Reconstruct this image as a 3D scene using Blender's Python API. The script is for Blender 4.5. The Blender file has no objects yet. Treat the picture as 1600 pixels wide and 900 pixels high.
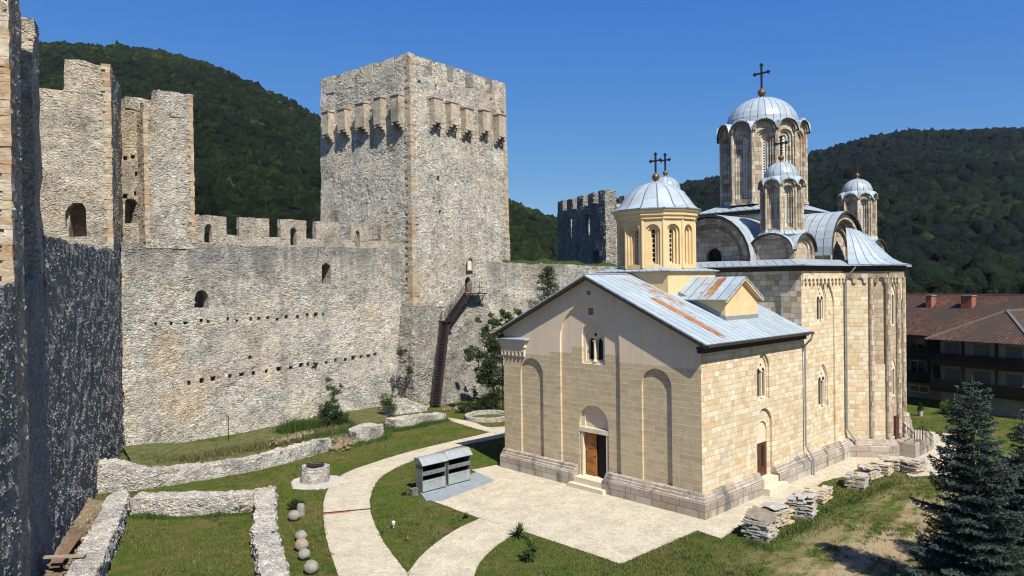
import bpy, math, random
import numpy as np
from mathutils import Vector, Matrix
from mathutils.geometry import tessellate_polygon
R = math.radians
rnd = random.Random(7)
rng = np.random.default_rng(7)
scene = bpy.context.scene
COL = scene.collection

# ------------------------------------------------------------------ camera
FPX, CXP, CYP, CAMH = 1130.0, 800.0, 450.0, 12.0
PITCH = math.atan(9 / FPX); ROLL = 0.0135
f0 = Vector((0, math.cos(PITCH), -math.sin(PITCH))); u0 = Vector((0, math.sin(PITCH), math.cos(PITCH))); r0 = Vector((1, 0, 0))
camR = r0 * math.cos(ROLL) - u0 * math.sin(ROLL)
camU = u0 * math.cos(ROLL) + r0 * math.sin(ROLL)
CAM = Vector((0, 0, CAMH))
cam_data = bpy.data.cameras.new('camera')
cam = bpy.data.objects.new('camera', cam_data); COL.objects.link(cam)
cam_data.sensor_width = 36; cam_data.lens = 36 * FPX / 1600
cam_data.clip_start = 0.1; cam_data.clip_end = 6000
m = Matrix((camR, camU, -f0)).transposed().to_4x4(); m.translation = CAM
cam.matrix_world = m
scene.camera = cam

# ------------------------------------------------------------------ light
SUN_EL = 50.0
sun_h = Vector((0.421, -0.907))            # horizontal direction towards the sun
sun_dir = Vector((sun_h.x * math.cos(R(SUN_EL)), sun_h.y * math.cos(R(SUN_EL)), math.sin(R(SUN_EL)))).normalized()
world = bpy.data.worlds.new('World'); scene.world = world; world.use_nodes = True
wn = world.node_tree.nodes; wl = world.node_tree.links
for n in list(wn): wn.remove(n)
wo = wn.new('ShaderNodeOutputWorld'); bg = wn.new('ShaderNodeBackground'); sky = wn.new('ShaderNodeTexSky')
sky.sky_type = 'NISHITA'; sky.sun_disc = False
sky.sun_elevation = R(SUN_EL); sky.sun_rotation = math.atan2(sun_h.x, sun_h.y)
sky.altitude = 600; sky.air_density = 1.0; sky.dust_density = 0.25; sky.ozone_density = 3.0
bg.inputs[1].default_value = 0.0715
# deep clear late summer sky: per channel contrast of the sky texture
sp = wn.new('ShaderNodeSeparateColor'); cb_ = wn.new('ShaderNodeCombineColor'); wl.new(sky.outputs[0], sp.inputs[0])
for ci, (gain, power) in enumerate(((.305, 1.32), (.825, .857), (3.45, .274))):
    pw = wn.new('ShaderNodeMath'); pw.operation = 'POWER'; wl.new(sp.outputs[ci], pw.inputs[0]); pw.inputs[1].default_value = power
    mu = wn.new('ShaderNodeMath'); mu.operation = 'MULTIPLY'; wl.new(pw.outputs[0], mu.inputs[0]); mu.inputs[1].default_value = gain
    wl.new(mu.outputs[0], cb_.inputs[ci])
wl.new(cb_.outputs[0], bg.inputs[0]); wl.new(bg.outputs[0], wo.inputs[0])
sd = bpy.data.lights.new('sun', 'SUN'); sd.energy = 5.0; sd.angle = R(0.5); sd.color = (1.0, 0.93, 0.80)
so = bpy.data.objects.new('sun', sd); COL.objects.link(so)
so.rotation_mode = 'QUATERNION'; so.rotation_quaternion = sun_dir.to_track_quat('Z', 'Y'); so.location = (0, 0, 80)
scene.view_settings.view_transform = 'Standard'; scene.view_settings.look = 'None'
scene.view_settings.exposure = 0.74; scene.view_settings.gamma = 1
scene.render.engine = 'CYCLES'
scene.cycles.max_bounces = 6; scene.cycles.diffuse_bounces = 3; scene.cycles.glossy_bounces = 2
scene.cycles.transparent_max_bounces = 6; scene.cycles.volume_bounces = 0
scene.cycles.use_denoising = True
scene.cycles.pixel_filter_type = 'BLACKMAN_HARRIS'; scene.cycles.filter_width = 1.15

# ------------------------------------------------------------------ placement helpers (photo measurement -> place on the ground)
def ray(x, y): return f0 + camR * ((x - CXP) / FPX) + camU * ((CYP - y) / FPX)
def G(x, y, z=0.0):
    d = ray(x, y); return CAM + d * ((z - CAMH) / d.z)
def G2(x, y, z=0.0):
    p = G(x, y, z); return (p.x, p.y)
def at_depth(x, y, D):
    d = ray(x, y); return CAM + d * (D / d.y)
def on_line(x, y, P, d2):
    """hit of a sight line with the vertical plane through P (2D) along d2 (2D unit): returns (s, z)"""
    d = ray(x, y); n = Vector((-d2[1], d2[0], 0))
    t = ((Vector((P[0], P[1], 0)) - Vector((0, 0, 0))).dot(n)) / d.dot(n)
    q = CAM + d * t
    return ((q.x - P[0]) * d2[0] + (q.y - P[1]) * d2[1], q.z)

# church frame
aA = R(46.5); UA = Vector((math.sin(aA), math.cos(aA), 0)); UB = Vector((-math.cos(aA), math.sin(aA), 0))
CH0 = G(1101, 812)
CH_ROT = math.atan2(UA.y, UA.x)
def W(u, v, z=0.0): return CH0 + UA * u + UB * v + Vector((0, 0, z))

# ------------------------------------------------------------------ numpy value noise
def _h(ix, iy, iz, s):
    n = (ix.astype(np.int64) * 374761393 + iy.astype(np.int64) * 668265263 + iz.astype(np.int64) * 2147483647 + s * 974634777) & 0xffffffff
    n = ((n ^ (n >> 13)) * 1274126177) & 0xffffffff
    n = (n ^ (n >> 16)) & 0xffffffff
    n = (n * 2246822519) & 0xffffffff
    return ((n ^ (n >> 15)) & 0xffff) / 32767.5 - 1.0
def vnoise(P, freq, seed=0):
    P = np.asarray(P, float) * freq; i = np.floor(P); f = P - i; f = f * f * (3 - 2 * f)
    i = i.astype(np.int64); r = 0
    for a in (0, 1):
        for b in (0, 1):
            for c in (0, 1):
                w = (f[:, 0] if a else 1 - f[:, 0]) * (f[:, 1] if b else 1 - f[:, 1]) * (f[:, 2] if c else 1 - f[:, 2])
                r = r + w * _h(i[:, 0] + a, i[:, 1] + b, i[:, 2] + c, seed)
    return r
def fbm(P, freq, seed=0, octs=3):
    r = 0; a = 1.0
    for k in range(octs): r = r + a * vnoise(P, freq * 2 ** k, seed + k * 11); a *= 0.5
    return r

# ------------------------------------------------------------------ tags
def tag(o, label=None, cat=None, group=None, kind=None):
    if label: o['label'] = label
    if cat: o['category'] = cat
    if group: o['group'] = group
    if kind: o['kind'] = kind
    return o
def empty(name, loc, rz=0.0, label=None, cat=None, group=None):
    o = bpy.data.objects.new(name, None); COL.objects.link(o); o.location = loc; o.rotation_euler = (0, 0, rz)
    o.empty_display_size = 0.3
    return tag(o, label, cat, group)
def tag_part(o, label): o['label'] = label; return o

# ------------------------------------------------------------------ mesh builder
class MB:
    def __init__(s): s.v = []; s.f = []; s.uv = []; s.m = []; s.mats = []
    def mi(s, mat):
        if mat is None: return 0
        if mat not in s.mats: s.mats.append(mat)
        return s.mats.index(mat)
    def face(s, pts, uv=None, mat=None):
        i = len(s.v); s.v += [tuple(p) for p in pts]; s.f.append(tuple(range(i, i + len(pts)))); s.uv.append(uv); s.m.append(s.mi(mat))
    def faces(s, verts, faces, uvs=None, mat=None):
        i = len(s.v); s.v += [tuple(p) for p in verts]; k = s.mi(mat)
        for q, f in enumerate(faces):
            s.f.append(tuple(a + i for a in f)); s.uv.append(uvs[q] if uvs else None); s.m.append(k)
    def hexa(s, b, t, mat=None):
        """b, t: four bottom and four top corners, same order"""
        s.faces(list(b) + list(t), [(3, 2, 1, 0), (4, 5, 6, 7), (0, 1, 5, 4), (1, 2, 6, 5), (2, 3, 7, 6), (3, 0, 4, 7)], None, mat)
    def box(s, x0, x1, y0, y1, z0, z1, mat=None):
        s.hexa([(x0, y0, z0), (x1, y0, z0), (x1, y1, z0), (x0, y1, z0)], [(x0, y0, z1), (x1, y0, z1), (x1, y1, z1), (x0, y1, z1)], mat)
    def obox(s, c, ax, ay, az, mat=None):
        c = Vector(c); ax = Vector(ax); ay = Vector(ay); az = Vector(az)
        s.hexa([c - ax - ay - az, c + ax - ay - az, c + ax + ay - az, c - ax + ay - az], [c - ax - ay + az, c + ax - ay + az, c + ax + ay + az, c - ax + ay + az], mat)
    def bar(s, p, q, w, h=None, mat=None):
        p = Vector(p); q = Vector(q); d = (q - p); L = d.length
        if L < 1e-6: return
        d = d / L; up = Vector((0, 0, 1)) if abs(d.z) < .95 else Vector((1, 0, 0)); a = d.cross(up).normalized(); b = a.cross(d).normalized()
        s.obox((p + q) / 2, d * L / 2, a * w / 2, b * (h or w) / 2, mat)
    def tube(s, p, q, r1, r2=None, n=8, mat=None, caps=True):
        p = Vector(p); q = Vector(q); r2 = r1 if r2 is None else r2; d = (q - p)
        if d.length < 1e-6: return
        d.normalize(); up = Vector((0, 0, 1)) if abs(d.z) < .95 else Vector((1, 0, 0)); a = d.cross(up).normalized(); b = a.cross(d).normalized()
        vs = [p + (a * math.cos(t) + b * math.sin(t)) * r1 for t in [2 * math.pi * k / n for k in range(n)]] + [q + (a * math.cos(t) + b * math.sin(t)) * r2 for t in [2 * math.pi * k / n for k in range(n)]]
        fs = [(k, (k + 1) % n, n + (k + 1) % n, n + k) for k in range(n)]
        if caps: fs += [tuple(range(n - 1, -1, -1)), tuple(range(n, 2 * n))]
        s.faces(vs, fs, None, mat)
    def path(s, pts, r, n=8, mat=None):
        for a, b in zip(pts[:-1], pts[1:]): s.tube(a, b, r, r, n, mat)
    def prism(s, poly, z0, z1, mat=None, top=True, bottom=False):
        n = len(poly); vs = [(p[0], p[1], z0) for p in poly] + [(p[0], p[1], z1) for p in poly]
        s.faces(vs, [(k, (k + 1) % n, n + (k + 1) % n, n + k) for k in range(n)], None, mat)
        for z, on in ((z1, top), (z0, bottom)):
            if not on: continue
            tri = tessellate_polygon([[Vector((p[0], p[1], 0)) for p in poly]])
            s.faces([(p[0], p[1], z) for p in poly], [tuple(t) for t in tri], None, mat)
    def lathe(s, prof, cx=0, cy=0, n=24, ph=0.0, mat=None, uvs=None, cap=False):
        vs = []; fs = []; uu = []
        for (r, z) in prof:
            for k in range(n): t = ph + 2 * math.pi * k / n; vs.append((cx + r * math.cos(t), cy + r * math.sin(t), z))
        L = [0]
        for a, b in zip(prof[:-1], prof[1:]): L.append(L[-1] + math.hypot(a[0] - b[0], a[1] - b[1]))
        rm = max(p[0] for p in prof)
        for j in range(len(prof) - 1):
            for k in range(n):
                k2 = (k + 1) % n; fs.append((j * n + k, j * n + k2, (j + 1) * n + k2, (j + 1) * n + k))
                ua = (uvs or 2 * math.pi * rm) * k / n; ub = (uvs or 2 * math.pi * rm) * (k + 1) / n
                uu.append([(ua, L[j]), (ub, L[j]), (ub, L[j + 1]), (ua, L[j + 1])])
        s.faces(vs, fs, uu, mat)
        if cap:
            for j in (0, len(prof) - 1):
                s.faces([vs[j * n + k] for k in range(n)], [tuple(range(n))], None, mat)
    def arr(s): return np.array(s.v, float)
    def displace(s, amp, freq, seed=0, zamp=None):
        P = s.arr(); D = np.stack([fbm(P, freq, seed + k) for k in (0, 100, 200)], 1) * amp
        if zamp is not None: D[:, 2] *= zamp / amp
        s.v = [tuple(p) for p in (P + D)]
    def erode(s, ztop, depth=.7, amp=.4, freq=1.1, seed=0):
        P = s.arr(); k = np.clip((P[:, 2] - (ztop - depth)) / depth, 0, 1); n = np.clip(fbm(P * np.array([1, 1, .02]), freq, seed, 3) * .8 + .1, 0, 1.2)
        P[:, 2] -= k * n * amp; s.v = [tuple(p) for p in P]
    def build(s, name, mat=None, parent=None, smooth=False, weld=False):
        me = bpy.data.meshes.new(name); me.from_pydata(s.v, [], s.f)
        if s.mats:
            for q in s.mats: me.materials.append(q)
            me.polygons.foreach_set('material_index', s.m)
        if mat is not None and not s.mats: me.materials.append(mat)
        uvl = me.uv_layers.new(name='UVMap'); co = np.array(s.v, float); out = np.zeros((len(me.loops), 2)); k = 0
        for f, uv in zip(s.f, s.uv):
            n = len(f)
            if uv is None:
                p = co[list(f)]; nrm = np.zeros(3)
                for i in range(n):
                    a = p[i]; b = p[(i + 1) % n]
                    nrm += ((a[1] - b[1]) * (a[2] + b[2]), (a[2] - b[2]) * (a[0] + b[0]), (a[0] - b[0]) * (a[1] + b[1]))
                l = math.sqrt(nrm @ nrm)
                if l > 0: nrm = nrm / l
                if abs(nrm[2]) > .75: out[k:k + n] = p[:, :2]
                else:
                    h = math.hypot(nrm[0], nrm[1]) or 1; t = (-nrm[1] / h, nrm[0] / h)
                    if (t[0] if abs(t[0]) > abs(t[1]) else t[1]) < 0: t = (-t[0], -t[1])
                    out[k:k + n, 0] = p[:, 0] * t[0] + p[:, 1] * t[1]; out[k:k + n, 1] = p[:, 2]
            else: out[k:k + n] = uv
            k += n
        uvl.data.foreach_set('uv', out.ravel())
        if smooth: me.polygons.foreach_set('use_smooth', [True] * len(me.polygons))
        me.update()
        if weld:
            import bmesh
            bm = bmesh.new(); bm.from_mesh(me); bmesh.ops.remove_doubles(bm, verts=bm.verts, dist=0.002); bmesh.ops.recalc_face_normals(bm, faces=bm.faces); bm.to_mesh(me); bm.free()
        o = bpy.data.objects.new(name, me); COL.objects.link(o)
        if parent: o.parent = parent
        return o

def mesh_np(name, V, F, mat, parent=None, smooth=False, colattr=None):
    V = np.asarray(V, np.float32); F = np.asarray(F, np.int32); k = F.shape[1]
    me = bpy.data.meshes.new(name); me.vertices.add(len(V)); me.vertices.foreach_set('co', V.ravel())
    me.loops.add(F.size); me.loops.foreach_set('vertex_index', F.ravel())
    me.polygons.add(len(F)); me.polygons.foreach_set('loop_start', np.arange(0, F.size, k, dtype=np.int32)); me.polygons.foreach_set('loop_total', np.full(len(F), k, np.int32))
    if colattr is not None:
        a = me.attributes.new('tone', 'FLOAT', 'POINT'); a.data.foreach_set('value', np.asarray(colattr, np.float32))
    if smooth: me.polygons.foreach_set('use_smooth', np.ones(len(F), bool))
    me.materials.append(mat); me.update(calc_edges=True)
    o = bpy.data.objects.new(name, me); COL.objects.link(o)
    if parent: o.parent = parent
    return o

def cut(o, cutters):
    """carve the openings (MB of closed boxes) out of a closed mesh, keep the result as the mesh"""
    c = cutters.build('cutter', None, None, weld=True)
    if o.data.materials: c.data.materials.append(o.data.materials[0])
    md = o.modifiers.new('b', 'BOOLEAN'); md.operation = 'DIFFERENCE'; md.solver = 'EXACT'; md.object = c; md.use_self = True
    dg = bpy.context.evaluated_depsgraph_get(); me = bpy.data.meshes.new_from_object(o.evaluated_get(dg))
    ok = len(me.polygons) > 10
    o.modifiers.remove(md)
    if ok: o.data = me
    cm = c.data; bpy.data.objects.remove(c); bpy.data.meshes.remove(cm)

ICO_T = (1 + 5 ** .5) / 2
ICO0 = np.array([(-1, ICO_T, 0), (1, ICO_T, 0), (-1, -ICO_T, 0), (1, -ICO_T, 0), (0, -1, ICO_T), (0, 1, ICO_T), (0, -1, -ICO_T), (0, 1, -ICO_T), (ICO_T, 0, -1), (ICO_T, 0, 1), (-ICO_T, 0, -1), (-ICO_T, 0, 1)]) / math.sqrt(1 + ICO_T ** 2)
ICOF0 = np.array([(0, 11, 5), (0, 5, 1), (0, 1, 7), (0, 7, 10), (0, 10, 11), (1, 5, 9), (5, 11, 4), (11, 10, 2), (10, 7, 6), (7, 1, 8), (3, 9, 4), (3, 4, 2), (3, 2, 6), (3, 6, 8), (3, 8, 9), (4, 9, 5), (2, 4, 11), (6, 2, 10), (8, 6, 7), (9, 8, 1)])
HOLES = []
def stud(o, dens=14.0, w0=.10, w1=.20, thick=.055, seed=0, flat=.62, topface=False, both=False):
    """set individual rubble stones into the faces of a masonry mesh that look towards the yard"""
    me = o.data; g = np.random.default_rng(seed + 1000); off = np.array(o.location if not o.parent else o.parent.location) * 0
    nv = len(me.vertices); co = np.empty(nv * 3); me.vertices.foreach_get('co', co); co = co.reshape(-1, 3)
    me.calc_loop_triangles(); nt = len(me.loop_triangles); tv = np.empty(nt * 3, np.int32); me.loop_triangles.foreach_get('vertices', tv); tv = tv.reshape(-1, 3)
    a, b, c = co[tv[:, 0]], co[tv[:, 1]], co[tv[:, 2]]; cr = np.cross(b - a, c - a); ar = np.linalg.norm(cr, axis=1) / 2; nn = cr / np.maximum(1e-9, 2 * ar[:, None])
    cen = (a + b + c) / 3; mid = co.mean(0); flip = np.einsum('ij,ij->i', nn, np.array([0, 0, CAMH]) - cen)
    # meshes are welded and their normals point outwards
    if both: nn = nn * np.sign(flip)[:, None]; flip = np.abs(flip)
    vis = flip > 0
    if not topface: vis &= np.abs(nn[:, 2]) < .75
    ar = ar * vis
    n = int(ar.sum() * dens)
    if n < 3: return o
    k = g.choice(nt, n, p=ar / ar.sum()); r1, r2 = np.sqrt(g.random(n)), g.random(n); P = a[k] * (1 - r1)[:, None] + b[k] * (r1 * (1 - r2))[:, None] + c[k] * (r1 * r2)[:, None]; N = nn[k]
    keep = np.ones(n, bool)
    for (hx, hy, hw, z0, z1, dx, dy) in HOLES:
        rx, ry = P[:, 0] - hx, P[:, 1] - hy; al = rx * dx + ry * dy; ac = np.abs(rx * dy - ry * dx)
        keep &= ~((np.abs(al) < hw / 2 + .07) & (ac < 3.0) & (P[:, 2] > z0 - .05) & (P[:, 2] < z1 + .05))
    P, N = P[keep], N[keep]; n = len(P)
    # patchy: some areas are rendered over and show few stones
    pn = fbm(P, .45, seed + 3, 3); kk = g.random(n) < np.clip(.58 + .75 * pn, .06, 1); P, N, pn = P[kk], N[kk], pn[kk]; n = len(P)
    T = np.stack([-N[:, 1], N[:, 0], np.zeros(n)], 1); T = T + (np.linalg.norm(T, axis=1)[:, None] < .2) * np.array([1., 0, 0]); T /= np.linalg.norm(T, axis=1)[:, None]; Bv = np.cross(N, T)
    rot = g.normal(size=n) * .16; T, Bv = T * np.cos(rot)[:, None] + Bv * np.sin(rot)[:, None], -T * np.sin(rot)[:, None] + Bv * np.cos(rot)[:, None]
    w = w0 + (w1 - w0) * g.random(n) ** 1.5; h = w * g.uniform(flat * .7, flat * 1.25, n); t = thick * g.uniform(.5, 1.3, n)
    L = ICO0[None] * (1 + .16 * g.standard_normal((n, 12, 1))); L = np.sign(L) * np.abs(L) ** .75
    V = P[:, None, :] + T[:, None, :] * (L[:, :, 0:1] * w[:, None, None]) + Bv[:, None, :] * (L[:, :, 1:2] * h[:, None, None]) + N[:, None, :] * (L[:, :, 2:3] * t[:, None, None] - .012)
    F = (ICOF0[None] + (np.arange(n) * 12)[:, None, None] + nv).reshape(-1, 3)
    base = [tuple(p.vertices) for p in me.polygons]; m2 = bpy.data.meshes.new(me.name)
    m2.from_pydata(np.vstack([co, V.reshape(-1, 3)]).tolist(), [], base + F.tolist())
    for mt in me.materials: m2.materials.append(mt)
    tone = np.clip(g.random(n) * .94 + .06, .06, 1); at = m2.attributes.new('tone', 'FLOAT', 'POINT'); at.data.foreach_set('value', np.r_[np.zeros(nv), np.repeat(tone, 12)].astype(np.float32))
    m2.update(); o.data = m2; bpy.data.meshes.remove(me); return o

# reliefs: nested recesses in a flat face ------------------------------------------------
def arch(a, b, z0, zs, n=14, pt=0.0, rise=None):
    """outline of an opening a..b, sill z0, springing zs, round (or pointed pt>0) head"""
    c = (a + b) / 2; r = (b - a) / 2; rs = rise or r
    P = [(a, z0), (b, z0)]
    for k in range(n + 1):
        t = math.pi * k / n; x = math.cos(t); y = math.sin(t)
        if pt: y = y * (1 + pt * (1 - abs(x)) ** 1.2)
        P.append((c + r * x, zs + rs * y))
    return P
def rect(a, b, z0, z1): return [(a, z0), (b, z0), (b, z1), (a, z1)]
def circ(c, z, r, n=10): return [(c + r * math.cos(2 * math.pi * k / n), z + r * math.sin(2 * math.pi * k / n)) for k in range(n)]
def K(o, d, m=None, k=()): return dict(o=o, d=d, m=m, k=k)
def relief(mb, fr, outline, d, kids, mat, uo=0.0):
    loops = [[Vector((p[0], p[1], 0)) for p in outline]] + [[Vector((p[0], p[1], 0)) for p in kd['o']] for kd in kids]
    flat = [p for l in loops for p in l]
    tri = tessellate_polygon(loops) if (kids or len(outline) > 4) else [tuple(range(len(outline)))]
    for t in tri:
        mb.face([fr(flat[i].x, flat[i].y, d) for i in t], [(flat[i].x + uo, flat[i].y) for i in t], mat)
    for kd in kids:
        o = kd['o']; n = len(o); d2 = d + kd['d']; mm = kd['m'] or mat
        for i in range(n):
            a = o[i]; b = o[(i + 1) % n]
            mb.face([fr(a[0], a[1], d), fr(b[0], b[1], d), fr(b[0], b[1], d2), fr(a[0], a[1], d2)],
                    [(a[0] + uo, a[1]), (b[0] + uo, b[1]), (b[0] + uo + kd['d'], b[1]), (a[0] + uo + kd['d'], a[1])], kd.get('s') or mat)
        relief(mb, fr, o, d2, kd['k'], mm, uo)
# ------------------------------------------------------------------ materials
class NT:
    def __init__(s, name):
        s.mat = bpy.data.materials.new(name); s.mat.use_nodes = True; s.t = s.mat.node_tree
        for n in list(s.t.nodes): s.t.nodes.remove(n)
        s.out = s.t.nodes.new('ShaderNodeOutputMaterial'); s.b = s.t.nodes.new('ShaderNodeBsdfPrincipled'); s.t.links.new(s.b.outputs[0], s.out.inputs[0])
    def n(s, typ, ins=None, **kw):
        x = s.t.nodes.new('ShaderNode' + typ)
        for k, v in kw.items(): setattr(x, k, v)
        for k, v in (ins or {}).items():
            i = x.inputs[k]
            if hasattr(v, 'links') or isinstance(v, bpy.types.NodeSocket): s.t.links.new(v, i)
            else:
                try: i.default_value = v
                except Exception: i.default_value = tuple(v) + (1,)
        return x
    def math(s, op, a, b=None, c=None, clamp=False):
        x = s.n('Math', {0: a} | ({1: b} if b is not None else {}) | ({2: c} if c is not None else {}), operation=op, use_clamp=clamp); return x.outputs[0]
    def coord(s, k='Object'): return s.n('TexCoord').outputs[k]
    def vmul(s, v, sc): return s.n('VectorMath', {0: v, 1: sc}, operation='MULTIPLY').outputs[0]
    def vadd(s, v, w): return s.n('VectorMath', {0: v, 1: w}, operation='ADD').outputs[0]
    def noise(s, v, sc, det=4, rough=.55, dist=0.0, out=0): return s.n('TexNoise', {'Vector': v, 'Scale': sc, 'Detail': det, 'Roughness': rough, 'Distortion': dist}).outputs[out]
    def ramp(s, f, stops, interp='LINEAR'):
        x = s.n('ValToRGB', {0: f}); r = x.color_ramp; r.interpolation = interp
        while len(r.elements) < len(stops): r.elements.new(0.5)
        for e, (p, c) in zip(r.elements, stops): e.position = p; e.color = (tuple(c) + (1,))[:4] if hasattr(c, '__len__') else (c, c, c, 1)
        return x.outputs[0]
    def step(s, f, a, b): return s.n('MapRange', {0: f, 1: a, 2: b, 3: 0.0, 4: 1.0}, clamp=True).outputs[0]
    def mix(s, f, a, b, mode='MIX'):
        x = s.n('Mix', data_type='RGBA', blend_type=mode)
        for i, v in ((0, f), (6, a), (7, b)):
            if isinstance(v, bpy.types.NodeSocket): s.t.links.new(v, x.inputs[i])
            else: x.inputs[i].default_value = v if i == 0 else (tuple(v) + (1,))[:4]
        return x.outputs[2]
    def bump(s, h, dist, strength=1.0, nrm=None):
        d = {'Height': h, 'Distance': dist, 'Strength': strength}
        if nrm is not None: d['Normal'] = nrm
        return s.n('Bump', d).outputs[0]
    def done(s, col=None, rough=.9, spec=.2, nrm=None, metal=0.0, k=.72):
        if isinstance(col, bpy.types.NodeSocket): col = s.mix(1.0, col, (k, k, k), 'MULTIPLY')
        elif col is not None: col = tuple(c * k for c in col[:3])
        for k, v in (('Base Color', col), ('Roughness', rough), ('Specular IOR Level', spec), ('Metallic', metal), ('Normal', nrm)):
            if v is None: continue
            if isinstance(v, bpy.types.NodeSocket): s.t.links.new(v, s.b.inputs[k])
            else: s.b.inputs[k].default_value = (tuple(v) + (1,))[:4] if k == 'Base Color' else v
        return s.mat

GREYS = [(0, (.20, .19, .17)), (.2, (.34, .32, .28)), (.45, (.44, .42, .37)), (.7, (.52, .50, .45)), (.88, (.50, .43, .33)), (1, (.62, .60, .56))]
def rubble(name, size=.32, pal=GREYS, mortar=(.42, .39, .34), bumpd=.07, flat=1.5, stain=.5, orange=.25, gain=1.0, mw=.06, crev=1.0, patches=(), topst=None):
    """mortared rubble: two sizes of stone, mortar smeared over part of them, crevice shade painted dark here and there"""
    s = NT(name); tc = s.coord()
    w = s.n('VectorMath', {0: s.noise(tc, .9 / size, 3, .6, out=1), 1: (.5, .5, .5)}, operation='SUBTRACT').outputs[0]
    v = s.vadd(s.vmul(tc, (1 / size, 1 / size, flat / size)), s.vmul(w, (1.1, 1.1, 1.1)))
    sel = s.step(s.noise(tc, .55 / size * .5, 2), .46, .54)
    vo = s.n('TexVoronoi', {'Vector': v, 'Scale': 1.0}); ve = s.n('TexVoronoi', {'Vector': v, 'Scale': 1.0}, feature='DISTANCE_TO_EDGE')
    vo2 = s.n('TexVoronoi', {'Vector': v, 'Scale': 1.9}); ve2 = s.n('TexVoronoi', {'Vector': v, 'Scale': 1.9}, feature='DISTANCE_TO_EDGE')
    rgb = s.mix(sel, vo.outputs['Color'], vo2.outputs['Color'])
    rc = s.n('SeparateColor', {0: rgb}).outputs
    de = s.math('ADD', s.math('MULTIPLY', ve.outputs[0], s.math('SUBTRACT', 1.0, sel)), s.math('MULTIPLY', s.math('MULTIPLY', ve2.outputs[0], .75), sel))
    tone = s.n('Attribute', attribute_name='tone').outputs['Fac']; isst = s.math('GREATER_THAN', tone, .03)
    col = s.ramp(s.math('ADD', s.math('MULTIPLY', rc[0], s.math('SUBTRACT', 1.0, isst)), tone), pal)
    big = s.noise(tc, .16, 3, .6)
    fine = s.noise(tc, 3.2 / size, 6, .72)
    med = s.noise(tc, .8 / size, 4, .65)
    if orange:
        of = s.math('MULTIPLY', s.step(big, .50, .66), orange)
        for (c, r) in patches:
            d = s.n('VectorMath', {0: s.vadd(tc, tuple(-k for k in c)), 1: (1 / r[0], 1 / r[0], 1 / r[1])}, operation='MULTIPLY').outputs[0]
            dl = s.n('VectorMath', {0: d}, operation='LENGTH').outputs['Value']
            pf_ = s.math('SUBTRACT', 1.0, s.step(s.math('ADD', dl, s.math('MULTIPLY', s.math('SUBTRACT', med, .5), 1.3)), .55, 1.05))
            of = s.math('MAXIMUM', of, s.math('MULTIPLY', pf_, .9))
        col = s.mix(s.math('MULTIPLY', of, s.step(rc[1], .30, .8)), col, (.46, .24, .12))
        col = s.mix(s.math('MULTIPLY', of, .5), col, (.54, .42, .27))
    # mortar smear: the joint widens and narrows, part of the stones drown in it
    jw = s.math('MULTIPLY', s.ramp(med, [(.35, .25), (.62, 2.6)]), mw)
    edge = s.n('MapRange', {0: de, 1: 0.0, 2: jw, 3: 0.0, 4: 1.0}, clamp=True, interpolation_type='SMOOTHSTEP').outputs[0]
    edge = s.math('MAXIMUM', edge, isst)
    mcol = s.mix(med, mortar, tuple(min(1, c * 1.12) for c in mortar))
    col = s.mix(edge, mcol, col)
    cr = s.math('MULTIPLY', s.math('SUBTRACT', 1.0, s.math('MAXIMUM', isst, s.step(de, .0, .075))), s.step(s.noise(s.vadd(tc, (5, 5, 5)), .7 / size, 4, .7), .44, .56))
    cr2 = s.math('SUBTRACT', 1.0, s.step(fine, .33, .40))
    col = s.mix(s.math('MULTIPLY', s.math('MAXIMUM', cr, s.math('MULTIPLY', cr2, .8)), min(1, .72 * crev)), col, (.07, .065, .055))  # crevice shade painted dark, since bump alone hardly shows in full sun
    col = s.mix(1.0, col, s.ramp(fine, [(.30, .60), (.70, 1.32)]), 'MULTIPLY')  # fine relief shading put into the colour on top of the bump
    st = s.noise(s.vmul(tc, (.75, .75, .06)), 1.0, 5, .65)
    col = s.mix(s.math('MULTIPLY', s.step(st, .50, .74), stain), col, (.17, .17, .165))
    col = s.mix(s.math('MULTIPLY', s.step(s.noise(tc, .45, 6, .75), .53, .72), stain * .55), col, (.20, .195, .18))
    col = s.mix(s.math('MULTIPLY', s.step(s.noise(s.vadd(tc, (31, 7, 3)), .35, 6, .7), .54, .70), .45), col, tuple(min(.8, c * 1.28) for c in mortar))
    mac = s.noise(s.vadd(tc, (17, 3, 9)), .42, 5, .62)
    col = s.mix(1.0, col, s.ramp(mac, [(.30, (.64, .66, .68)), (.46, (.99, .995, 1.0)), (.58, (1.13, 1.12, 1.11)), (.68, (1.04, .96, .84)), (.78, (.82, .83, .84))]), 'MULTIPLY')
    if topst:
        zz_ = s.n('SeparateXYZ', {0: tc}).outputs[2]; tf = s.math('MULTIPLY', s.step(zz_, topst[0], topst[1]), s.step(s.math('ADD', s.noise(s.vmul(tc, (1.1, 1.1, .12)), 1.0, 5, .7), s.math('MULTIPLY', s.step(zz_, topst[0], topst[1]), .12)), .42, .66))
        col = s.mix(s.math('MULTIPLY', tf, topst[2]), col, (.16, .16, .155))
    if gain != 1.0: col = s.mix(1.0, col, (gain, gain, gain), 'MULTIPLY')
    h = s.math('ADD', s.math('MULTIPLY', s.step(de, 0, .28), .45), s.math('MULTIPLY', fine, .9))
    h = s.math('ADD', h, s.math('ADD', s.math('MULTIPLY', rc[2], .30), s.math('MULTIPLY', med, .7)))
    return s.done(col, .95, .1, s.bump(h, bumpd, 1.0))

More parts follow.
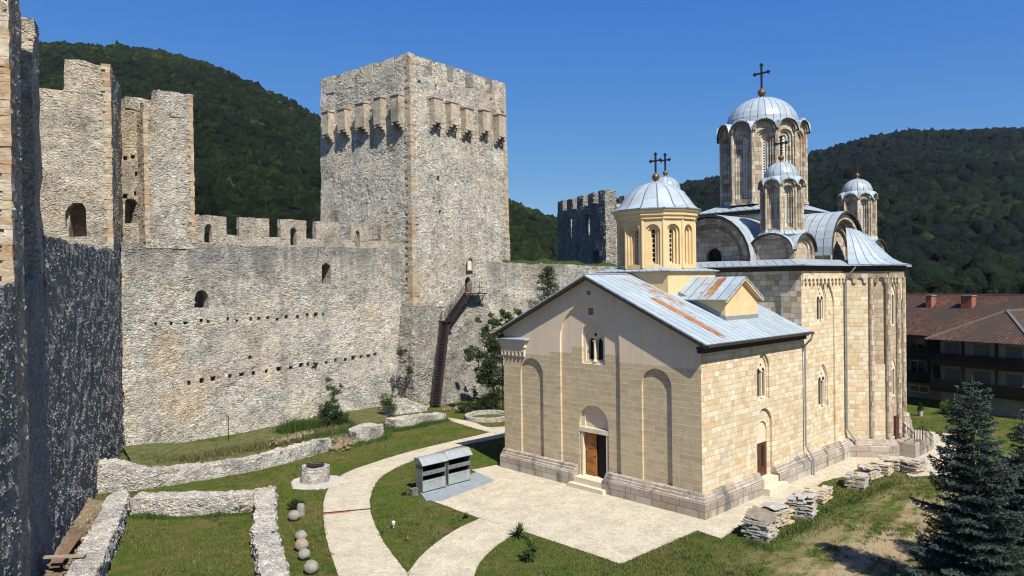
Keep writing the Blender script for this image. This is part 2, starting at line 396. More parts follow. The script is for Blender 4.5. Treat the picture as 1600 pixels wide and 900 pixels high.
def ashlar(name, pal, bw=.55, bh=.33, joint=(.50, .45, .36), jw=.012, bumpd=.012, stain=.25, grime=(.2, .18, .15), plaster=None, jl=1.0, var=.12):
    """coursed blocks from UV metres; the colour of every block is drawn from the palette"""
    s = NT(name); uv = s.coord('UV'); x = s.n('SeparateXYZ', {0: uv}).outputs; tc = s.coord()
    row = s.math('FLOOR', s.math('DIVIDE', x[1], bh))
    rr = s.n('TexWhiteNoise', {'W': row}, noise_dimensions='1D').outputs[0]
    bwr = s.math('MULTIPLY_ADD', rr, bw * .5, bw * .75)
    uu = s.math('DIVIDE', s.math('ADD', x[0], s.math('MULTIPLY', rr, 7.3)), bwr)
    # uneven block lengths: shift each joint by a random amount
    col0 = s.math('FLOOR', uu)
    fu0 = s.math('FRACT', uu)
    jr = s.n('TexWhiteNoise', {'Vector': s.n('CombineXYZ', {0: col0, 1: row}).outputs[0]}, noise_dimensions='2D').outputs[0]
    th = s.math('MULTIPLY_ADD', jr, .5, .0)               # the joint of cell i sits at i + th
    left = s.math('LESS_THAN', fu0, th)
    cid = s.math('SUBTRACT', col0, left)
    wn_ = s.n('TexWhiteNoise', {'Vector': s.n('CombineXYZ', {0: cid, 1: row}).outputs[0]}, noise_dimensions='2D')
    col = s.ramp(wn_.outputs[0], pal, 'CONSTANT' if len(pal) > 6 else 'LINEAR')
    r2 = s.n('SeparateColor', {0: wn_.outputs[1]}).outputs
    col = s.mix(1.0, col, s.ramp(r2[1], [(0, 1 - var), (1, 1 + var)]), 'MULTIPLY')
    col = s.mix(1.0, col, s.ramp(s.noise(tc, 2.2, 5, .65), [(.3, .86), (.7, 1.1)]), 'MULTIPLY')
    fv = s.math('FRACT', s.math('DIVIDE', x[1], bh))
    dv = s.math('MULTIPLY', s.math('MINIMUM', fv, s.math('SUBTRACT', 1.0, fv)), bh)
    du = s.math('MULTIPLY', s.math('ABSOLUTE', s.math('SUBTRACT', fu0, th)), bwr)
    e = s.step(s.math('MINIMUM', dv, du), jw * .4, jw)
    col = s.mix(s.math('MULTIPLY', s.math('SUBTRACT', 1.0, e), jl), col, joint)
    st = s.math('MULTIPLY', s.step(s.noise(s.vmul(tc, (.8, .8, .22)), 1.0, 5, .7), .52, .78), stain)
    col = s.mix(st, col, grime)
    h = s.math('MULTIPLY_ADD', e, .6, s.math('MULTIPLY', s.noise(tc, 22, 4, .7), .5))
    h = s.math('ADD', h, s.math('MULTIPLY', r2[2], .35))
    if plaster:
        # the render covers the wall above a stepped line
        pc, base = plaster
        yv = x[0]
        zl = s.ramp(s.math('DIVIDE', yv, 16.0), [(0, .465), (5.45 / 16, .488), (6.6 / 16, .51), (8.4 / 16, .5085), (9.1 / 16, .483), (10.8 / 16, .4655), (13.05 / 16, .475)], 'CONSTANT')
        zl = s.math('MULTIPLY', zl, 16.0)
        pf = s.math('GREATER_THAN', x[1], zl)
        pcol = s.mix(s.noise(tc, 1.1, 5, .6), pc, tuple(c * .84 for c in pc))
        pcol = s.mix(s.math('MULTIPLY', s.step(s.noise(s.vmul(tc, (2.2, 2.2, .22)), 1.0, 5, .7), .52, .72), .35), pcol, tuple(c * .55 for c in pc))
        col = s.mix(pf, col, pcol)
        h = s.math('MULTIPLY', h, s.math('MULTIPLY_ADD', pf, -.9, 1.0))
    return s.done(col, .88, .15, s.bump(h, bumpd * 2, 1.0))

def plain(name, col, rough=.85, var=.12, sc=3.0, bumpd=.004, spec=.2, metal=0.0, grime=None, gf=.3):
    s = NT(name); tc = s.coord()
    c = s.mix(1.0, col, s.ramp(s.noise(tc, sc, 5, .6), [(.3, 1 - var), (.7, 1 + var)]), 'MULTIPLY')
    if grime:
        c = s.mix(s.math('MULTIPLY', s.step(s.noise(s.vmul(tc, (1, 1, .3)), 1.3, 5, .7), .5, .75), gf), c, grime)
    return s.done(c, rough, spec, s.bump(s.noise(tc, sc * 8, 4, .6), bumpd, 1.0), metal)

def lead(name, col=(.50, .57, .63), period=.6, rust=None, rough=.5, seamw=.035, cross=2.2):
    s = NT(name); uv = s.coord('UV'); x = s.n('SeparateXYZ', {0: uv}).outputs; tc = s.coord()
    f = s.math('FRACT', s.math('DIVIDE', x[0], period)); cid = s.math('FLOOR', s.math('DIVIDE', x[0], period))
    d = s.math('MULTIPLY', s.math('ABSOLUTE', s.math('SUBTRACT', f, .5)), period)
    seam = s.step(d, period / 2 - seamw, period / 2 - seamw * .4)
    rr = s.n('TexWhiteNoise', {'W': cid}, noise_dimensions='1D').outputs[0]
    fy = s.math('FRACT', s.math('ADD', s.math('DIVIDE', x[1], cross), rr))
    cs = s.step(s.math('MULTIPLY', s.math('ABSOLUTE', s.math('SUBTRACT', fy, .5)), cross), cross / 2 - .02, cross / 2 - .008)
    yid = s.math('FLOOR', s.math('ADD', s.math('DIVIDE', x[1], cross), rr))
    wn_ = s.n('TexWhiteNoise', {'Vector': s.n('CombineXYZ', {0: cid, 1: yid}).outputs[0]}, noise_dimensions='2D').outputs[0]
    c = s.mix(1.0, col, s.ramp(wn_, [(0, .88), (1, 1.08)]), 'MULTIPLY')
    c = s.mix(1.0, c, s.ramp(s.noise(tc, 1.4, 5, .65), [(.3, .88), (.7, 1.08)]), 'MULTIPLY')
    c = s.mix(s.math('MULTIPLY', s.math('MAXIMUM', seam, s.math('MULTIPLY', cs, .5)), .85), c, (.06, .075, .09))  # raised seams: their shadow lines painted dark into the sheet colour
    c = s.mix(s.math('MULTIPLY', s.step(s.noise(tc, .9, 5, .7), .52, .75), .35), c, (.25, .29, .33))
    if rust:
        m = 0.0
        for (a, b, v0, v1, wgt) in rust:
            q = s.math('MULTIPLY', s.step(x[0], a - .05, a + .05), s.math('SUBTRACT', 1.0, s.step(x[0], b - .05, b + .05)))
            q = s.math('MULTIPLY', q, s.math('MULTIPLY', s.step(x[1], v0 - .3, v0 + .3), s.math('SUBTRACT', 1.0, s.step(x[1], v1 - .4, v1 + .4))))
            m = s.math('MAXIMUM', m, s.math('MULTIPLY', q, wgt))
        nz = s.noise(s.vmul(uv, (3.0, 1.2, 1)), 1.5, 5, .7)
        rf = s.step(s.math('ADD', m, s.math('MULTIPLY', s.math('SUBTRACT', nz, .5), 2.6)), .42, .80)
        rcol = s.ramp(s.noise(tc, 2.5, 4, .7), [(.35, (.28, .10, .045)), (.6, (.40, .20, .09)), (.75, (.55, .40, .22))])
        c = s.mix(s.math('MULTIPLY', rf, s.step(m, .05, .3)), c, rcol)
    h = s.math('ADD', s.math('MAXIMUM', seam, s.math('MULTIPLY', cs, .3)), s.math('MULTIPLY', s.noise(tc, 3, 3), .25))
    return s.done(c, rough, .4, s.bump(h, .03, .8), .0)

M = {}
PT = [(0, (.20, .19, .165)), (.15, (.38, .36, .315)), (.4, (.56, .535, .47)), (.7, (.70, .67, .60)), (.86, (.56, .46, .34)), (.93, (.74, .72, .67)), (1, (.82, .80, .76))]
M['tower'] = rubble('donjon_rubble', .30, gain=1.2, pal=PT, mortar=(.50, .46, .39), bumpd=.11, stain=.48, orange=.3, mw=.05, crev=1.35)
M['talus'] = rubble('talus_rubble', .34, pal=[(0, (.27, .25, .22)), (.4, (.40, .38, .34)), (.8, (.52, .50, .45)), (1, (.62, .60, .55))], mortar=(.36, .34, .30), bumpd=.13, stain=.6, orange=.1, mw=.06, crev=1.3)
PC = [(0, (.26, .245, .21)), (.18, (.43, .41, .365)), (.5, (.60, .58, .52)), (.75, (.70, .67, .61)), (.88, (.62, .52, .40)), (1, (.80, .78, .74))]
ORP = [((-26.6, 55.2, 6.8), (1.4, 2.3)), ((-25.8, 56.0, 2.9), (2.3, 1.7)), ((-24.8, 57.0, 4.6), (1.7, 1.2))]
M['curtain'] = rubble('curtain_rubble', .30, gain=1.12, pal=PC, mortar=(.58, .56, .51), bumpd=.12, stain=.42, orange=.25, mw=.08, crev=1.25, patches=ORP, topst=(9.5, 15.0, .75))
M['gate'] = rubble('gate_tower_rubble', .28, pal=PC, mortar=(.58, .54, .46), bumpd=.11, stain=.22, orange=.5, mw=.07, crev=1.3)
M['near'] = rubble('near_rubble', .26, pal=[(0, (.34, .30, .24)), (.3, (.50, .46, .39)), (.6, (.62, .58, .51)), (.82, (.62, .48, .31)), (1, (.72, .69, .64))], mortar=(.56, .51, .43), bumpd=.10, stain=.3, orange=.55, mw=.07, crev=1.3)
M['flank'] = rubble('flank_rubble', .22, gain=.85, pal=[(0, (.36, .36, .35)), (.5, (.52, .52, .50)), (1, (.62, .62, .60))], mortar=(.52, .52, .50), bumpd=.13, stain=.25, orange=.0, mw=.07)
M['lowwall'] = rubble('low_wall_stone', .24, pal=[(0, (.46, .44, .40)), (.4, (.62, .60, .56)), (.8, (.74, .72, .68)), (1, (.60, .48, .37))], mortar=(.52, .50, .46), bumpd=.09, stain=.35, orange=.15, mw=.045, crev=1.5)
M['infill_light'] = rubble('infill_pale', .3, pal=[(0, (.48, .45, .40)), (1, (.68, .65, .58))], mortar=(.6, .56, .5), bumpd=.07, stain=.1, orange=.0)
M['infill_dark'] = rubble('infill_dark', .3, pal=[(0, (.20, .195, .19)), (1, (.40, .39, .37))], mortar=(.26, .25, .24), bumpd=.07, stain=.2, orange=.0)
M['dressed'] = rubble('dressed_box_stone', .45, pal=[(0, (.38, .32, .25)), (.5, (.52, .45, .35)), (1, (.60, .54, .44))], mortar=(.44, .38, .31), bumpd=.03, stain=.35, orange=.2, flat=1.6, crev=.5)
def quoin_mat():
    s = NT('quoin_stone'); tc = s.coord()
    v = s.n('TexVoronoi', {'Vector': s.vmul(tc, (.5, .5, 2.4)), 'Scale': 1.0}); r = s.n('SeparateColor', {0: v.outputs['Color']}).outputs
    c = s.ramp(r[0], [(0, (.60, .53, .43)), (.3, (.54, .43, .30)), (.55, (.46, .31, .19)), (.75, (.60, .50, .38)), (1, (.42, .29, .18))])
    n = s.noise(tc, 3.5, 6, .72); c = s.mix(1.0, c, s.ramp(n, [(.28, .62), (.72, 1.22)]), 'MULTIPLY')
    c = s.mix(s.math('MULTIPLY', s.step(s.noise(tc, .8, 5, .7), .50, .70), .45), c, (.45, .42, .37))
    return s.done(c, .9, .1, s.bump(n, .09, 1.0))
M['quoin'] = quoin_mat()
warm = [(0, (.72, .60, .42)), (.14, (.77, .67, .50)), (.26, (.70, .55, .35)), (.38, (.80, .72, .57)), (.52, (.74, .62, .44)), (.62, (.82, .76, .64)), (.70, (.66, .47, .27)), (.75, (.76, .66, .49)), (.88, (.67, .50, .38)), (.91, (.77, .69, .54)), (.98, (.56, .50, .42))]
wm_ = tuple(sum(c[k] for _, c in warm) / len(warm) for k in range(3)); warm = [(p, tuple((c[k] * .86 + wm_[k] * .14) * (1.0, .985, .94)[k] for k in range(3))) for p, c in warm]
M['ashlar'] = ashlar('warm_ashlar', warm, .52, .29, var=.07, joint=(.66, .55, .40), jw=.014, stain=.42, grime=(.40, .30, .19))
facp = [(0, (.59, .475, .31)), (.5, (.65, .53, .35)), (1, (.56, .465, .32))]
M['facade'] = ashlar('facade_blocks', facp, .85, .30, joint=(.88, .80, .63), jw=.016, stain=.12, plaster=((.86, .72, .55), 7.5), jl=.8, var=.06)
oldp = [(0, (.50, .42, .31)), (.15, (.60, .52, .41)), (.3, (.42, .32, .22)), (.45, (.64, .58, .48)), (.6, (.52, .46, .36)), (.75, (.38, .28, .20)), (.85, (.66, .60, .50)), (.95, (.46, .43, .38))]
M['old'] = ashlar('old_ashlar', oldp, .48, .34, joint=(.36, .31, .25), jw=.014, stain=1.15, grime=(.17, .15, .13), bumpd=.02)
pinkp = [(0, (.44, .33, .25)), (.2, (.52, .42, .32)), (.4, (.47, .34, .27)), (.6, (.56, .47, .37)), (.8, (.42, .33, .26)), (.9, (.60, .48, .32))]
M['grimy'] = ashlar('grimy_moulding_stone', [(0, (.26, .22, .17)), (.5, (.36, .30, .23)), (1, (.30, .27, .23))], .4, .4, joint=(.16, .14, .12), jw=.012, stain=.7, grime=(.08, .075, .07), bumpd=.02)
M['pink'] = ashlar('rosy_ashlar', pinkp, .55, .31, joint=(.40, .33, .26), jw=.014, stain=.3)
def plinth_mat():
    s = ashlar('plinth_stone', [(0, (.40, .34, .28)), (.3, (.50, .45, .38)), (.6, (.44, .35, .28)), (1, (.56, .52, .46))], 1.3, .42, joint=(.28, .24, .2), jw=.014, stain=2.2, grime=(.17, .17, .165), bumpd=.03, var=.1)
    return s
M['plinth'] = plinth_mat()
M['yellow'] = plain('yellow_plaster', (.76, .575, .32), .9, .10, 1.2, .003, grime=(.45, .33, .2), gf=.35)
M['trim'] = plain('pale_trim_stone', (.74, .65, .50), .85, .1, 2.0, .004)
M['beige'] = plain('beige_plaster', (.78, .65, .50), .9, .06, 1.2, .003)
M['whiteplate'] = plain('white_window_plate', (.70, .68, .62), .8, .06, 3, .002)
M['dark'] = plain('dark_opening', (.012, .012, .014), .6, .1, 3, .001)
M['glass'] = plain('dark_glass', (.02, .022, .026), .12, .1, 3, .001, spec=.6)
M['lead'] = lead('lead_sheet', (.41, .49, .56), rough=.38)
M['leadn'] = lead('painted_sheet', (.40, .49, .56), .58, rust=[(2.05, 2.75, 3.2, 8.3, 1.0), (2.75, 3.5, .0, 6.2, .42), (3.5, 4.4, 1.2, 4.6, .62), (9.0, 9.5, .0, 3.6, .95)], seamw=.03)
M['leadd'] = lead('dormer_sheet', (.40, .49, .56), .58, rust=[(1.05, 1.6, .0, 2.4, .9), (1.6, 2.4, .3, 2.2, .35)], seamw=.03)
M['edge'] = plain('dark_eaves_wood', (.05, .042, .036), .8, .25, 4, .004)
M['pipe'] = plain('grey_zinc_pipe', (.26, .28, .31), .45, .12, 3, .001, spec=.5)
M['iron'] = plain('black_iron', (.02, .02, .022), .5, .2, 6, .001, spec=.5)
M['rustiron'] = plain('rusty_iron', (.035, .024, .022), .7, .3, 6, .002)
M['gilt'] = plain('aged_gilt', (.20, .13, .05), .5, .45, 5, .002, metal=.6)
M['wood'] = plain('varnished_oak', (.40, .16, .04), .5, .25, 4, .003, spec=.4)
M['woodd'] = plain('dark_red_wood', (.10, .034, .02), .5, .25, 4, .003, spec=.4)
M['board'] = plain('weathered_board', (.30, .25, .20), .9, .3, 5, .006)
M['boardb'] = plain('brown_board', (.19, .12, .075), .9, .3, 5, .006)
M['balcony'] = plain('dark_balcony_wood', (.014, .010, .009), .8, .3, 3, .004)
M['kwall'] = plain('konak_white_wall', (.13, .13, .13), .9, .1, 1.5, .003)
M['kbase'] = plain('konak_stone_base', (.26, .25, .23), .9, .2, 2.0, .01)
M['brick'] = plain('chimney_brick', (.34, .13, .08), .9, .2, 6, .006)
M['zinc'] = plain('weathered_zinc', (.33, .37, .40), .45, .18, 3, .002, spec=.5, grime=(.2, .19, .17), gf=.5)
M['zincd'] = plain('sooty_zinc', (.16, .17, .175), .5, .4, 3, .002, spec=.4)
M['soot'] = plain('soot', (.012, .011, .011), .9, .3, 4, .002)
M['slab'] = plain('blue_grey_slab', (.28, .33, .37), .75, .15, 2, .003, grime=(.42, .42, .42), gf=.4)
M['ball'] = plain('stone_ball', (.30, .285, .25), .9, .25, 5, .01, grime=(.22, .21, .19), gf=.4)
M['balltan'] = plain('tan_stone_ball', (.34, .28, .21), .9, .2, 5, .01, grime=(.24, .21, .17), gf=.5)
M['bark'] = plain('bark', (.10, .075, .055), .95, .35, 6, .02)
M['potc'] = plain('pale_pot', (.55, .50, .44), .8, .1, 6, .002)
M['redm'] = plain('red_brick_bit', (.42, .15, .09), .8, .2, 6, .004)
M['white'] = plain('white_paint', (.75, .73, .69), .6, .06, 6, .001)
def needles(name, c0, c1, rough=.7, trans=.0):
    s = NT(name); a = s.n('Attribute', attribute_name='tone').outputs['Fac']
    return s.done(s.mix(a, c0, c1), rough, .25)
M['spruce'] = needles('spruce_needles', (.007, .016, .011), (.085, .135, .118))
M['leaf'] = needles('leaf_green', (.022, .045, .010), (.085, .15, .028))
M['leafy'] = needles('leaf_yellowgreen', (.05, .08, .015), (.22, .24, .05))
M['leafd'] = needles('leaf_dark', (.010, .024, .008), (.040, .075, .018))
M['drygrass'] = needles('dry_grass', (.06, .06, .02), (.25, .20, .10))
M['blade'] = needles('grass_blade', (.045, .085, .012), (.19, .17, .06))
M['forest'] = None
def forest(name, c, blue=0.0):
    s = NT(name); tc = s.coord(); a = s.n('Attribute', attribute_name='tone').outputs['Fac']
    col = s.ramp(a, [(0, tuple(x * .35 for x in c)), (.45, c), (.8, (c[0] * 1.9, c[1] * 1.6, c[2])), (1, (c[0] * 3.6, c[1] * 2.4, c[2] * 1.3))])
    n1 = s.noise(tc, .55, 4, .75)
    col = s.mix(1.0, col, s.ramp(n1, [(.35, .45), (.65, 1.35)]), 'MULTIPLY')
    return s.done(col, .9, .1, s.bump(n1, 2.2, 1.0))
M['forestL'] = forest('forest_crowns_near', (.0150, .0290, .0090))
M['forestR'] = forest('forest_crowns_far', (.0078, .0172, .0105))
M['hill'] = plain('hill_soil', (.010, .016, .008), .95, .3, .2, .3)

def ground_mat():
    s = NT('courtyard_ground'); tc = s.coord(); x = s.n('SeparateXYZ', {0: tc}).outputs
    n1 = s.noise(tc, .35, 6, .65); n2 = s.noise(tc, 1.7, 6, .7); n3 = s.noise(tc, 18, 4, .7)
    g = s.mix(s.step(n2, .35, .65), (.060, .098, .014), (.095, .130, .024))
    dry = s.step(s.math('ADD', n1, s.math('MULTIPLY', s.math('SUBTRACT', n2, .5), .7)), .46, .66)
    g = s.mix(s.math('MULTIPLY', dry, .8), g, (.175, .13, .06))
    # bare earth and tyre tracks on the building side of the yard, away from the paved edge
    dx = s.math('ADD', s.math('MULTIPLY', x[0], .688), s.math('MULTIPLY', x[1], -.725))       # metres from the church flank, about
    k0 = float(CH0.x * .688 - CH0.y * .725)
    off = s.math('SUBTRACT', dx, k0)
    reg = s.math('MULTIPLY', s.step(off, 3.2, 7.0), s.math('SUBTRACT', 1.0, s.step(x[1], 40, 50)))
    tr = s.noise(s.n('VectorRotate', {'Vector': tc, 'Angle': -.82}, rotation_type='Z_AXIS').outputs[0], 1.0, 2)
    rot = s.n('VectorRotate', {'Vector': tc, 'Angle': -.87}, rotation_type='Z_AXIS').outputs[0]
    st = s.noise(s.vmul(rot, (.16, .62, 1)), 1.0, 5, .62)
    df = s.math('MULTIPLY', reg, s.step(s.math('ADD', st, s.math('MULTIPLY', s.math('SUBTRACT', n2, .5), .45)), .435, .57))
    earth = s.mix(n2, (.50, .40, .26), (.36, .27, .16))
    g = s.mix(s.math('MULTIPLY', df, .92), g, earth)
    chalk = s.math('MULTIPLY', reg, s.step(s.noise(s.vadd(tc, (9, 4, 0)), .33, 6, .75), .66, .74))
    g = s.mix(s.math('MULTIPLY', chalk, .6), g, (.46, .46, .44))
    g = s.mix(1.0, g, s.ramp(n3, [(.25, .62), (.75, 1.35)]), 'MULTIPLY')
    return s.done(g, .95, .05, s.bump(s.math('ADD', n3, n2), .05, 1.0))
M['ground'] = ground_mat()
def paving(name, sc=.55, c=((.55, .49, .37), (.68, .615, .475), (.62, .565, .455)), joint=(.52, .46, .36)):
    s = NT(name); tc = s.coord()
    w = s.n('VectorMath', {0: s.noise(tc, 1.2, 1, out=1), 1: (.5, .5, .5)}, operation='SUBTRACT').outputs[0]
    v = s.vadd(s.vmul(tc, (1 / sc, 1 / sc, 0)), s.vmul(w, (.35, .35, 0)))
    vo = s.n('TexVoronoi', {'Vector': v}, voronoi_dimensions='2D'); ve = s.n('TexVoronoi', {'Vector': v}, voronoi_dimensions='2D', feature='DISTANCE_TO_EDGE')
    r = s.n('SeparateColor', {0: vo.outputs['Color']}).outputs
    col = s.ramp(r[0], [(0, c[0]), (.5, c[1]), (1, c[2])])
    col = s.mix(1.0, col, s.ramp(r[1], [(0, .90), (1, 1.04)]), 'MULTIPLY')
    col = s.mix(s.step(ve.outputs[0], .015, .06), tuple(q * .80 for q in joint), col)
    col = s.mix(s.math('MULTIPLY', s.step(s.noise(tc, .5, 6, .75), .54, .72), .35), col, (.42, .38, .29))
    col = s.mix(1.0, col, s.ramp(s.noise(tc, .8, 3, .55), [(.3, .84), (.7, 1.06)]), 'MULTIPLY')
    col = s.mix(1.0, col, s.ramp(s.noise(tc, 9, 2, .5), [(.3, .98), (.7, 1.02)]), 'MULTIPLY')
    h = s.math('ADD', s.step(ve.outputs[0], 0, .1), s.math('MULTIPLY', s.noise(tc, 6, 3), .4))
    return s.done(col, .85, .15, s.bump(h, .008, 1.0))
M['paving'] = paving('flagstone_paving', .85)
M['wellstone'] = paving('well_apron', .4, ((.55, .54, .50), (.68, .67, .63), (.6, .58, .54)), (.4, .38, .33))
def tiles():
    s = NT('clay_tiles'); uv = s.coord('UV'); x = s.n('SeparateXYZ', {0: uv}).outputs; tc = s.coord()
    row = s.math('FLOOR', s.math('DIVIDE', x[1], .34)); colm = s.math('FLOOR', s.math('DIVIDE', x[0], .24))
    wn_ = s.n('TexWhiteNoise', {'Vector': s.n('CombineXYZ', {0: colm, 1: row}).outputs[0]}, noise_dimensions='2D').outputs[0]
    c = s.ramp(wn_, [(0, (.06, .035, .028)), (.5, (.13, .062, .042)), (1, (.22, .10, .065))])
    c = s.mix(s.step(s.noise(tc, .25, 5, .7), .36, .58), c, (.07, .058, .05))
    fy = s.math('FRACT', s.math('DIVIDE', x[1], .34)); fx = s.math('FRACT', s.math('DIVIDE', x[0], .24))
    h = s.math('ADD', s.math('SUBTRACT', 1.0, fy), s.math('SINE', s.math('MULTIPLY', fx, 3.1416)))
    c = s.mix(s.step(fy, .86, 1.0), c, (.02, .012, .01))
    return s.done(c, .85, .15, s.bump(h, .06, 1.0))
M['tiles'] = tiles()
M['drystack'] = rubble('stacked_slabs', .28, pal=[(0, (.42, .36, .26)), (.5, (.60, .54, .42)), (1, (.70, .66, .56))], mortar=(.06, .05, .04), bumpd=.05, stain=.15, orange=.35, flat=3.2, mw=.10)
M['slabpale'] = plain('pale_rough_slab', (.50, .47, .41), .9, .3, 3, .02)
M['slabwarm'] = plain('warm_rough_slab', (.54, .43, .28), .9, .3, 3, .02)
M['slabgrey'] = plain('grey_rough_slab', (.42, .41, .39), .9, .3, 3, .02)
# ------------------------------------------------------------------ ground, hills, paths
def interp(xs, ys, x): return np.interp(x, xs, ys)
SKY_L = ([-900, -400, 0, 75, 190, 250, 330, 400, 450, 500, 560, 640, 700, 795, 840, 870, 930, 1000, 1100], [150, 100, 72, 67, 70, 77, 97, 127, 151, 179, 208, 246, 274, 310, 326, 341, 375, 415, 440])
SKY_R = ([560, 700, 800, 900, 960, 1062, 1125, 1190, 1262, 1330, 1400, 1450, 1600, 1800, 2200, 2600], [430, 408, 385, 350, 322, 290, 276, 262, 248, 227, 211, 206, 202, 205, 230, 260])
def hill_fn(tab, d0, d1, pw, seed, bump):
    def z(px, d):
        el = (441 - 0.0135 * (px - 800) - interp(tab[0], tab[1], px)) / FPX
        top = el * d1 + CAMH - 7.0
        t = np.clip((d - d0) / (d1 - d0), 0, 1.6)
        base = np.where(t <= 1, np.power(np.maximum(t, 0), pw), 1 - .6 * (t - 1) ** 1.0 * 1.2)
        P = np.stack([px * d / 1130.0, d, np.zeros_like(d)], 1)
        nz = fbm(P, 1 / 120.0, seed, 3) * bump * np.clip(t * 4, 0, 1) * np.clip((1.0 - t) * 4, 0, 1)
        return np.maximum(top * base + nz, -2.0)
    return z
zL = hill_fn(SKY_L, 130, 560, .92, 3, 7.0); zR = hill_fn(SKY_R, 170, 900, .95, 8, 10.0)
def hill(name, zf, p0, p1, d0, d1, nx, ny):
    px = np.linspace(p0, p1, nx); dd = np.linspace(d0, d1 * 1.45, ny); A, D = np.meshgrid(px, dd)
    a = A.ravel(); d = D.ravel(); z = zf(a, d); V = np.stack([(a - 800) / FPX * d, d, z], 1)
    F = [(j * nx + i, j * nx + i + 1, (j + 1) * nx + i + 1, (j + 1) * nx + i) for j in range(ny - 1) for i in range(nx - 1)]
    o = mesh_np(name, V, F, M['hill'], smooth=True); o['kind'] = 'structure'; return o
hill('hill', zL, -900, 1100, 130, 560, 90, 50)
hill('hill', zR, 560, 2600, 170, 900, 90, 60)

def ico(sub=1):
    t = (1 + 5 ** .5) / 2
    v = [(-1, t, 0), (1, t, 0), (-1, -t, 0), (1, -t, 0), (0, -1, t), (0, 1, t), (0, -1, -t), (0, 1, -t), (t, 0, -1), (t, 0, 1), (-t, 0, -1), (-t, 0, 1)]
    f = [(0, 11, 5), (0, 5, 1), (0, 1, 7), (0, 7, 10), (0, 10, 11), (1, 5, 9), (5, 11, 4), (11, 10, 2), (10, 7, 6), (7, 1, 8), (3, 9, 4), (3, 4, 2), (3, 2, 6), (3, 6, 8), (3, 8, 9), (4, 9, 5), (2, 4, 11), (6, 2, 10), (8, 6, 7), (9, 8, 1)]
    v = [np.array(p) / np.linalg.norm(p) for p in v]
    for _ in range(sub):
        cache = {}; nf = []
        def mid(a, b):
            k = (min(a, b), max(a, b))
            if k not in cache: p = v[a] + v[b]; v.append(p / np.linalg.norm(p)); cache[k] = len(v) - 1
            return cache[k]
        for a, b, c in f:
            ab, bc, ca = mid(a, b), mid(b, c), mid(c, a); nf += [(a, ab, ca), (b, bc, ab), (c, ca, bc), (ab, bc, ca)]
        f = nf
    return np.array(v), np.array(f)
ICO1, ICOF1 = ico(1); ICO2, ICOF2 = ico(2)
def forest_mesh(name, zf, p0, p1, d0, d1, count, r0_, r1_, mat, seed):
    g = np.random.default_rng(seed)
    # even density over the slope
    px = g.uniform(p0, p1, count); d = np.sqrt(g.uniform(d0 ** 2, (d1 * 1.04) ** 2, count))
    z = zf(px, d); keep = z > -1.0; px, d, z = px[keep], d[keep], z[keep]; n = len(px)
    x = (px - 800) / FPX * d; r = r0_ + (r1_ - r0_) * g.random(n) ** 1.6
    nv = len(ICO1); base = np.stack([x, d, z + r * .55], 1)
    V = ICO1[None] * np.stack([r * g.uniform(.85, 1.2, n), r * g.uniform(.85, 1.2, n), r * g.uniform(.8, 1.35, n)], 1)[:, None, :]
    V = V * (1 + .26 * g.standard_normal((n, nv, 1)))
    V = V + base[:, None, :]
    F = ICOF1[None] + (np.arange(n) * nv)[:, None, None]
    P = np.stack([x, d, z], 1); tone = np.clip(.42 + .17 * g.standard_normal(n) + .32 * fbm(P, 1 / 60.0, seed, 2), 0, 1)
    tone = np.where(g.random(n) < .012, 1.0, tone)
    o = mesh_np(name, V.reshape(-1, 3), F.reshape(-1, 3), mat, smooth=True, colattr=np.repeat(tone, nv))
    tag(o, kind='stuff'); return o
fo = forest_mesh('forest', zL, -150, 1000, 150, 560, 30000, 1.3, 4.0, M['forestL'], 5)
tag(fo, 'dense green beech and oak wood covering the steep hill behind the ramparts', 'forest')
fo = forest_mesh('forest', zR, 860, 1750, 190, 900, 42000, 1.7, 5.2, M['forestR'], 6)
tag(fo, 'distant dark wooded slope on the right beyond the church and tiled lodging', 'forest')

gm = MB(); gm.faces([(-4000, -300, 0), (4000, -300, 0), (4000, 5000, 0), (-4000, 5000, 0)], [(0, 1, 2, 3)], None, None)
gr = gm.build('ground', M['ground']); tag(gr, kind='structure')

def sheet(name, px, z, mat, thick=.03, world=None):
    poly = [G2(x, y) for x, y in px] if world is None else world
    out = []; g = random.Random(len(poly))
    for i in range(len(poly)):
        a, b = Vector(poly[i]), Vector(poly[(i + 1) % len(poly)]); k = max(1, min(60, int((b - a).length / .35)))
        for j in range(k):
            c = a.lerp(b, j / k); out.append((c.x + g.uniform(-.02, .02), c.y + g.uniform(-.02, .02)))
    poly = out
    b = MB(); b.prism(poly, z - thick, z, None); o = b.build(name, mat); tag(o, kind='structure'); return poly
def smooth_poly(pts, n=5, closed=False):
    out = []
    for i in range(len(pts) - 1):
        p0 = pts[max(i - 1, 0)]; p1 = pts[i]; p2 = pts[i + 1]; p3 = pts[min(i + 2, len(pts) - 1)]
        for k in range(n):
            t = k / n; t2 = t * t; t3 = t2 * t
            out.append(tuple(.5 * ((2 * p1[j]) + (-p0[j] + p2[j]) * t + (2 * p0[j] - 5 * p1[j] + 4 * p2[j] - p3[j]) * t2 + (-p0[j] + 3 * p1[j] - 3 * p2[j] + p3[j]) * t3) for j in range(2)))
    out.append(tuple(pts[-1])); return out
eL = [(545, 935), (527, 895), (512, 850), (505, 802), (511, 768), (536, 742), (588, 722), (645, 705), (702, 691), (766, 676)]
eR = [(820, 676), (786, 684), (720, 697), (668, 712), (620, 731), (590, 752), (578, 782), (583, 812), (602, 852), (637, 897)]
pathA = [G2(*p) for p in smooth_poly(eL)] + [G2(*p) for p in smooth_poly(eR)]
B0_ = smooth_poly([(637, 897), (660, 868), (700, 836), (749, 811)]); B1_ = smooth_poly([(820, 832), (800, 838), (768, 860), (750, 880), (742, 899)])
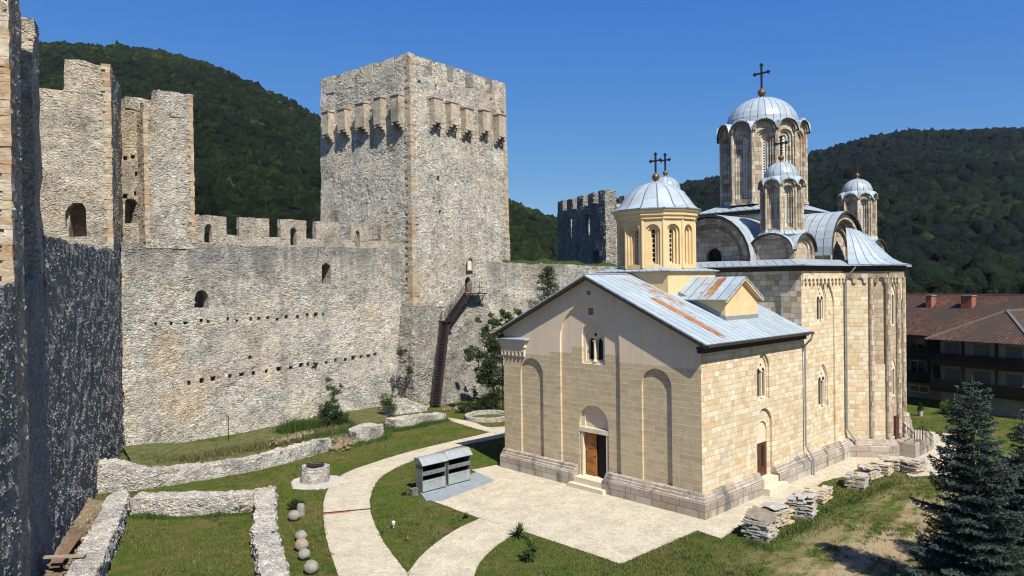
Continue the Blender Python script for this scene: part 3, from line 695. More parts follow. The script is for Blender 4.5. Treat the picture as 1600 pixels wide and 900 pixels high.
P_A = sheet('path', None, .035, M['paving'], world=pathA[:-1] + [G2(637, 897), G2(650, 935)])
P_B = sheet('path', None, .039, M['paving'], world=[G2(*p) for p in B0_] + [G2(*p) for p in B1_] + [G2(730, 940), G2(650, 937)])
plz = [(749, 811), (668, 781), (745, 739), (737, 735), (778, 727)]
plaza = [G2(*p) for p in plz] + [tuple(W(1.5, 14)[:2]), tuple(W(1.5, 1.5)[:2]), tuple(W(30, 1.5)[:2]), tuple(W(30, -2.9)[:2]), tuple(W(17, -2.6)[:2])] + [G2(*p) for p in [(1290, 752), (1215, 793), (1160, 820), (1127, 843), (1089, 830), (970, 882), (820, 832)]]
P_C = sheet('pavement', None, .043, M['paving'], world=plaza)
pathD = [G2(*p) for p in smooth_poly([(699, 653), (738, 660), (762, 668), (790, 667), (830, 664)])] + [G2(*p) for p in smooth_poly([(830, 676), (775, 677), (735, 668), (703, 658)])]
P_D = sheet('path', None, .047, M['paving'], world=pathD)
P_E = sheet('path', None, .033, M['paving'], world=[G2(*p) for p in [(1395, 708), (1420, 672), (1440, 676), (1475, 690), (1520, 712), (1530, 740), (1420, 745)]])
PAVED = [P_A, P_B, P_C, P_D, P_E]
sl = MB(); sl.prism([G2(*p) for p in [(665, 783), (690, 784), (773, 752), (745, 739), (657, 772)]], .0, .07)
tag(sl.build('concrete_slab', M['slab']), 'flat blue grey slab under the two metal candle shelters', 'slab')
# drain channel across the curved path
a = G(505, 803); b2 = G(581, 796); dr = MB()
d_ = (b2 - a); nrm_ = Vector((-d_.y, d_.x, 0)).normalized()
dr.bar(a + Vector((0, 0, .045)), b2 + Vector((0, 0, .045)), .12, .03)
tag(dr.build('drain_grate', M['rustiron']), 'thin dark iron drain grate crossing the curved stone path', 'drain')
br = MB(); q0 = a - nrm_ * .22; q1 = a + d_ * .55 - nrm_ * .16
br.bar(q0 + Vector((0, 0, .043)), q1 + Vector((0, 0, .043)), .14, .02)
tag(br.build('brick_strip', M['redm']), 'short reddish brick strip beside the drain on the path', 'brick strip')

# ------------------------------------------------------------------ ramparts
def quadgrid(mb, c0, c1, c2, c3, cell, mat=None):
    c0, c1, c2, c3 = map(Vector, (c0, c1, c2, c3))
    nu = max(1, round(max((c1 - c0).length, (c2 - c3).length) / cell)); nv = max(1, round(max((c3 - c0).length, (c2 - c1).length) / cell))
    vs = []
    for j in range(nv + 1):
        for i in range(nu + 1):
            s = i / nu; t = j / nv; vs.append(c0 * (1 - s) * (1 - t) + c1 * s * (1 - t) + c2 * s * t + c3 * (1 - s) * t)
    mb.faces(vs, [(j * (nu + 1) + i, j * (nu + 1) + i + 1, (j + 1) * (nu + 1) + i + 1, (j + 1) * (nu + 1) + i) for j in range(nv) for i in range(nu)], None, mat)
def mass(mb, b, t, cell=.5, mat=None, bottom=True):
    """closed block of masonry with subdivided faces; b, t: four bottom / top corners"""
    for i in range(4):
        j = (i + 1) % 4; quadgrid(mb, b[i], b[j], t[j], t[i], cell, mat)
    quadgrid(mb, t[0], t[1], t[2], t[3], cell, mat)
    if bottom: quadgrid(mb, b[3], b[2], b[1], b[0], cell * 4 if False else cell, mat)
def P3(p, z): return Vector((p[0], p[1], z))
def wall_mass(mb, p, q, th, z0, zp, zq, cell=.5, side=1, mat=None, base=0.0):
    """wall from p to q, its face on the line and its thickness away on side; base: batter of the foot"""
    p = Vector((p[0], p[1])); q = Vector((q[0], q[1])); d = (q - p).normalized(); n = Vector((-d.y, d.x)) * side
    pb = p - n * base; qb = q - n * base
    mass(mb, [P3(pb, z0), P3(qb, z0), P3(q + n * th, z0), P3(p + n * th, z0)], [P3(p, zp), P3(q, zq), P3(q + n * th, zq), P3(p + n * th, zp)], cell, mat)
STUD = {'donjon_rubble': (17, .08, .19, .055), 'talus_rubble': (12, .10, .24, .085), 'curtain_rubble': (17, .08, .18, .055), 'near_rubble': (20, .07, .17, .05), 'gate_tower_rubble': (18, .08, .17, .055), 'flank_rubble': (30, .06, .13, .05)}
def finish(mb, name, mat, parent=None, amp=.07, freq=.9, seed=0, cutters=None, er=None):
    mb.displace(amp, freq, seed); mb.displace(.035, 2.6, seed + 9)
    if er is None: er = .45
    if er: mb.erode(max(v[2] for v in mb.v), .7, er, .9, seed)
    o = mb.build(name, mat, parent, weld=True)
    if cutters is not None and cutters.v: cut(o, cutters)
    dn = STUD.get(mat.name.split('.')[0])
    if dn: stud(o, *dn, seed=seed)
    return o
def hole(cb, P, d2, s, z, w, h, depth, arched=False, out=.5):
    """cutter box at distance s along the face through P (direction d2), going depth inwards; face normal points to the camera side"""
    d = Vector((d2[0], d2[1], 0)); n = Vector((-d.y, d.x, 0))
    c = Vector((P[0], P[1], 0)) + d * s; HOLES.append((c.x, c.y, w, z, z + h + (w / 2 if arched else 0), d.x, d.y))
    if n.dot(c - Vector((0, 0, 0))) < 0: n = -n          # inwards = away from the yard
    n_ = n; a = c - n_ * out; e = c + n_ * depth
    prof = [(-w / 2, z), (w / 2, z), (w / 2, z + h)] + ([(w / 2 * math.cos(t), z + h + w / 2 * math.sin(t)) for t in [math.pi * k / 6 for k in range(1, 6)]] if arched else []) + [(-w / 2, z + h)]
    if arched: rr_ = random.Random(int(abs(s) * 97) + 1); prof = [(x * (1 + rr_.uniform(-.13, .13)), zz + rr_.uniform(-.06, .06) * h) for x, zz in prof]
    N = len(prof); vs = [a + d * x + Vector((0, 0, zz)) for x, zz in prof] + [e + d * x + Vector((0, 0, zz)) for x, zz in prof]
    cb.faces(vs, [tuple(range(N - 1, -1, -1)), tuple(range(N, 2 * N))] + [(k, (k + 1) % N, N + (k + 1) % N, N + k) for k in range(N)])

# --- the long curtain wall between the gorge tower and the donjon
CA = Vector((-28.6, 52.9)); CB = Vector((-10.9, 70.8)); cd = (CB - CA).normalized(); cn = Vector((-cd.y, cd.x))   # cn points outwards (away from the yard)
if cn.y < 0: cn = -cn
CL = (CB - CA).length
def cur(px, py): return on_line(px, py, CA, cd)
ct = empty('curtain_wall', (0, 0, 0), 0, 'tall pale rubble curtain wall with two rows of beam holes, joining the square donjon', 'rampart')
cw = MB(); wall_mass(cw, CA, CB + cd * 1.5, 2.6, -.3, 15.3, 15.5, .42, side=1 if Vector((-cd.y, cd.x)).y > 0 else -1, base=.35)
cb = MB()
for i, px in enumerate([245, 270, 292, 313, 327, 356, 370, 390, 404, 417, 434, 448, 465, 478, 492, 505]):
    s, z = cur(px, 508 - (px - 245) * .055 + rnd.uniform(-1, 1)); hole(cb, CA, cd, s + rnd.uniform(-.15, .15), z - .1 + rnd.uniform(-.12, .12), rnd.uniform(.2, .36), rnd.uniform(.2, .4), .7)
for i in range(19):
    px = [295, 315, 333, 356, 376, 396, 414, 434, 452, 467, 480, 494, 508, 523, 537, 550, 562, 574, 585][i]
    s, z = cur(px, 598 - (px - 295) * .152); hole(cb, CA, cd, s + rnd.uniform(-.1, .1), z - .15 + rnd.uniform(-.06, .06), rnd.uniform(.28, .46), rnd.uniform(.28, .42), .8)
for (px, py, w, h, ar, dep) in [(315, 481, 1.05, .85, True, 1.7), (509, 444, .85, 1.5, True, 1.7), (389, 561, .3, .3, False, .6), (506, 452, .01, .01, False, .1)][:3]:
    s, z = cur(px, py); hole(cb, CA, cd, s, z, w, h, dep, ar)
finish(cw, 'wall', M['curtain'], ct, .11, .55, 3, cb, .12)
# a lamp of brick-red repair on the wall is in the rubble itself; the parapet stands back on the wall walk
par = MB(); cb2 = MB(); sgn = 1 if Vector((-cd.y, cd.x)).y > 0 else -1
P1 = CA + cn * 1.3
def pr(px, py): return on_line(px, py, P1, cd)
s0 = pr(296, 400)[0]; s1 = pr(606, 380)[0]
wall_mass(par, P1 + cd * s0, P1 + cd * s1, .6, 15.0, 16.2, 16.2, .5, side=sgn)
cpp = MB()
for px_ in (325, 458, 558): hole(cpp, P1, cd, pr(px_, 360)[0], 15.55, .62, 1.0, 1.6, True)
finish(par, 'parapet', M['near'], ct, .05, .9, 4, cpp, .1)
for (a_, b_, top, slit) in [(300, 355, 337, 325), (363, 421, 341, None), (427, 479, 344, 458), (482, 531, 347, None), (538, 577, 350, 558), (584, 603, 351, None)]:
    sa = pr(a_ + (11 if a_ > 310 else 0), top)[0]; sb = pr(b_ - 1, top)[0]; zt = pr((a_ + b_) / 2, top)[1]; mm = MB(); cc = MB()
    wall_mass(mm, P1 + cd * sa, P1 + cd * sb, .55, 16.1, zt + .05, zt + .05, .35, side=sgn)
    if slit: hole(cc, P1, cd, pr(slit, top)[0], 15.6, .62, 1.15, 1.6, True)
    finish(mm, 'merlon', M['near'], ct, .04, .9, 5 + a_, cc, .15)

# --- donjon
DC = Vector((-9.6, 70.0)); dR = Vector((.625, .781)); dL = Vector((-.781, .625)); SL, SR = 14.0, 14.6
def dj(a, b, z, o=0.0):
    """a metres along the right face, b along the left face, o outwards"""
    p = DC + dR * a + dL * b; c = DC + dR * SR / 2 + dL * SL / 2; return p
dt = empty('donjon_tower', (DC.x + dR.x * 7 + dL.x * 7, DC.y + dR.y * 7 + dL.y * 7, 0), 0, 'tall square stone keep with projecting box machicolations under its top', 'tower')
dt.location = (0, 0, 0)
def ring(off): return [DC - dR * off - dL * off, DC + dR * (SR + off) - dL * off, DC + dR * (SR + off) + dL * (SL + off), DC - dR * off + dL * (SL + off)]
ZT = 34.3
tw = MB(); lv = [(-.3, 1.15), (3.5, .95), (7.5, .55), (9.8, .28), (22, .10), (ZT, 0.0)]
tal = MB()
for (z0, o0), (z1, o1) in zip(lv[:3], lv[1:4]):
    b_ = ring(o0); t_ = ring(o1)
    for i in range(4):
        j = (i + 1) % 4; quadgrid(tal, P3(b_[i], z0), P3(b_[j], z0), P3(t_[j], z1), P3(t_[i], z1), .4)
quadgrid(tal, *[P3(p, -.3) for p in ring(1.15)[::-1]], 1.0); quadgrid(tal, *[P3(p, 9.8) for p in ring(.28)], 1.0)
finish(tal, 'battered_foot', M['talus'], dt, .14, .7, 22, None, 0)
lv2 = [(9.6, .22)] + lv[4:]
for (z0, o0), (z1, o1) in zip(lv2[:-1], lv2[1:]):
    b_ = ring(o0); t_ = ring(o1)
    for i in range(4):
        j = (i + 1) % 4; quadgrid(tw, P3(b_[i], z0), P3(b_[j], z0), P3(t_[j], z1), P3(t_[i], z1), .5)
t_ = ring(0); quadgrid(tw, *[P3(p, ZT) for p in t_], .7); b_ = ring(.22); quadgrid(tw, *[P3(p, 9.6) for p in b_[::-1]], .7)
cb = MB()
def rt(px, py): return on_line(px, py, DC, dR)
def lf(px, py): return on_line(px, py, DC, dL)
def hole2(cb, face, s, z, w, h, dep, ar=False): hole(cb, DC, dR if face == 'R' else dL, s, z, w, h, dep, ar, out=2.5)
for (f, px, py, w, h, ar, dep) in [('R', 729.5, 457, .95, 1.15, True, 1.6), ('R', 686, 334, .3, .35, False, .7), ('R', 684, 283, .4, .5, False, .7), ('R', 720, 325, .14, .9, False, .7), ('R', 728, 362, .14, .6, False, .7), ('R', 655, 130, .35, .3, False, .6), ('R', 767, 157, .3, .3, False, .6),
                                ('L', 571, 265, .13, 1.2, False, .7), ('L', 576, 312, .13, 1.2, False, .7), ('R', 681, 141, .25, .6, False, .5)]:
    s, z = (rt if f == 'R' else lf)(px, py); hole2(cb, f, s, z, w, h, dep, ar)
finish(tw, 'wall', M['tower'], dt, .09, .6, 21, cb, .25)
# filled crenels along the rim
def face_box(mb, face, s0, s1, z0, z1, out, inn=.25, mat=None, taper=0.0):
    d = dR if face == 'R' else dL; o = dL if face == 'R' else dR
    p = DC + d * s0 - o * out; q = DC + d * s1 - o * out; p2 = DC + d * s0 + o * inn; q2 = DC + d * s1 + o * inn
    mb.hexa([P3(p, z0), P3(q, z0), P3(q2, z0), P3(p2, z0)], [P3(p, z1), P3(q, z1), P3(q2, z1), P3(p2, z1)], mat)
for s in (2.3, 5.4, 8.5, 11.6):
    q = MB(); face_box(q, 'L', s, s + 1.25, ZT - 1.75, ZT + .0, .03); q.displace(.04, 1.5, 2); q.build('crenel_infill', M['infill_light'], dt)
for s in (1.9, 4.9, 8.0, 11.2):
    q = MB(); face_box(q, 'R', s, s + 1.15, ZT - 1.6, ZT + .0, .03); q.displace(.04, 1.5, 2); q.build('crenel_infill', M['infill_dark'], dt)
def machi(face, s, w, zt, h, dep):
    q = MB(); d = dR if face == 'R' else dL; o = dL if face == 'R' else dR
    # shell: front and two cheeks, hollow underneath, with a sloping slab roof
    def pt(ss, oo, z): p = DC + d * ss - o * oo; return Vector((p.x, p.y, z))
    th = .22
    for (a, b, o0, o1) in [(s, s + w, dep - th, dep), (s, s + th, -.1, dep - th), (s + w - th, s + w, -.1, dep - th)]:
        q.hexa([pt(a, o1, zt - h), pt(b, o1, zt - h), pt(b, o0, zt - h), pt(a, o0, zt - h)], [pt(a, o1, zt), pt(b, o1, zt), pt(b, o0, zt), pt(a, o0, zt)])
    q.displace(.03, 1.7, int(s * 10)); root = q.build('box_machicolation', M['dressed'], dt)
    r = MB(); r.hexa([pt(s - .07, dep + .09, zt), pt(s + w + .07, dep + .09, zt), pt(s + w + .07, -.1, zt), pt(s - .07, -.1, zt)], [pt(s - .07, dep + .09, zt + .07), pt(s + w + .07, dep + .09, zt + .07), pt(s + w + .07, -.1, zt + .35), pt(s - .07, -.1, zt + .35)])
    r.build('cap_slab', M['quoin'], root)
    for a in (s, s + w - .34):
        c = MB()
        for k, (oo, zz) in enumerate([(dep - .05, .25), (dep * .66, .52), (dep * .34, .8)]):
            c.hexa([pt(a, oo, zt - h - zz), pt(a + .34, oo, zt - h - zz), pt(a + .34, -.1, zt - h - zz), pt(a, -.1, zt - h - zz)], [pt(a, oo, zt - h - (zz - .27)), pt(a + .34, oo, zt - h - (zz - .27)), pt(a + .34, -.1, zt - h - (zz - .27)), pt(a, -.1, zt - h - (zz - .27))])
        c.displace(.03, 3, 3); c.build('corbel', M['dressed'], root)
for (x0, x1, yt, yb) in [(506, 525, 173, 217), (530, 551, 169, 219), (556, 581, 160, 207), (587, 607, 151, 202), (613, 635, 147, 198)]:
    sa = lf(x0 + 4, yt)[0]; sb = lf(x1, yt)[0]; s_ = min(sa, sb); w = max(1.35, abs(sa - sb)); zc = lf((x0 + x1) / 2, yt)[1] - .2
    machi('L', s_ + .3, w * .68, zc - .12, 2.35 + rnd.uniform(-.25, .25), .82)
for (x0, x1, yt, yb) in [(667, 687, 151, 192), (693, 712, 158, 196), (717, 735, 167, 206), (744, 761, 170, 207), (769, 786, 177, 215)]:
    sa = rt(x0, yt)[0]; sb = rt(x1, yt)[0]; zc = rt((x0 + x1) / 2, yt)[1]
    machi('R', min(sa, sb) + .2, abs(sa - sb) * .66, zc - .35, 2.3 + rnd.uniform(-.2, .2), .8)
def quoins(name, P, da, db, z0, z1, parent, offs=lambda z: 0.0, mat=None, h=.34, la=.62, lb=.34, seed=0):
    """long and short corner stones: P corner, da / db unit directions of the two faces"""
    g = random.Random(seed); z = z0; q = MB(); k = 0
    while z < z1 - .1:
        hh = min(h * g.uniform(.8, 1.2), z1 - z); a = (la if k % 2 else lb) * g.uniform(.8, 1.2); b = (lb if k % 2 else la) * g.uniform(.8, 1.2); o = offs(z + hh / 2) + g.uniform(.015, .05)
        c = Vector((P[0], P[1])) - da * o - db * o
        poly = [c, c + da * (a + o), c + da * (a + o) + db * (b + o), c + db * (b + o)]
        q.hexa([P3(p, z + .004) for p in poly], [P3(p, z + hh - .004) for p in poly]); z += hh; k += 1
    q.displace(.03, 3.1, seed); return q.build(name, mat or M['quoin'], parent)
def djoff(z): return float(np.interp(z, [a for a, b in lv], [b for a, b in lv]))
quoins('quoins', DC, dR, dL, 9.8, ZT - .1, dt, djoff, seed=3)
quoins('quoins', DC + dR * SR, -dR, dL, 9.8, ZT - .1, dt, djoff, seed=4)
# white niche plate above the door, timber door, iron stair
s, z = rt(730, 423); q = MB(); c_ = DC + dR * s - dL * .46
fr = lambda a, zz, d: (c_.x + dR.x * a + dL.x * d, c_.y + dR.y * a + dL.y * d, zz)
relief(q, fr, arch(-.5, .5, z, z + .95), 0, [K(arch(-.36, .36, z + .12, z + .95), .18, M['white'])], M['quoin']); q.build('niche', None, dt)
s, z = rt(729.5, 457); c2_ = DC + dR * s + dL * .35
q = MB(); q.obox((c2_.x, c2_.y, z + .85), dR.to_3d() * .44, dL.to_3d() * .03, (0, 0, .85)); q.build('door', M['woodd'], dt)

st = empty('iron_staircase', (-7.6, 70.0, 0), 0, 'dark rusty iron staircase climbing to the keep doorway in two flights', 'staircase')
st.location = (0, 0, 0)
def flight(p, q, w, side, n, name='flight'):
    p = Vector(p); q = Vector(q); sd_ = Vector(side).normalized() * w / 2; b = MB()
    for sgn_ in (-1, 1): b.bar(p + sd_ * sgn_, q + sd_ * sgn_, .06, .22)
    b.build('stringer', M['rustiron'], st)
    b = MB(); dd = (q - p)
    for k in range(1, n):
        c = p + dd * (k / n); b.obox(c, sd_, Vector((-sd_.y, sd_.x, 0)).normalized() * .14, (0, 0, .02))
    b.build('treads', M['rustiron'], st)
    for sgn_ in (-1, 1):
        b = MB(); up = Vector((0, 0, .95)); b.bar(p + sd_ * sgn_ + up, q + sd_ * sgn_ + up, .04)
        b.bar(p + sd_ * sgn_ + up * .5, q + sd_ * sgn_ + up * .5, .03)
        for k in range(0, 9): c = p + dd * (k / 8) + sd_ * sgn_; b.bar(c, c + up, .035)
        b.build('handrail', M['rustiron'], st)
spl, zpl = rt(735, 461); pl0 = DC + dR * rt(722, 461)[0] - dL * .3; pl1 = DC + dR * rt(746, 461)[0] - dL * .3; zpl = rt(729, 458)[1]
b = MB(); c = (pl0 + pl1) / 2 - dL * .55; half = (pl1 - pl0).length / 2
b.obox((c.x, c.y, zpl - .06), dR.to_3d() * half, dL.to_3d() * .55, (0, 0, .05)); b.build('landing', M['rustiron'], st)
b = MB()
for k in (0, .5, 1):
    p = pl0.lerp(pl1, k) - dL * 1.05; b.bar((p.x, p.y, zpl), (p.x, p.y, zpl + 1.15), .045)
e0 = pl0 - dL * 1.05; e1 = pl1 - dL * 1.05
for zz in (.55, 1.15): b.bar((e0.x, e0.y, zpl + zz), (e1.x, e1.y, zpl + zz), .04); b.bar((e1.x, e1.y, zpl + zz), (pl1.x, pl1.y, zpl + zz), .04)
for k in (.1, .9):
    p = pl0.lerp(pl1, k); b.bar((p.x, p.y, zpl - 1.3), (p.x - dL.x * 1.0, p.y - dL.y * 1.0, zpl - .1), .07)
b.build('railing', M['rustiron'], st)
top = pl0 - dL * .55; land = DC + dR * rt(688, 503)[0] - dL * 1.1; zl_ = on_line(700, 501, (land.x, land.y), dR)[1]
flight((land.x, land.y, zl_), (top.x, top.y, zpl), .75, dL.to_3d(), 16)
b = MB(); b.obox((land.x - dR.x * .2, land.y - dR.y * .2, zl_ - .04), dR.to_3d() * .65, dL.to_3d() * .6, (0, 0, .04)); b.build('landing', M['rustiron'], st)
foot = G(680, 637); flight((foot.x, foot.y, 0), (land.x - dR.x * .4, land.y - dR.y * .4 - .1, zl_), .75, (1, .1, 0), 30)

# --- gorge tower with open back, standing on the curtain corner
g3 = empty('gate_tower', (0, 0, 0), 0, 'pale ruined tower with stepped crenels rising at the left end of the long curtain wall', 'tower')
def cut_face(mbname, x0, x1, ytop, D0, zb, dep, parent, mat, seed, holes=(), d2=None, P=None, cell=.45, name='wall'):
    d2 = d2 or cd; P = P or CA
    sa = on_line(x0, ytop, P, d2)[0]; sb = on_line(x1, ytop, P, d2)[0]; zt = on_line((x0 + x1) / 2, ytop, P, d2)[1]
    q = MB(); n = Vector((-d2.y, d2.x)); sg = 1 if n.y > 0 else -1
    a = Vector(P) + d2 * sa; b = Vector(P) + d2 * sb; wall_mass(q, a, b, dep, zb, zt, zt, cell, side=sg)
    cc = MB()
    for (px, py, w, h, ar, dd_) in holes:
        s, z = on_line(px, py, P, d2); hole(cc, P, d2, s, z, w, h, dd_, ar)
    return finish(q, name, mat, parent, .07, .7, seed, cc), a, b, zt
_, ga, gb, gz = cut_face('w', 224, 300, 178, 0, 14.9, 2.8, g3, M['gate'], 31)
for (x0, x1, yt) in [(245, 300, 145)]:
    cut_face('m', x0, x1, yt, 0, gz - .1, .9, g3, M['gate'], 33, name='merlon')
cut_face('m', 224, 246, 160, 0, gz - .1, .9, g3, M['gate'], 34, name='merlon')
PB = CA + cn * 1.5
cut_face('w', 186, 226, 170, 0, 12.5, 2.5, g3, M['near'], 35, holes=[(205, 350, .9, 1.5, True, 1.6), (196, 250, .3, .3, False, .8), (208, 248, .3, .3, False, .8), (214, 275, .3, .3, False, .8), (196, 310, .35, .35, False, .8), (213, 306, .3, .35, False, .8)], P=PB)
cut_face('m', 196, 246, 154, 0, 25.5, .9, g3, M['gate'], 36, P=PB, name='merlon')
quoins('quoins', ga + cd * .02, cd, cn, 15.4, gz, g3, lambda z: .03, seed=8, la=.35, lb=.3)
quoins('quoins', gb, -cd, cn, 15.4, gz + 1.8, g3, lambda z: .03, seed=9, la=.4, lb=.25)

# --- flank: long wall running from the corner towards the viewer, seen at a grazing angle
FA = Vector((-28.6, 52.9)); FB = Vector((-17.9, 25.6)); fd = (FB - FA).normalized(); fn = Vector((fd.y, -fd.x))      # fd towards the camera
if fn.x > 0: fn = -fn                                                                                        # fn outwards (to the left)
def fl(px, py): return on_line(px, py, FA, fd)
t2s = fl(171, 100)[0]                     # where the second tower's corner stands
fw = empty('flank_wall', (0, 0, 0), 0, 'high rough rubble wall at far left raked by the sun, running towards the viewer', 'rampart')
q = MB(); LF = (FB - FA).length; sg = 1 if Vector((-fd.y, fd.x)).dot(fn) > 0 else -1
s77 = fl(70, 378)[0]
wall_mass(q, FA, FA + fd * s77, 2.4, -.3, 14.7, 14.3, .22, side=sg)
finish(q, 'wall', M['flank'], fw, .055, 2.2, 41)
q = MB(); wall_mass(q, FA + fd * (s77 + .01), FA + fd * 29.83, 2.4, -.3, 12.5, 12.2, .25, side=sg); wall_mass(q, FA + fd * 29.86 - fn * .40, FA + fd * 37 - fn * .40, 2.6, -.3, 12.2, 12.1, .3, side=sg); finish(q, 'wall', M['flank'], fw, .05, 2.2, 42)

t2 = empty('wall_tower', (0, 0, 0), 0, 'tall pale tower with a ragged arched hole low in its sunlit face', 'tower')
fp = FA + fd * t2s
q = MB(); w2 = 6.5
c0 = fp; c1 = fp + fn * w2; c2 = FA + fn * w2 - fd * 1.5; c3 = FA - fd * 1.5
zt2 = fl(171, 98)[1]
mass(q, [P3(c0, 14.0), P3(c1, 14.0), P3(c2, 14.0), P3(c3, 14.0)], [P3(c0, zt2 - 1.9), P3(c1, zt2 - 1.9), P3(c2, zt2 - 1.9), P3(c3, zt2 - 1.9)], .42)
cc = MB(); s, z = on_line(122, 370, fp, -fn if (-fn).x > 0 else fn); dd2 = -fn if (-fn).x > 0 else fn
hole(cc, fp, dd2, s, z, 1.1, 1.75, 2.0, True); hole(cc, fp, dd2, s - .25, z + .7, 1.0, .9, .5, True)
finish(q, 'wall', M['near'], t2, .08, .7, 43, cc)
q = MB(); sA = on_line(99, 100, fp, dd2)[0]
a = fp + dd2 * sA; mass(q, [P3(a, zt2 - 2.2), P3(fp, zt2 - 2.2), P3(fp - fd * 1.0, zt2 - 2.2), P3(a - fd * 1.0, zt2 - 2.2)], [P3(a, zt2), P3(fp, zt2), P3(fp - fd * 1.0, zt2), P3(a - fd * 1.0, zt2)], .42)
finish(q, 'merlon', M['near'], t2, .06, .7, 44)
q = MB(); mass(q, [P3(fp - fd * 1.05, zt2 - 2.2), P3(c3, zt2 - 2.2), P3(c3 + fn * .9, zt2 - 2.2), P3(fp - fd * 1.05 + fn * .9, zt2 - 2.2)], [P3(fp - fd * 1.05, zt2 - .1), P3(c3, zt2 - .3), P3(c3 + fn * .9, zt2 - .3), P3(fp - fd * 1.05 + fn * .9, zt2 - .1)], .42)
finish(q, 'parapet', M['flank'], t2, .06, .7, 45)
quoins('quoins', fp, -fd, fn, 14.5, zt2 - .1, t2, lambda z: .02, seed=12, la=.3, lb=.45)

def near_tower(name, pxc, ytop, label, zb, length, out, seed, wd=5.0, mat='near', turn=0.0):
    """a tower on the flank wall: its corner seen at pixel column pxc, front face to the viewer"""
    e = empty(name, (0, 0, 0), 0, label, 'tower')
    s = pxc; p = FA + fd * s - fn * out; zt = ytop
    fd2 = Vector((fd.x * math.cos(turn) - fd.y * math.sin(turn), fd.x * math.sin(turn) + fd.y * math.cos(turn)))
    q = MB(); a = p; b = p + fn * wd; c = b - fd2 * length; d = p - fd2 * length
    mass(q, [P3(a, -.3), P3(b, -.3), P3(c, -.3), P3(d, -.3)], [P3(a, zt), P3(b, zt), P3(c, zt), P3(d, zt)], .42)
    finish(q, 'wall', M[mat], e, .09, .7, seed); return e, a, zt, fd2
e1, a1, z1_, f1 = near_tower('mural_tower', 24.3, 23.3, 'second nearest tower at far left with a pale sunlit top and dark flank', 0, 1.2, -.10, 51)
e0_, a0, z0_, f0_ = near_tower('corner_turret', 29.85, 26.8, 'nearest tower cropped by the left edge, with warm orange corner stones', 0, 1.65, .30, 52)
quoins('quoins', a0, -f0_, fn, 12.2, z0_, e0_, lambda z: .03, seed=14, la=.25, lb=.5, h=.30)

# --- ruined tower and connecting wall behind the church
FT = Vector((11.6, 89.0)); ftd = Vector((-.40, .917)); ftn = Vector((.917, .40)); ft = empty('ruined_tower', (0, 0, 0), 0, 'shaded crenellated ruin with two tall windows behind the narthex roof', 'tower')
def fz(px, py): return on_line(px, py, FT, ftd)
zc = fz(944, 297)[1]; fl_len = fz(871, 312)[0]
q = MB(); th = 1.5
mass(q, [P3(FT, 0), P3(FT + ftn * th, 0), P3(FT + ftn * th + ftd * fl_len, 0), P3(FT + ftd * fl_len, 0)], [P3(FT, zc - 1.7), P3(FT + ftn * th, zc - 1.7), P3(FT + ftn * th + ftd * fl_len, zc - 1.7), P3(FT + ftd * fl_len, zc - 1.7)], .5)
cc = MB()
for (px, py) in ((918, 368), (890, 371)):
    s, z = fz(px, py); hole(cc, FT, ftd, s, z, 1.25, 2.7, .35)
    pw = [FT + ftn * .3 + ftd * (s - .62), FT + ftn * .3 + ftd * (s + .62), FT + ftn * 2.2 + ftd * (s + 3.3), FT + ftn * 2.2 + ftd * (s - .75)]
    cc.hexa([P3(p, z) for p in pw], [P3(p, z + 2.7) for p in pw])
s, z = fz(932, 416); hole(cc, FT, ftd, s, z - 1, 1.6, 2.3, 3, True)
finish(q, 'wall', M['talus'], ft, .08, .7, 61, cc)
for k in range(5):
    a_ = fl_len * (k * .218); b_ = a_ + fl_len * (.125 if k < 4 else .125); q = MB()
    p = FT + ftd * a_; r_ = FT + ftd * b_
    mass(q, [P3(p, zc - 1.8), P3(p + ftn * th, zc - 1.8), P3(r_ + ftn * th, zc - 1.8), P3(r_, zc - 1.8)], [P3(p, zc), P3(p + ftn * th, zc), P3(r_ + ftn * th, zc), P3(r_, zc)], .5)
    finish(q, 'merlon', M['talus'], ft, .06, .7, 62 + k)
q = MB(); e_ = FT + ftd * (fl_len - .05); mass(q, [P3(e_ + ftn * th, 0), P3(e_ + ftn * 11, 0), P3(e_ + ftn * 11 + ftd, 0), P3(e_ + ftn * th + ftd, 0)], [P3(e_ + ftn * th, zc - 2.2), P3(e_ + ftn * 11, zc - 2.6), P3(e_ + ftn * 11 + ftd, zc - 2.6), P3(e_ + ftn * th + ftd, zc - 2.2)], .6); finish(q, 'side_wall', M['gate'], ft, .08, .7, 71)
q = MB(); wall_mass(q, FT + ftn * th, FT + ftn * 14, 1.6, 0, zc - 1.6, zc - 2.6, .5, side=1 if Vector((-ftn.y, ftn.x)).y > 0 else -1)
finish(q, 'side_wall', M['tower'], ft, .08, .7, 70)
for k in range(3):
    p = FT + ftn * (th + 1.2 + k * 3.0); q = MB(); r_ = p + ftn * 1.5; o_ = Vector((-ftn.y, ftn.x)) * (1 if Vector((-ftn.y, ftn.x)).y > 0 else -1)
    zz = zc - 1.75 - k * .22; mass(q, [P3(p, zz), P3(r_, zz), P3(r_ + o_ * 1.2, zz), P3(p + o_ * 1.2, zz)], [P3(p, zz + 1.2), P3(r_, zz + 1.2), P3(r_ + o_ * 1.2, zz + 1.2), P3(p + o_ * 1.2, zz + 1.2)], .5)
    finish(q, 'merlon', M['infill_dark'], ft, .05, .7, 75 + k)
lw = MB(); wall_mass(lw, (-4.2, 77.8), (17.0, 86.5), 2.2, -.3, 14.35, 13.5, .45, side=1, base=.3)
o = finish(lw, 'rear_wall', M['curtain'], None, .14, .6, 81); tag(o, 'rough pale rubble wall between the keep and the narthex roof, weeds along its top', 'rampart')

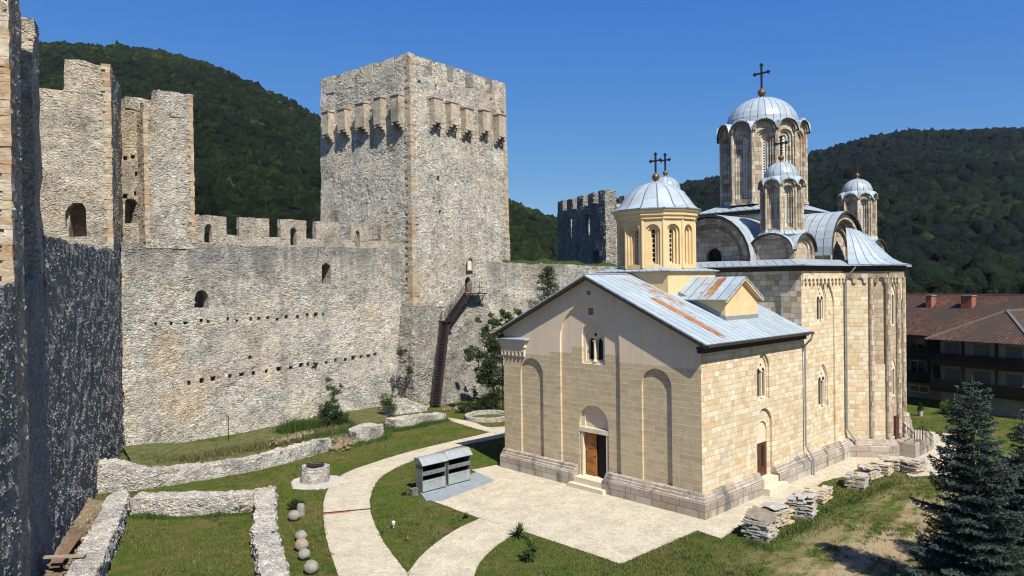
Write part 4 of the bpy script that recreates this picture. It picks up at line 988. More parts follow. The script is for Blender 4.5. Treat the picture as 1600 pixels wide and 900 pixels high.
# --- low walls in the yard
def poly_wall(name, pts, label, cat='low wall', mat='lowwall', seed=0, amp=.08, cell=.17, cap=None, group=None):
    """pts: list of (x, y, thickness left, top z); the line is the visible foot, the thickness lies behind it"""
    q = MB(); n = len(pts); rows = []
    for i, (x, y, th, zt) in enumerate(pts):
        a = Vector(pts[max(i - 1, 0)][:2]); b = Vector(pts[min(i + 1, n - 1)][:2]); d = (b - a).normalized(); nn = Vector((-d.y, d.x))
        p = Vector((x, y)); rows.append((P3(p, -.2), P3(p + nn * .05, zt), P3(p + nn * th, zt), P3(p + nn * (th + .05), -.2)))
    for r_, s_ in zip(rows[:-1], rows[1:]):
        for k in range(3): quadgrid(q, r_[k], s_[k], s_[k + 1], r_[k + 1], cell)
    for r_ in (rows[0], rows[-1]): quadgrid(q, r_[0], r_[1], r_[2], r_[3], cell)
    q.displace(amp, 1.6, seed, amp * 1.0); q.displace(amp * .55, 4.5, seed + 5)
    o = q.build(name, M[mat], None, weld=True); stud(o, 26, .07, .15, .055, seed=seed, topface=True, both=True); tag(o, label, cat, group); return o
pc = [(150, 772, 1.0, 1.75), (178, 770, 1.0, 1.7), (205, 768, 1.0, 1.45), (235, 764, .95, 1.15), (290, 755, .9, .95), (350, 745, .85, .85), (400, 736, .85, .85), (440, 726, .85, .9), (485, 714, .85, .95), (519, 703, .85, .8)]
poly_wall('low_wall', [(*G2(x, y), t, z) for x, y, t, z in pc], 'long curving knee-high pale stone wall between the lawn and the tall curtain wall', seed=91)
poly_wall('low_wall', [(*G2(x, y), t, z) for x, y, t, z in [(202, 806, 1.1, .95), (265, 808, 1.1, .98), (330, 805, 1.05, .95), (397, 800, 1.0, .98)]], 'straight back wall of the sunken lawn enclosure, low pale masonry', seed=92)
rw0 = G(429, 762, .95); rw1 = G(432, 828, .95); rw2 = G(450, 905, .85); rw3 = G(458, 950, .85)
poly_wall('low_wall', [(rw1.x, rw1.y, 1.0, .95), (rw0.x, rw0.y + .2, 1.0, 1.0)], 'thick far segment of the right enclosure wall beside the well', seed=93)
poly_wall('low_wall', [(rw3.x + .12, rw3.y, 1.05, .8), (rw2.x + .12, rw2.y, 1.05, .82), (rw1.x + .12, rw1.y - .1, 1.05, .85)], 'near right enclosure wall slab cut off by the bottom edge', seed=94)
lw0 = G(204, 768, .95); lw1 = G(180, 830, .95); lw2 = G(150, 902, .95); lw3 = G(133, 950, .95)
poly_wall('low_wall', [(lw3.x, lw3.y, 1.15, .95), (lw2.x, lw2.y, 1.15, .95), (lw1.x, lw1.y, 1.1, .95), (lw0.x, lw0.y, 1.0, 1.0)], 'left enclosure wall with a broad white top and shaded inner face', seed=95)
poly_wall('wall_fragment', [(*G2(x, y), t, z) for x, y, t, z in [(556, 692, 1.7, .75), (578, 689, 1.7, .95), (600, 682, 1.6, .95)]], 'short broken block of pale masonry standing alone on the grass', 'wall fragment', seed=96, amp=.06)
poly_wall('wall_fragment', [(*G2(x, y), t, z) for x, y, t, z in [(619, 671, 1.5, .75), (655, 664, 1.4, .7), (697, 655, 1.1, .5)]], 'low slanting wall remnant ending at the foot of the iron stairs', 'wall fragment', seed=97, amp=.06)
poly_wall('wall_fragment', [(*G2(x, y), t, z) for x, y, t, z in [(604, 650, 1.2, 2.1), (620, 648, 1.3, 1.6), (640, 646, 1.2, 1.15), (660, 643, 1.0, .6), (668, 642, .8, .35)]], 'stepped ruin sloping down against the battered foot of the keep', 'wall fragment', seed=98, amp=.08)
# ring bed by the tree
cR = G(764, 653); q = MB(); NR = 26
for k in range(NR):
    a_ = 2 * math.pi * k / NR; b_ = 2 * math.pi * (k + .93) / NR; r0_, r1_ = 1.75, 2.15; h_ = .33 + rnd.uniform(-.03, .03)
    q.hexa([(cR.x + r * math.cos(t), cR.y + r * math.sin(t), -.05) for r, t in ((r0_, a_), (r1_, a_), (r1_, b_), (r0_, b_))], [(cR.x + r * math.cos(t), cR.y + r * math.sin(t), h_) for r, t in ((r0_, a_), (r1_, a_), (r1_, b_), (r0_, b_))])
tag(q.build('stone_ring_bed', M['lowwall']), 'low ring of stones edging a round grass bed at the path end', 'stone ring')
# ------------------------------------------------------------------ the church (local axes: x along the flank, y across, z up)
ch = empty('monastery_church', CH0, CH_ROT, 'five domed stone church with a lower gabled narthex and lead covered roofs', 'church')
F_fac = lambda s, z, d: (.30 + d, s, z)
F_sou = lambda s, z, d: (s, .30 + d, z)
F_nor = lambda s, z, d: (s, 14.95 - d, z)
RIDGE, EAVE, V0, V1, VM = 12.30, 8.72, .30, 14.95, 7.62
def roofz(v): return EAVE + (RIDGE - EAVE) * (1 - abs(v - VM) / (VM + .28))
# narthex front
top = [(V0, .55), (V1, .55), (V1, roofz(V1) - .10), (VM, RIDGE - .10), (V0, roofz(V0) - .10)]
def bifora(c, z0, zs, w, dep=.28, mat=None, pt=.25, glass=None, ld=.2):
    """double light under one head; returns kids for relief"""
    h = w / 2; g = glass or M['dark']; r = w * .40
    l1 = arch(c - w * .40, c - w * .055, z0 + .10, zs - w * .12, 8, pt=.2); l2 = arch(c + w * .055, c + w * .40, z0 + .10, zs - w * .12, 8, pt=.2)
    return K(arch(c - h, c + h, z0, zs, 14, pt=pt), dep, mat or M['trim'], [K(l1, ld, g), K(l2, ld, g), K(circ(c, zs + h * .42, w * .085, 8), ld * .5, g)])
fm = MB()
doorZ0 = .62
portal = K(arch(6.30, 8.72, .0 + 1.16, 3.70), .16, M['facade'], [])
kidsF = [
    K(arch(11.42, 13.40, 1.17, 6.25), .13, M['facade']),
    K(arch(2.07, 3.98, 1.17, 6.35), .13, M['facade']),
]
big = arch(5.46, 9.96, .57, 8.5)
portal = K(arch(6.42, 8.60, .59, 3.72), .18, M['trim'], [K(arch(6.72, 8.32, 3.45, 3.75), .10, M['beige']), K(rect(6.62, 8.40, .61, 3.18), .40, M['dark'])])
win = K(arch(6.62, 8.34, 7.2, 8.78), .16, M['trim'], [bifora(7.48, 7.34, 8.62, 1.36, .08, pt=.1)])
sq1 = K(rect(7.42, 7.82, 10.05, 10.45), .05, M['redm'])
kidsF.append(K(big, .13, M['facade'], [portal, win, sq1]))
kidsF.append(K(rect(7.5, 7.8, 11.2, 11.45), .05, M['plinth']))
relief(fm, F_fac, top, 0, kidsF, M['facade'])
# part below the plinth line at the door, reveal of the threshold
fm.build('front_wall', None, ch)
# south side wall
sm = MB()
osd = [(.30, .60), (11.65, .60), (11.65, 8.62), (.30, 8.62)]
sk = [K(arch(6.05, 7.45, 5.15, 6.95, pt=.45), .10, M['ashlar'], [bifora(6.75, 5.22, 6.85, 1.16, .06, pt=.45, ld=.09)]),
      K(arch(5.85, 7.72, .64, 3.72), .14, M['ashlar'], [K(arch(6.22, 7.36, 2.80, 3.35), .08, M['trim']), K(rect(6.22, 7.36, .70, 2.70), .30, M['woodd'])])]
relief(sm, F_sou, osd, 0, sk, M['ashlar']); sm.build('side_wall', None, ch)
nm = MB(); relief(nm, F_nor, osd, 0, [], M['ashlar']); nm.build('side_wall', None, ch)
# raked masonry courses of window frames
def column(c, z0, z1, plane, mat=M['trim'], r=.07):
    q = MB(); P = (lambda s, z: (.30 + .30, s, z)) if plane == 'F' else (lambda s, z: (s, .30 + .13, z))
    q.tube(P(c, z0), P(c, z1), r, r, 8); q.tube(P(c, z1), P(c, z1 + .16), r, r * 2.0, 8); q.tube(P(c, z0 - .1), P(c, z0), r * 1.8, r, 8); return q
column(7.48, 7.45, 8.40, 'F').build('window_column', M['trim'], ch)
column(6.75, 5.35, 6.65, 'S', r=.06).build('window_column', M['trim'], ch)
# doors
q = MB(); q.box(.70, .77, 7.56, 8.36, .66, 3.16); pd_ = q.build('door', M['wood'], ch)
q = MB()
for (z0, z1) in ((.85, 1.35), (1.45, 2.15), (2.25, 3.0)): q.box(.672, .70, 7.68, 8.26, z0, z1); q.box(.655, .672, 7.80, 8.14, z0 + .12, z1 - .12)
q.build('door_panel', M['wood'], pd_)
q = MB(); q.tube((.64, 7.62, 1.8), (.70, 7.62, 1.8), .03, .03, 8); q.build('handle', M['iron'], pd_)
q = MB(); q.box(.8, 1.0, 6.62, 8.40, .6, 3.2); q.build('doorway', M['dark'], ch)
q = MB()
q.box(.48, .58, 6.50, 6.64, .62, 3.18); q.box(.48, .58, 8.38, 8.52, .62, 3.18); q.box(.44, .60, 6.44, 8.58, 3.18, 3.44); q.build('door_frame', M['trim'], ch)
q = MB(); q.box(-.10, 1.0, 6.42, 8.62, -.1, .60); q.box(-.42, -.10, 6.2, 8.8, -.1, .28); q.build('steps', M['trim'], ch)
q = MB(); q.box(.62, .66, 6.62, 8.40, .58, .62)
q = MB(); q.box(.30, .47, 6.42, 6.50, .6, 1.2); q.box(.30, .47, 8.54, 8.62, .6, 1.2); pass
q = MB(); q.box(6.22, 7.36, .50, .57, .78, 2.70); sd_ = q.build('door', M['woodd'], ch)
q = MB(); q.box(6.84, 7.06, .485, .50, 1.3, 2.5); q.build('door_glazing', M['dark'], sd_)
q = MB(); q.box(6.30, 6.74, .48, .50, 1.0, 1.6); q.box(6.30, 6.74, .48, .50, 1.75, 2.55); q.build('door_panel', M['woodd'], sd_)
q = MB(); q.box(5.95, 7.60, -.12, .60, -.1, .76); q.box(5.7, 7.9, -.55, -.12, -.1, .42); q.build('steps', M['trim'], ch)
# plinth with a stepped moulding
PL = [(.0, .0), (.0, .78), (.06, .86), (.14, .90), (.16, 1.0), (.24, 1.05), (.26, 1.16), (.34, 1.20)]
def plinth_run(mb, pts, prof=PL, out=.45, closed=False):
    """pts: polyline of the wall foot (u, v), outward side on the right hand of travel; prof: (set back, height)"""
    n = len(pts); rings = []
    for i in range(n):
        p = Vector(pts[i]); d0 = (Vector(pts[i]) - Vector(pts[i - 1])).normalized() if i > 0 else None; d1 = (Vector(pts[i + 1]) - Vector(pts[i])).normalized() if i < n - 1 else None
        if d0 is None: d0 = d1
        if d1 is None: d1 = d0
        n0 = Vector((d0.y, -d0.x)); n1 = Vector((d1.y, -d1.x)); m_ = (n0 + n1).normalized(); sc = 1 / max(.4, m_.dot(n0))
        rings.append([(p.x + m_.x * sc * (out - b), p.y + m_.y * sc * (out - b), z) for b, z in prof] + [(p.x - m_.x * sc * .05, p.y - m_.y * sc * .05, prof[-1][1])])
    for a, b in zip(rings[:-1], rings[1:]):
        L = (Vector(b[0]) - Vector(a[0])).length; k = max(1, int(L / .5))
        for j in range(k):
            t0, t1 = j / k, (j + 1) / k
            ra = [Vector(x).lerp(Vector(y), t0) for x, y in zip(a, b)]; rb = [Vector(x).lerp(Vector(y), t1) for x, y in zip(a, b)]
            for x in range(len(ra) - 1): mb.face([ra[x], rb[x], rb[x + 1], ra[x + 1]])
    for r in (rings[0], rings[-1]):
        c = (r[-1][0], r[-1][1], 0); mb.face([(c[0], c[1], -.05)] + [(r[0][0], r[0][1], -.05)] + r[:] )
q = MB()
plinth_run(q, [(.30, 14.95), (.30, 8.66)]); plinth_run(q, [(.30, 6.38), (.30, .30), (5.88, .30)]); plinth_run(q, [(7.70, .30), (11.65, .30), (17.95, .30), (19.5, -1.95), (20.1, -1.95)])
plinth_run(q, [(21.9, -1.95), (22.35, -1.95), (23.9, .30), (29.6, .30)]); plinth_run(q, [(11.65, 14.95), (.30, 14.95)])
q.displace(.025, 2.0, 5); q.build('plinth', M['plinth'], ch)
q = MB(); q.hexa([(24.6, .35, -.1), (24.6, -1.5, -.1), (26.9, -1.3, -.1), (26.9, .35, -.1)], [(24.6, .35, 2.7), (24.6, -.6, 2.1), (26.6, -.9, 1.9), (26.6, .35, 2.6)]); q.displace(.06, 1.2, 6); q.build('buttress', M['plinth'], ch)

# cornices and arched friezes
def frieze(name, fr, s0, s1, z0, n, mat, zt=None, h=.62):
    """a row of little blind arches standing on corbels, proud of the wall"""
    q = MB(); w = (s1 - s0) / n; zt = zt or z0 + h
    out = [(s0, z0 + .30)]
    kids = []
    # one strip whose lower edge is scalloped
    pts = [(s0, zt), (s0, z0)]
    for k in range(n):
        a = s0 + k * w; b = a + w; c = (a + b) / 2; r = w * .31
        pts += [(a + w * .10, z0), (c - r, z0 + .08), (c - r, z0 + .20)]
        for j in range(1, 6): t = math.pi - math.pi * j / 6; pts.append((c + r * math.cos(t), z0 + .20 + r * math.sin(t)))
        pts += [(c + r, z0 + .20), (c + r, z0 + .08), (b - w * .10, z0)]
    pts += [(s1, z0), (s1, zt)]
    P = [Vector((a, b, 0)) for a, b in pts]
    for t in tessellate_polygon([P]): q.face([fr(P[i].x, P[i].y, -.12) for i in t], [(P[i].x, P[i].y) for i in t])
    for i in range(len(pts)):
        a, b = pts[i], pts[(i + 1) % len(pts)]; q.face([fr(a[0], a[1], -.12), fr(b[0], b[1], -.12), fr(b[0], b[1], .02), fr(a[0], a[1], .02)])
    return q.build(name, mat, ch)
frieze('arched_frieze', F_fac, 12.95, 15.05, 7.28, 6, M['trim'], 7.85)
q = MB(); q.box(.14, .34, 12.85, 15.15, 7.86, 8.20); q.box(.04, .34, 12.75, 15.25, 8.20, 8.34); q.build('cornice', M['trim'], ch)
q = MB(); q.hexa([(-.02, 12.65, 8.342), (-.02, 15.4, 8.342), (.34, 15.6, 8.342), (.34, 12.55, 8.342)], [(-.02, 12.65, 8.37), (-.02, 15.4, 8.37), (.34, 15.6, 8.5), (.34, 12.55, 8.5)]); q.build('cornice_flashing', M['lead'], ch)
q = MB(); q.box(.05, 11.7, .02, .36, 8.30, 8.52); q.box(-.05, 11.75, -.12, .36, 8.52, 8.62); q.build('cornice', M['edge'], ch)
q = MB(); q.box(.05, 11.6, 14.9, 15.2, 8.30, 8.62); q.build('cornice', M['edge'], ch)
# narthex roof: two sheets with thickness, bargeboards
def slab(mb, a, b, c, d, th, uv=None, mat=None):
    """a, b: eave ends, c, d: ridge ends (c above b)"""
    A_ = [Vector(p) for p in (a, b, c, d)]; n = (A_[1] - A_[0]).cross(A_[3] - A_[0]).normalized()
    if n.z < 0: n = -n
    L = (A_[3] - A_[0]).length; lo = [p - n * th for p in A_]
    mb.face(A_, uv or [(0, L), ((A_[1] - A_[0]).length, L), ((A_[1] - A_[0]).length, 0), (0, 0)], mat)
    mb.face(lo[::-1], None, mat)
    for i in range(4): mb.face([A_[i], A_[(i + 1) % 4], lo[(i + 1) % 4], lo[i]], None, mat)
u0_, u1_ = -.14, 11.78; zE = EAVE + .06; zR = RIDGE + .08
q = MB(); SLP = math.hypot(VM + .28, zR - zE)
slab(q, (u0_, -.30, zE), (u1_, -.30, zE), (u1_, VM, zR), (u0_, VM, zR), .07, [(0, SLP), (u1_ - u0_, SLP), (u1_ - u0_, 0), (0, 0)])
slab(q, (u0_, 2 * VM + .30, zE - .04), (u1_, 2 * VM + .30, zE - .04), (u1_, VM, zR), (u0_, VM, zR), .07, [(0, SLP), (u1_ - u0_, SLP), (u1_ - u0_, 0), (0, 0)])
rf = q.build('narthex_roof', M['leadn'], ch)
q = MB()
for sv in (-1, 1):
    a = Vector((u0_ + .06, VM + sv * (VM + .32), zE - .16)); b = Vector((u0_ + .06, VM, zR - .15)); q.bar(a, b, .10, .20)
    a = a + Vector((.22, 0, -.02)); b = b + Vector((.22, 0, -.02)); q.bar(a, b, .40, .05)
q.build('bargeboard', M['edge'], rf)
q = MB(); q.tube((u0_, VM, zR + .02), (3.9, VM, zR + .02), .06, .06, 8); q.build('ridge_cap', M['pipe'], rf)
q = MB(); q.bar((u0_, -.36, zE - .10), (u1_, -.36, zE - .10), .14, .12); q.build('gutter', M['edge'], rf)
q = MB()
q.path([(11.62, -.38, 8.6), (11.62, -.30, 8.3), (11.7, .12, 7.9), (11.7, .14, 1.75), (11.7, -.32, 1.05), (11.7, -.34, .05)], .058, 8); q.build('downpipe', M['pipe'], ch)
q = MB(); q.path([(17.95, -.5, 12.7), (17.9, -.1, 12.2), (17.9, .10, 11.8), (17.9, .12, 1.85), (17.95, -.38, 1.15), (17.95, -.42, .05)], .06, 8); q.build('downpipe', M['pipe'], ch)

# dormer on the south slope
dr_ = MB(); DU, DV, DE, DRZ = 7.0, 1.72, 10.98, 12.16
hw = 1.82
fr = lambda s, z, d: (s, DV + d, z)
dz = roofz(DV) + .0
relief(dr_, fr, [(DU - hw, dz - .3), (DU + hw, dz - .3), (DU + hw, DE + .02), (DU, DRZ - .06), (DU - hw, DE + .02)], 0, [], M['yellow'])
dr_.face([(DU - hw, DV, dz - .3), (DU - hw, 5.0, dz - .3), (DU - hw, 5.0, DE + .02), (DU - hw, DV, DE + .02)], None, M['yellow'])
dr_.face([(DU + hw, DV, dz - .3), (DU + hw, 5.0, dz - .3), (DU + hw, 5.0, DE + .02), (DU + hw, DV, DE + .02)], None, M['yellow'])
dm = dr_.build('dormer', None, ch)
q = MB(); ho = hw + .34; dze = DE - .12; vb = 5.6; L2 = math.hypot(ho, DRZ - dze)
slab(q, (DU - ho, vb, dze), (DU - ho, DV - .30, dze), (DU, DV - .30, DRZ), (DU, vb, DRZ), .07, [(vb - DV, L2), (0 + 0, L2), (0, 0), (vb - DV, 0)])
slab(q, (DU + ho, DV - .30, dze), (DU + ho, vb, dze), (DU, vb, DRZ), (DU, DV - .30, DRZ), .07, [(0, L2), (vb - DV, L2), (vb - DV, 0), (0, 0)])
q.build('dormer_roof', M['leadd'], dm)
q = MB()
for s_ in (-1, 1):
    q.bar((DU + s_ * (ho - .02), DV - .22, dze - .13), (DU, DV - .22, DRZ - .14), .08, .13); q.bar((DU + s_ * (hw + .10), DV - .10, dze - .02), (DU, DV - .10, DRZ - .22), .18, .10)
q.build('gable_trim', M['yellow'], dm)
q = MB(); q.box(DU - hw - .05, DU + hw + .05, DV - .06, DV, dz - .05, dz + .28); q.build('flashing', M['pipe'], dm)
q = MB(); q.hexa([(DU - hw - .05, DV, dz - .05), (DU - hw, DV, dz - .05), (DU - hw, 4.8, roofz(4.8) - .05), (DU - hw - .05, 4.8, roofz(4.8) - .05)], [(DU - hw - .05, DV, dz + .30), (DU - hw, DV, dz + .30), (DU - hw, 4.8, roofz(4.8) + .3), (DU - hw - .05, 4.8, roofz(4.8) + .3)]); q.build('flashing', M['pipe'], dm)

# narthex dome
def drum(name, cu, cv, N, ap, z0, z1, ph, mats, niche, parent, windows=True, pil=None, arched=0.0, plate=True):
    """N sided drum: every bay a stepped niche with a slit window; arched > 0: the bay heads rise into round gables"""
    q = MB(); hw_ = ap * math.tan(math.pi / N)
    for k in range(N):
        t = ph + 2 * math.pi * k / N; n = (math.cos(t), math.sin(t)); ta = (-math.sin(t), math.cos(t))
        fr = lambda s, z, d, n=n, ta=ta: (cu + n[0] * (ap - d) + ta[0] * s, cv + n[1] * (ap - d) + ta[1] * s, z)
        w1, w2, w3 = hw_ * niche[0], hw_ * niche[1], hw_ * niche[2]; zb, zs = niche[3], niche[4]
        if plate:
            hs = []; zz = zb + .35; wr = w3 * .36
            while zz < zs + .02: hs.append(K(circ(0, zz, wr, 7), .05, M['dark'])); zz += wr * 3.1
            inner = K(arch(-w3, w3, zb + .08, zs), .10, M['whiteplate'], hs)
        else:
            hs = []; zz = zb + .2
            while zz < zs - .1: hs.append(K(rect(-w3 * .62, w3 * .62, zz, zz + .23), .05, M['dark'])); zz += .29
            inner = K(arch(-w3, w3, zb + .08, zs), .16, M['trim'], hs)
        kids = [K(arch(-w1, w1, zb, zs), .13, mats, [K(arch(-w2, w2, zb + .04, zs), .13, mats, [inner])])]
        if arched: outl = arch(-hw_, hw_, z0, z1, 14, rise=arched)
        else: outl = rect(-hw_, hw_, z0, z1)
        relief(q, fr, outl, 0, kids, mats, uo=k * 3.7)
    return q.build(name, None, parent)
NC = (7.0, VM)
dome_n = MB()
hf = 2.62
q = MB(); q.box(NC[0] - hf, NC[0] + hf, NC[1] - hf, NC[1] + hf, 9.6, 12.5); ped = q.build('dome_pedestal', M['yellow'], ch)
q = MB(); q.lathe([(hf * 1.414 + .28, 12.52), (hf * 1.414 + .28, 12.58), (2.3, 12.86)], NC[0], NC[1], 4, math.pi / 4); q.build('pedestal_roof', M['lead'], ped)
d1_ = drum('narthex_dome', NC[0], NC[1], 12, 2.38, 12.7, 16.05, math.pi, M['yellow'], (.68, .44, .20, 12.95, 15.0), ch, plate=False)
q = MB()
for k in range(12):
    t = math.pi + 2 * math.pi * (k + .5) / 12; r = 2.44; q.tube((NC[0] + r * math.cos(t), NC[1] + r * math.sin(t), 12.75), (NC[0] + r * math.cos(t), NC[1] + r * math.sin(t), 15.9), .085, .085, 8)
q.build('drum_shafts', M['yellow'], d1_)
q = MB(); pr_ = math.pi + math.pi / 12
q.lathe([(2.40, 15.70), (2.58, 15.76), (2.58, 15.90), (2.68, 15.98), (2.68, 16.12), (2.80, 16.24), (2.80, 16.34)], NC[0], NC[1], 12, pr_); q.build('drum_cornice', M['yellow'], d1_)
q = MB(); q.lathe([(2.66, 16.33), (2.88, 16.35), (2.90, 16.41)], NC[0], NC[1], 12, pr_, uvs=7.2); q.lathe([(2.80, 16.40), (2.62, 16.50), (2.42, 16.68), (2.24, 16.92), (2.05, 17.20), (1.80, 17.50), (1.47, 17.79), (1.05, 18.04), (.6, 18.21), (.12, 18.31)], NC[0], NC[1], 48, pr_, uvs=9.6); q.build('dome_roof', M['lead'], d1_)
def cross(cu, cv, z0, ball_r, h, parent, ori=0.0, s=1.0):
    q = MB(); q.lathe([(.16 * s, z0 - .12), (.10 * s, z0), (.07 * s, z0 + ball_r * .5)], cu, cv, 10)
    zc_ = z0 + ball_r * 1.2; q.lathe([(ball_r * math.sin(math.pi * k / 10) + .001, zc_ - ball_r * math.cos(math.pi * k / 10)) for k in range(11)], cu, cv, 16); q.lathe([(ball_r * .45, zc_ + ball_r * .9), (ball_r * .2, zc_ + ball_r * 1.25)], cu, cv, 10)
    b_ = q.build('finial_ball', M['gilt'], parent, smooth=True)
    q = MB(); zb = zc_ + ball_r * .95; d = Vector((math.cos(ori), math.sin(ori), 0)); c = Vector((cu, cv, 0)); w = .055 * s
    q.bar(c + Vector((0, 0, zb)), c + Vector((0, 0, zb + h)), w * 1.5, w * 1.5)
    za = zb + h * .66; a = h * .30
    q.bar(c + d * -a + Vector((0, 0, za)), c + d * a + Vector((0, 0, za)), w * 1.5, w * 1.5)
    n_ = Vector((-d.y, d.x, 0)) * w * .7
    for e in (c + d * -a + Vector((0, 0, za)), c + d * a + Vector((0, 0, za)), c + Vector((0, 0, zb + h))):
        for o in (d * .055 * s, -d * .055 * s, Vector((0, 0, .055 * s)), Vector((0, 0, -.055 * s))): q.tube(e + o - n_, e + o + n_, .045 * s, .045 * s, 8)
    q.build('cross', M['iron'], parent)
cross(NC[0], NC[1], 18.32, .24, 1.25, d1_, ori=math.pi / 2, s=1.15)

# ---------------- nave block
NU0, NU1 = 11.65, 29.6
q = MB(); F_w = lambda s, z, d: (NU0 + d, s, z)
relief(q, F_w, rect(.30, 14.95, 8.3, 12.55), 0, [K(arch(9.9, 12.9, 9.0, 10.6), .12, M['old']), K(arch(1.6, 4.6, 9.2, 10.7), .15, M['old'])], M['old']); q.build('west_wall', None, ch)
q = MB(); hA = arch(13.35, 16.45, 1.22, 10.15, 16, pt=.25)
wU = bifora(14.75, 9.25, 10.75, 1.15, .05, M['trim'], pt=.5, glass=M['glass'], ld=.07); wL = bifora(14.85, 3.75, 5.55, 1.15, .05, M['trim'], pt=.5, glass=M['glass'], ld=.07)
relief(q, F_sou, rect(11.65, 17.95, 1.15, 12.55), 0, [K(hA, .11, M['ashlar'], [K(arch(14.05, 15.45, 9.15, 10.7, pt=.4), .05, M['ashlar'], [wU]), K(arch(14.15, 15.55, 3.65, 5.5, pt=.4), .05, M['ashlar'], [wL])])], M['ashlar'])
q.build('south_wall', None, ch)
for c, z0, z1 in ((14.75, 9.4, 10.45), (14.85, 3.9, 5.25)): column(c, z0, z1, 'S', r=.05).build('window_column', M['trim'], ch)
frieze('arched_frieze', F_sou, 11.68, 17.85, 11.62, 11, M['ashlar'], 12.3)
q = MB(); relief(q, F_sou, rect(23.9, NU1, 1.15, 12.55), 0, [], M['ashlar']); q.build('south_wall', None, ch)
q = MB(); relief(q, F_nor, rect(11.65, NU1, 0, 12.55), 0, [], M['ashlar']); q.build('north_wall', None, ch)
q = MB(); relief(q, lambda s, z, d: (NU1 - d, s, z), rect(.3, 14.95, 0, 12.55), 0, [], M['ashlar']); q.build('east_wall', None, ch)
# conch of the south choir
cp = [(17.95, .30), (19.50, -1.95), (22.35, -1.95), (23.90, .30)]
cms = [M['ashlar'], M['ashlar'], M['pink']]
q = MB()
for i in range(3):
    a = Vector(cp[i]); b = Vector(cp[i + 1]); d = (b - a).normalized(); n = Vector((d.y, -d.x)); L = (b - a).length
    fr = lambda s, z, dd, a=a, d=d, n=n: (a.x + d.x * s - n.x * dd, a.y + d.y * s - n.y * dd, z)
    if i == 0: kids = [K(rect(L * .62, L - .10, 1.22, 11.6), .05, M['pink'])]; kids = [K(arch(L * .60, L - .12, 6.2, 11.4), .06, M['pink'])]
    elif i == 1:
        kids = [K(arch(.35, 1.85, 1.22, 10.9, pt=.3), .09, M['pink'], [bifora(1.10, 8.7, 10.75, 1.1, .05, M['trim'], pt=.5, glass=M['glass'], ld=.07), bifora(1.10, 3.9, 5.7, 1.1, .05, M['trim'], pt=.5, glass=M['glass'], ld=.07)]), K(arch(2.05, 2.70, 1.22, 10.2, pt=.3), .09, M['pink'])]
    else: kids = []
    relief(q, fr, rect(0, L, 1.15, 12.4), 0, kids, cms[0] if i < 1 else M['ashlar'], uo=20 + i * 5)
conch = q.build('choir_apse', None, ch)
q = MB()
for (x, y) in [(18.93, -1.13), (19.5, -1.98), (21.38, -1.98), (22.35, -1.98)]:
    q.tube((x, y, 1.1), (x, y, 12.0), .17, .17, 10)
q.build('half_columns', M['old'], conch)
def friezeL(a, b, n, z0=11.62, zt=12.3):
    a = Vector(a); b = Vector(b); d = (b - a).normalized(); nn = Vector((d.y, -d.x)); L = (b - a).length
    return frieze('arched_frieze', lambda s, z, dd: (a.x + d.x * s - nn.x * dd, a.y + d.y * s - nn.y * dd, z), .05, L - .05, z0, n, M['old'], zt)
friezeL(cp[0], cp[1], 4); friezeL(cp[1], cp[2], 5)
q = MB(); q.box(20.62, 21.38, -2.02, -1.90, 1.05, 2.6); q.build('door', M['woodd'], conch)
# eaves cornice and ledge roof round the nave
poly = [(11.25, 15.3), (11.25, -.08), (17.75, -.08), (19.28, -2.38), (22.57, -2.38), (24.1, -.08), (29.95, -.08), (29.95, 15.3)]
def off(pl, o):
    out = []
    n = len(pl); ctr = Vector((21.5, 7.6))
    for i in range(n):
        p = Vector(pl[i]); a = (p - Vector(pl[i - 1])).normalized(); b = (Vector(pl[(i + 1) % n]) - p).normalized(); n0 = Vector((a.y, -a.x)); n1 = Vector((b.y, -b.x)); m_ = (n0 + n1).normalized(); sc = 1 / max(.5, m_.dot(n0)); s_ = 1 if True else -1
        q_ = p - m_ * sc * o * -1; out.append((q_.x, q_.y))
    return out
inn = off(poly, 0)
test = off(poly, .1)
sgn_out = 1 if (test[1][0] < poly[1][0]) else -1
q = MB()
for (o, z0, z1) in ((-.45, 12.28, 12.46), (-.34, 12.46, 12.60), (-.22, 12.60, 12.78)):
    q.prism(off(poly, o * sgn_out), z0, z1, None, True, True)
q.build('eaves_cornice', M['edge'], ch)
q = MB(); q.prism(off(poly, .06 * sgn_out), 12.783, 12.84, None, True, True); led = q.build('ledge_roof', M['lead'], ch)
# sloping lead skirt from ledge to blocks
q = MB(); o1 = off(poly, .06 * sgn_out)
rb = [(13.2, 14.0), (13.2, 1.25), (19.0, 1.25), (19.6, .8), (22.6, .8), (23.2, 1.25), (29.6, 1.25), (29.6, 14.0)]
for i in range(8):
    j = (i + 1) % 8; L = (Vector(o1[i]) - Vector(o1[j])).length
    q.face([(*o1[i], 12.845), (*o1[j], 12.845), (*rb[j], 13.25), (*rb[i], 13.25)], [(0, 1.5), (L, 1.5), (L, 0), (0, 0)])
q.prism(rb, 13.0, 13.252); q.build('skirt_roof', M['lead'], ch)
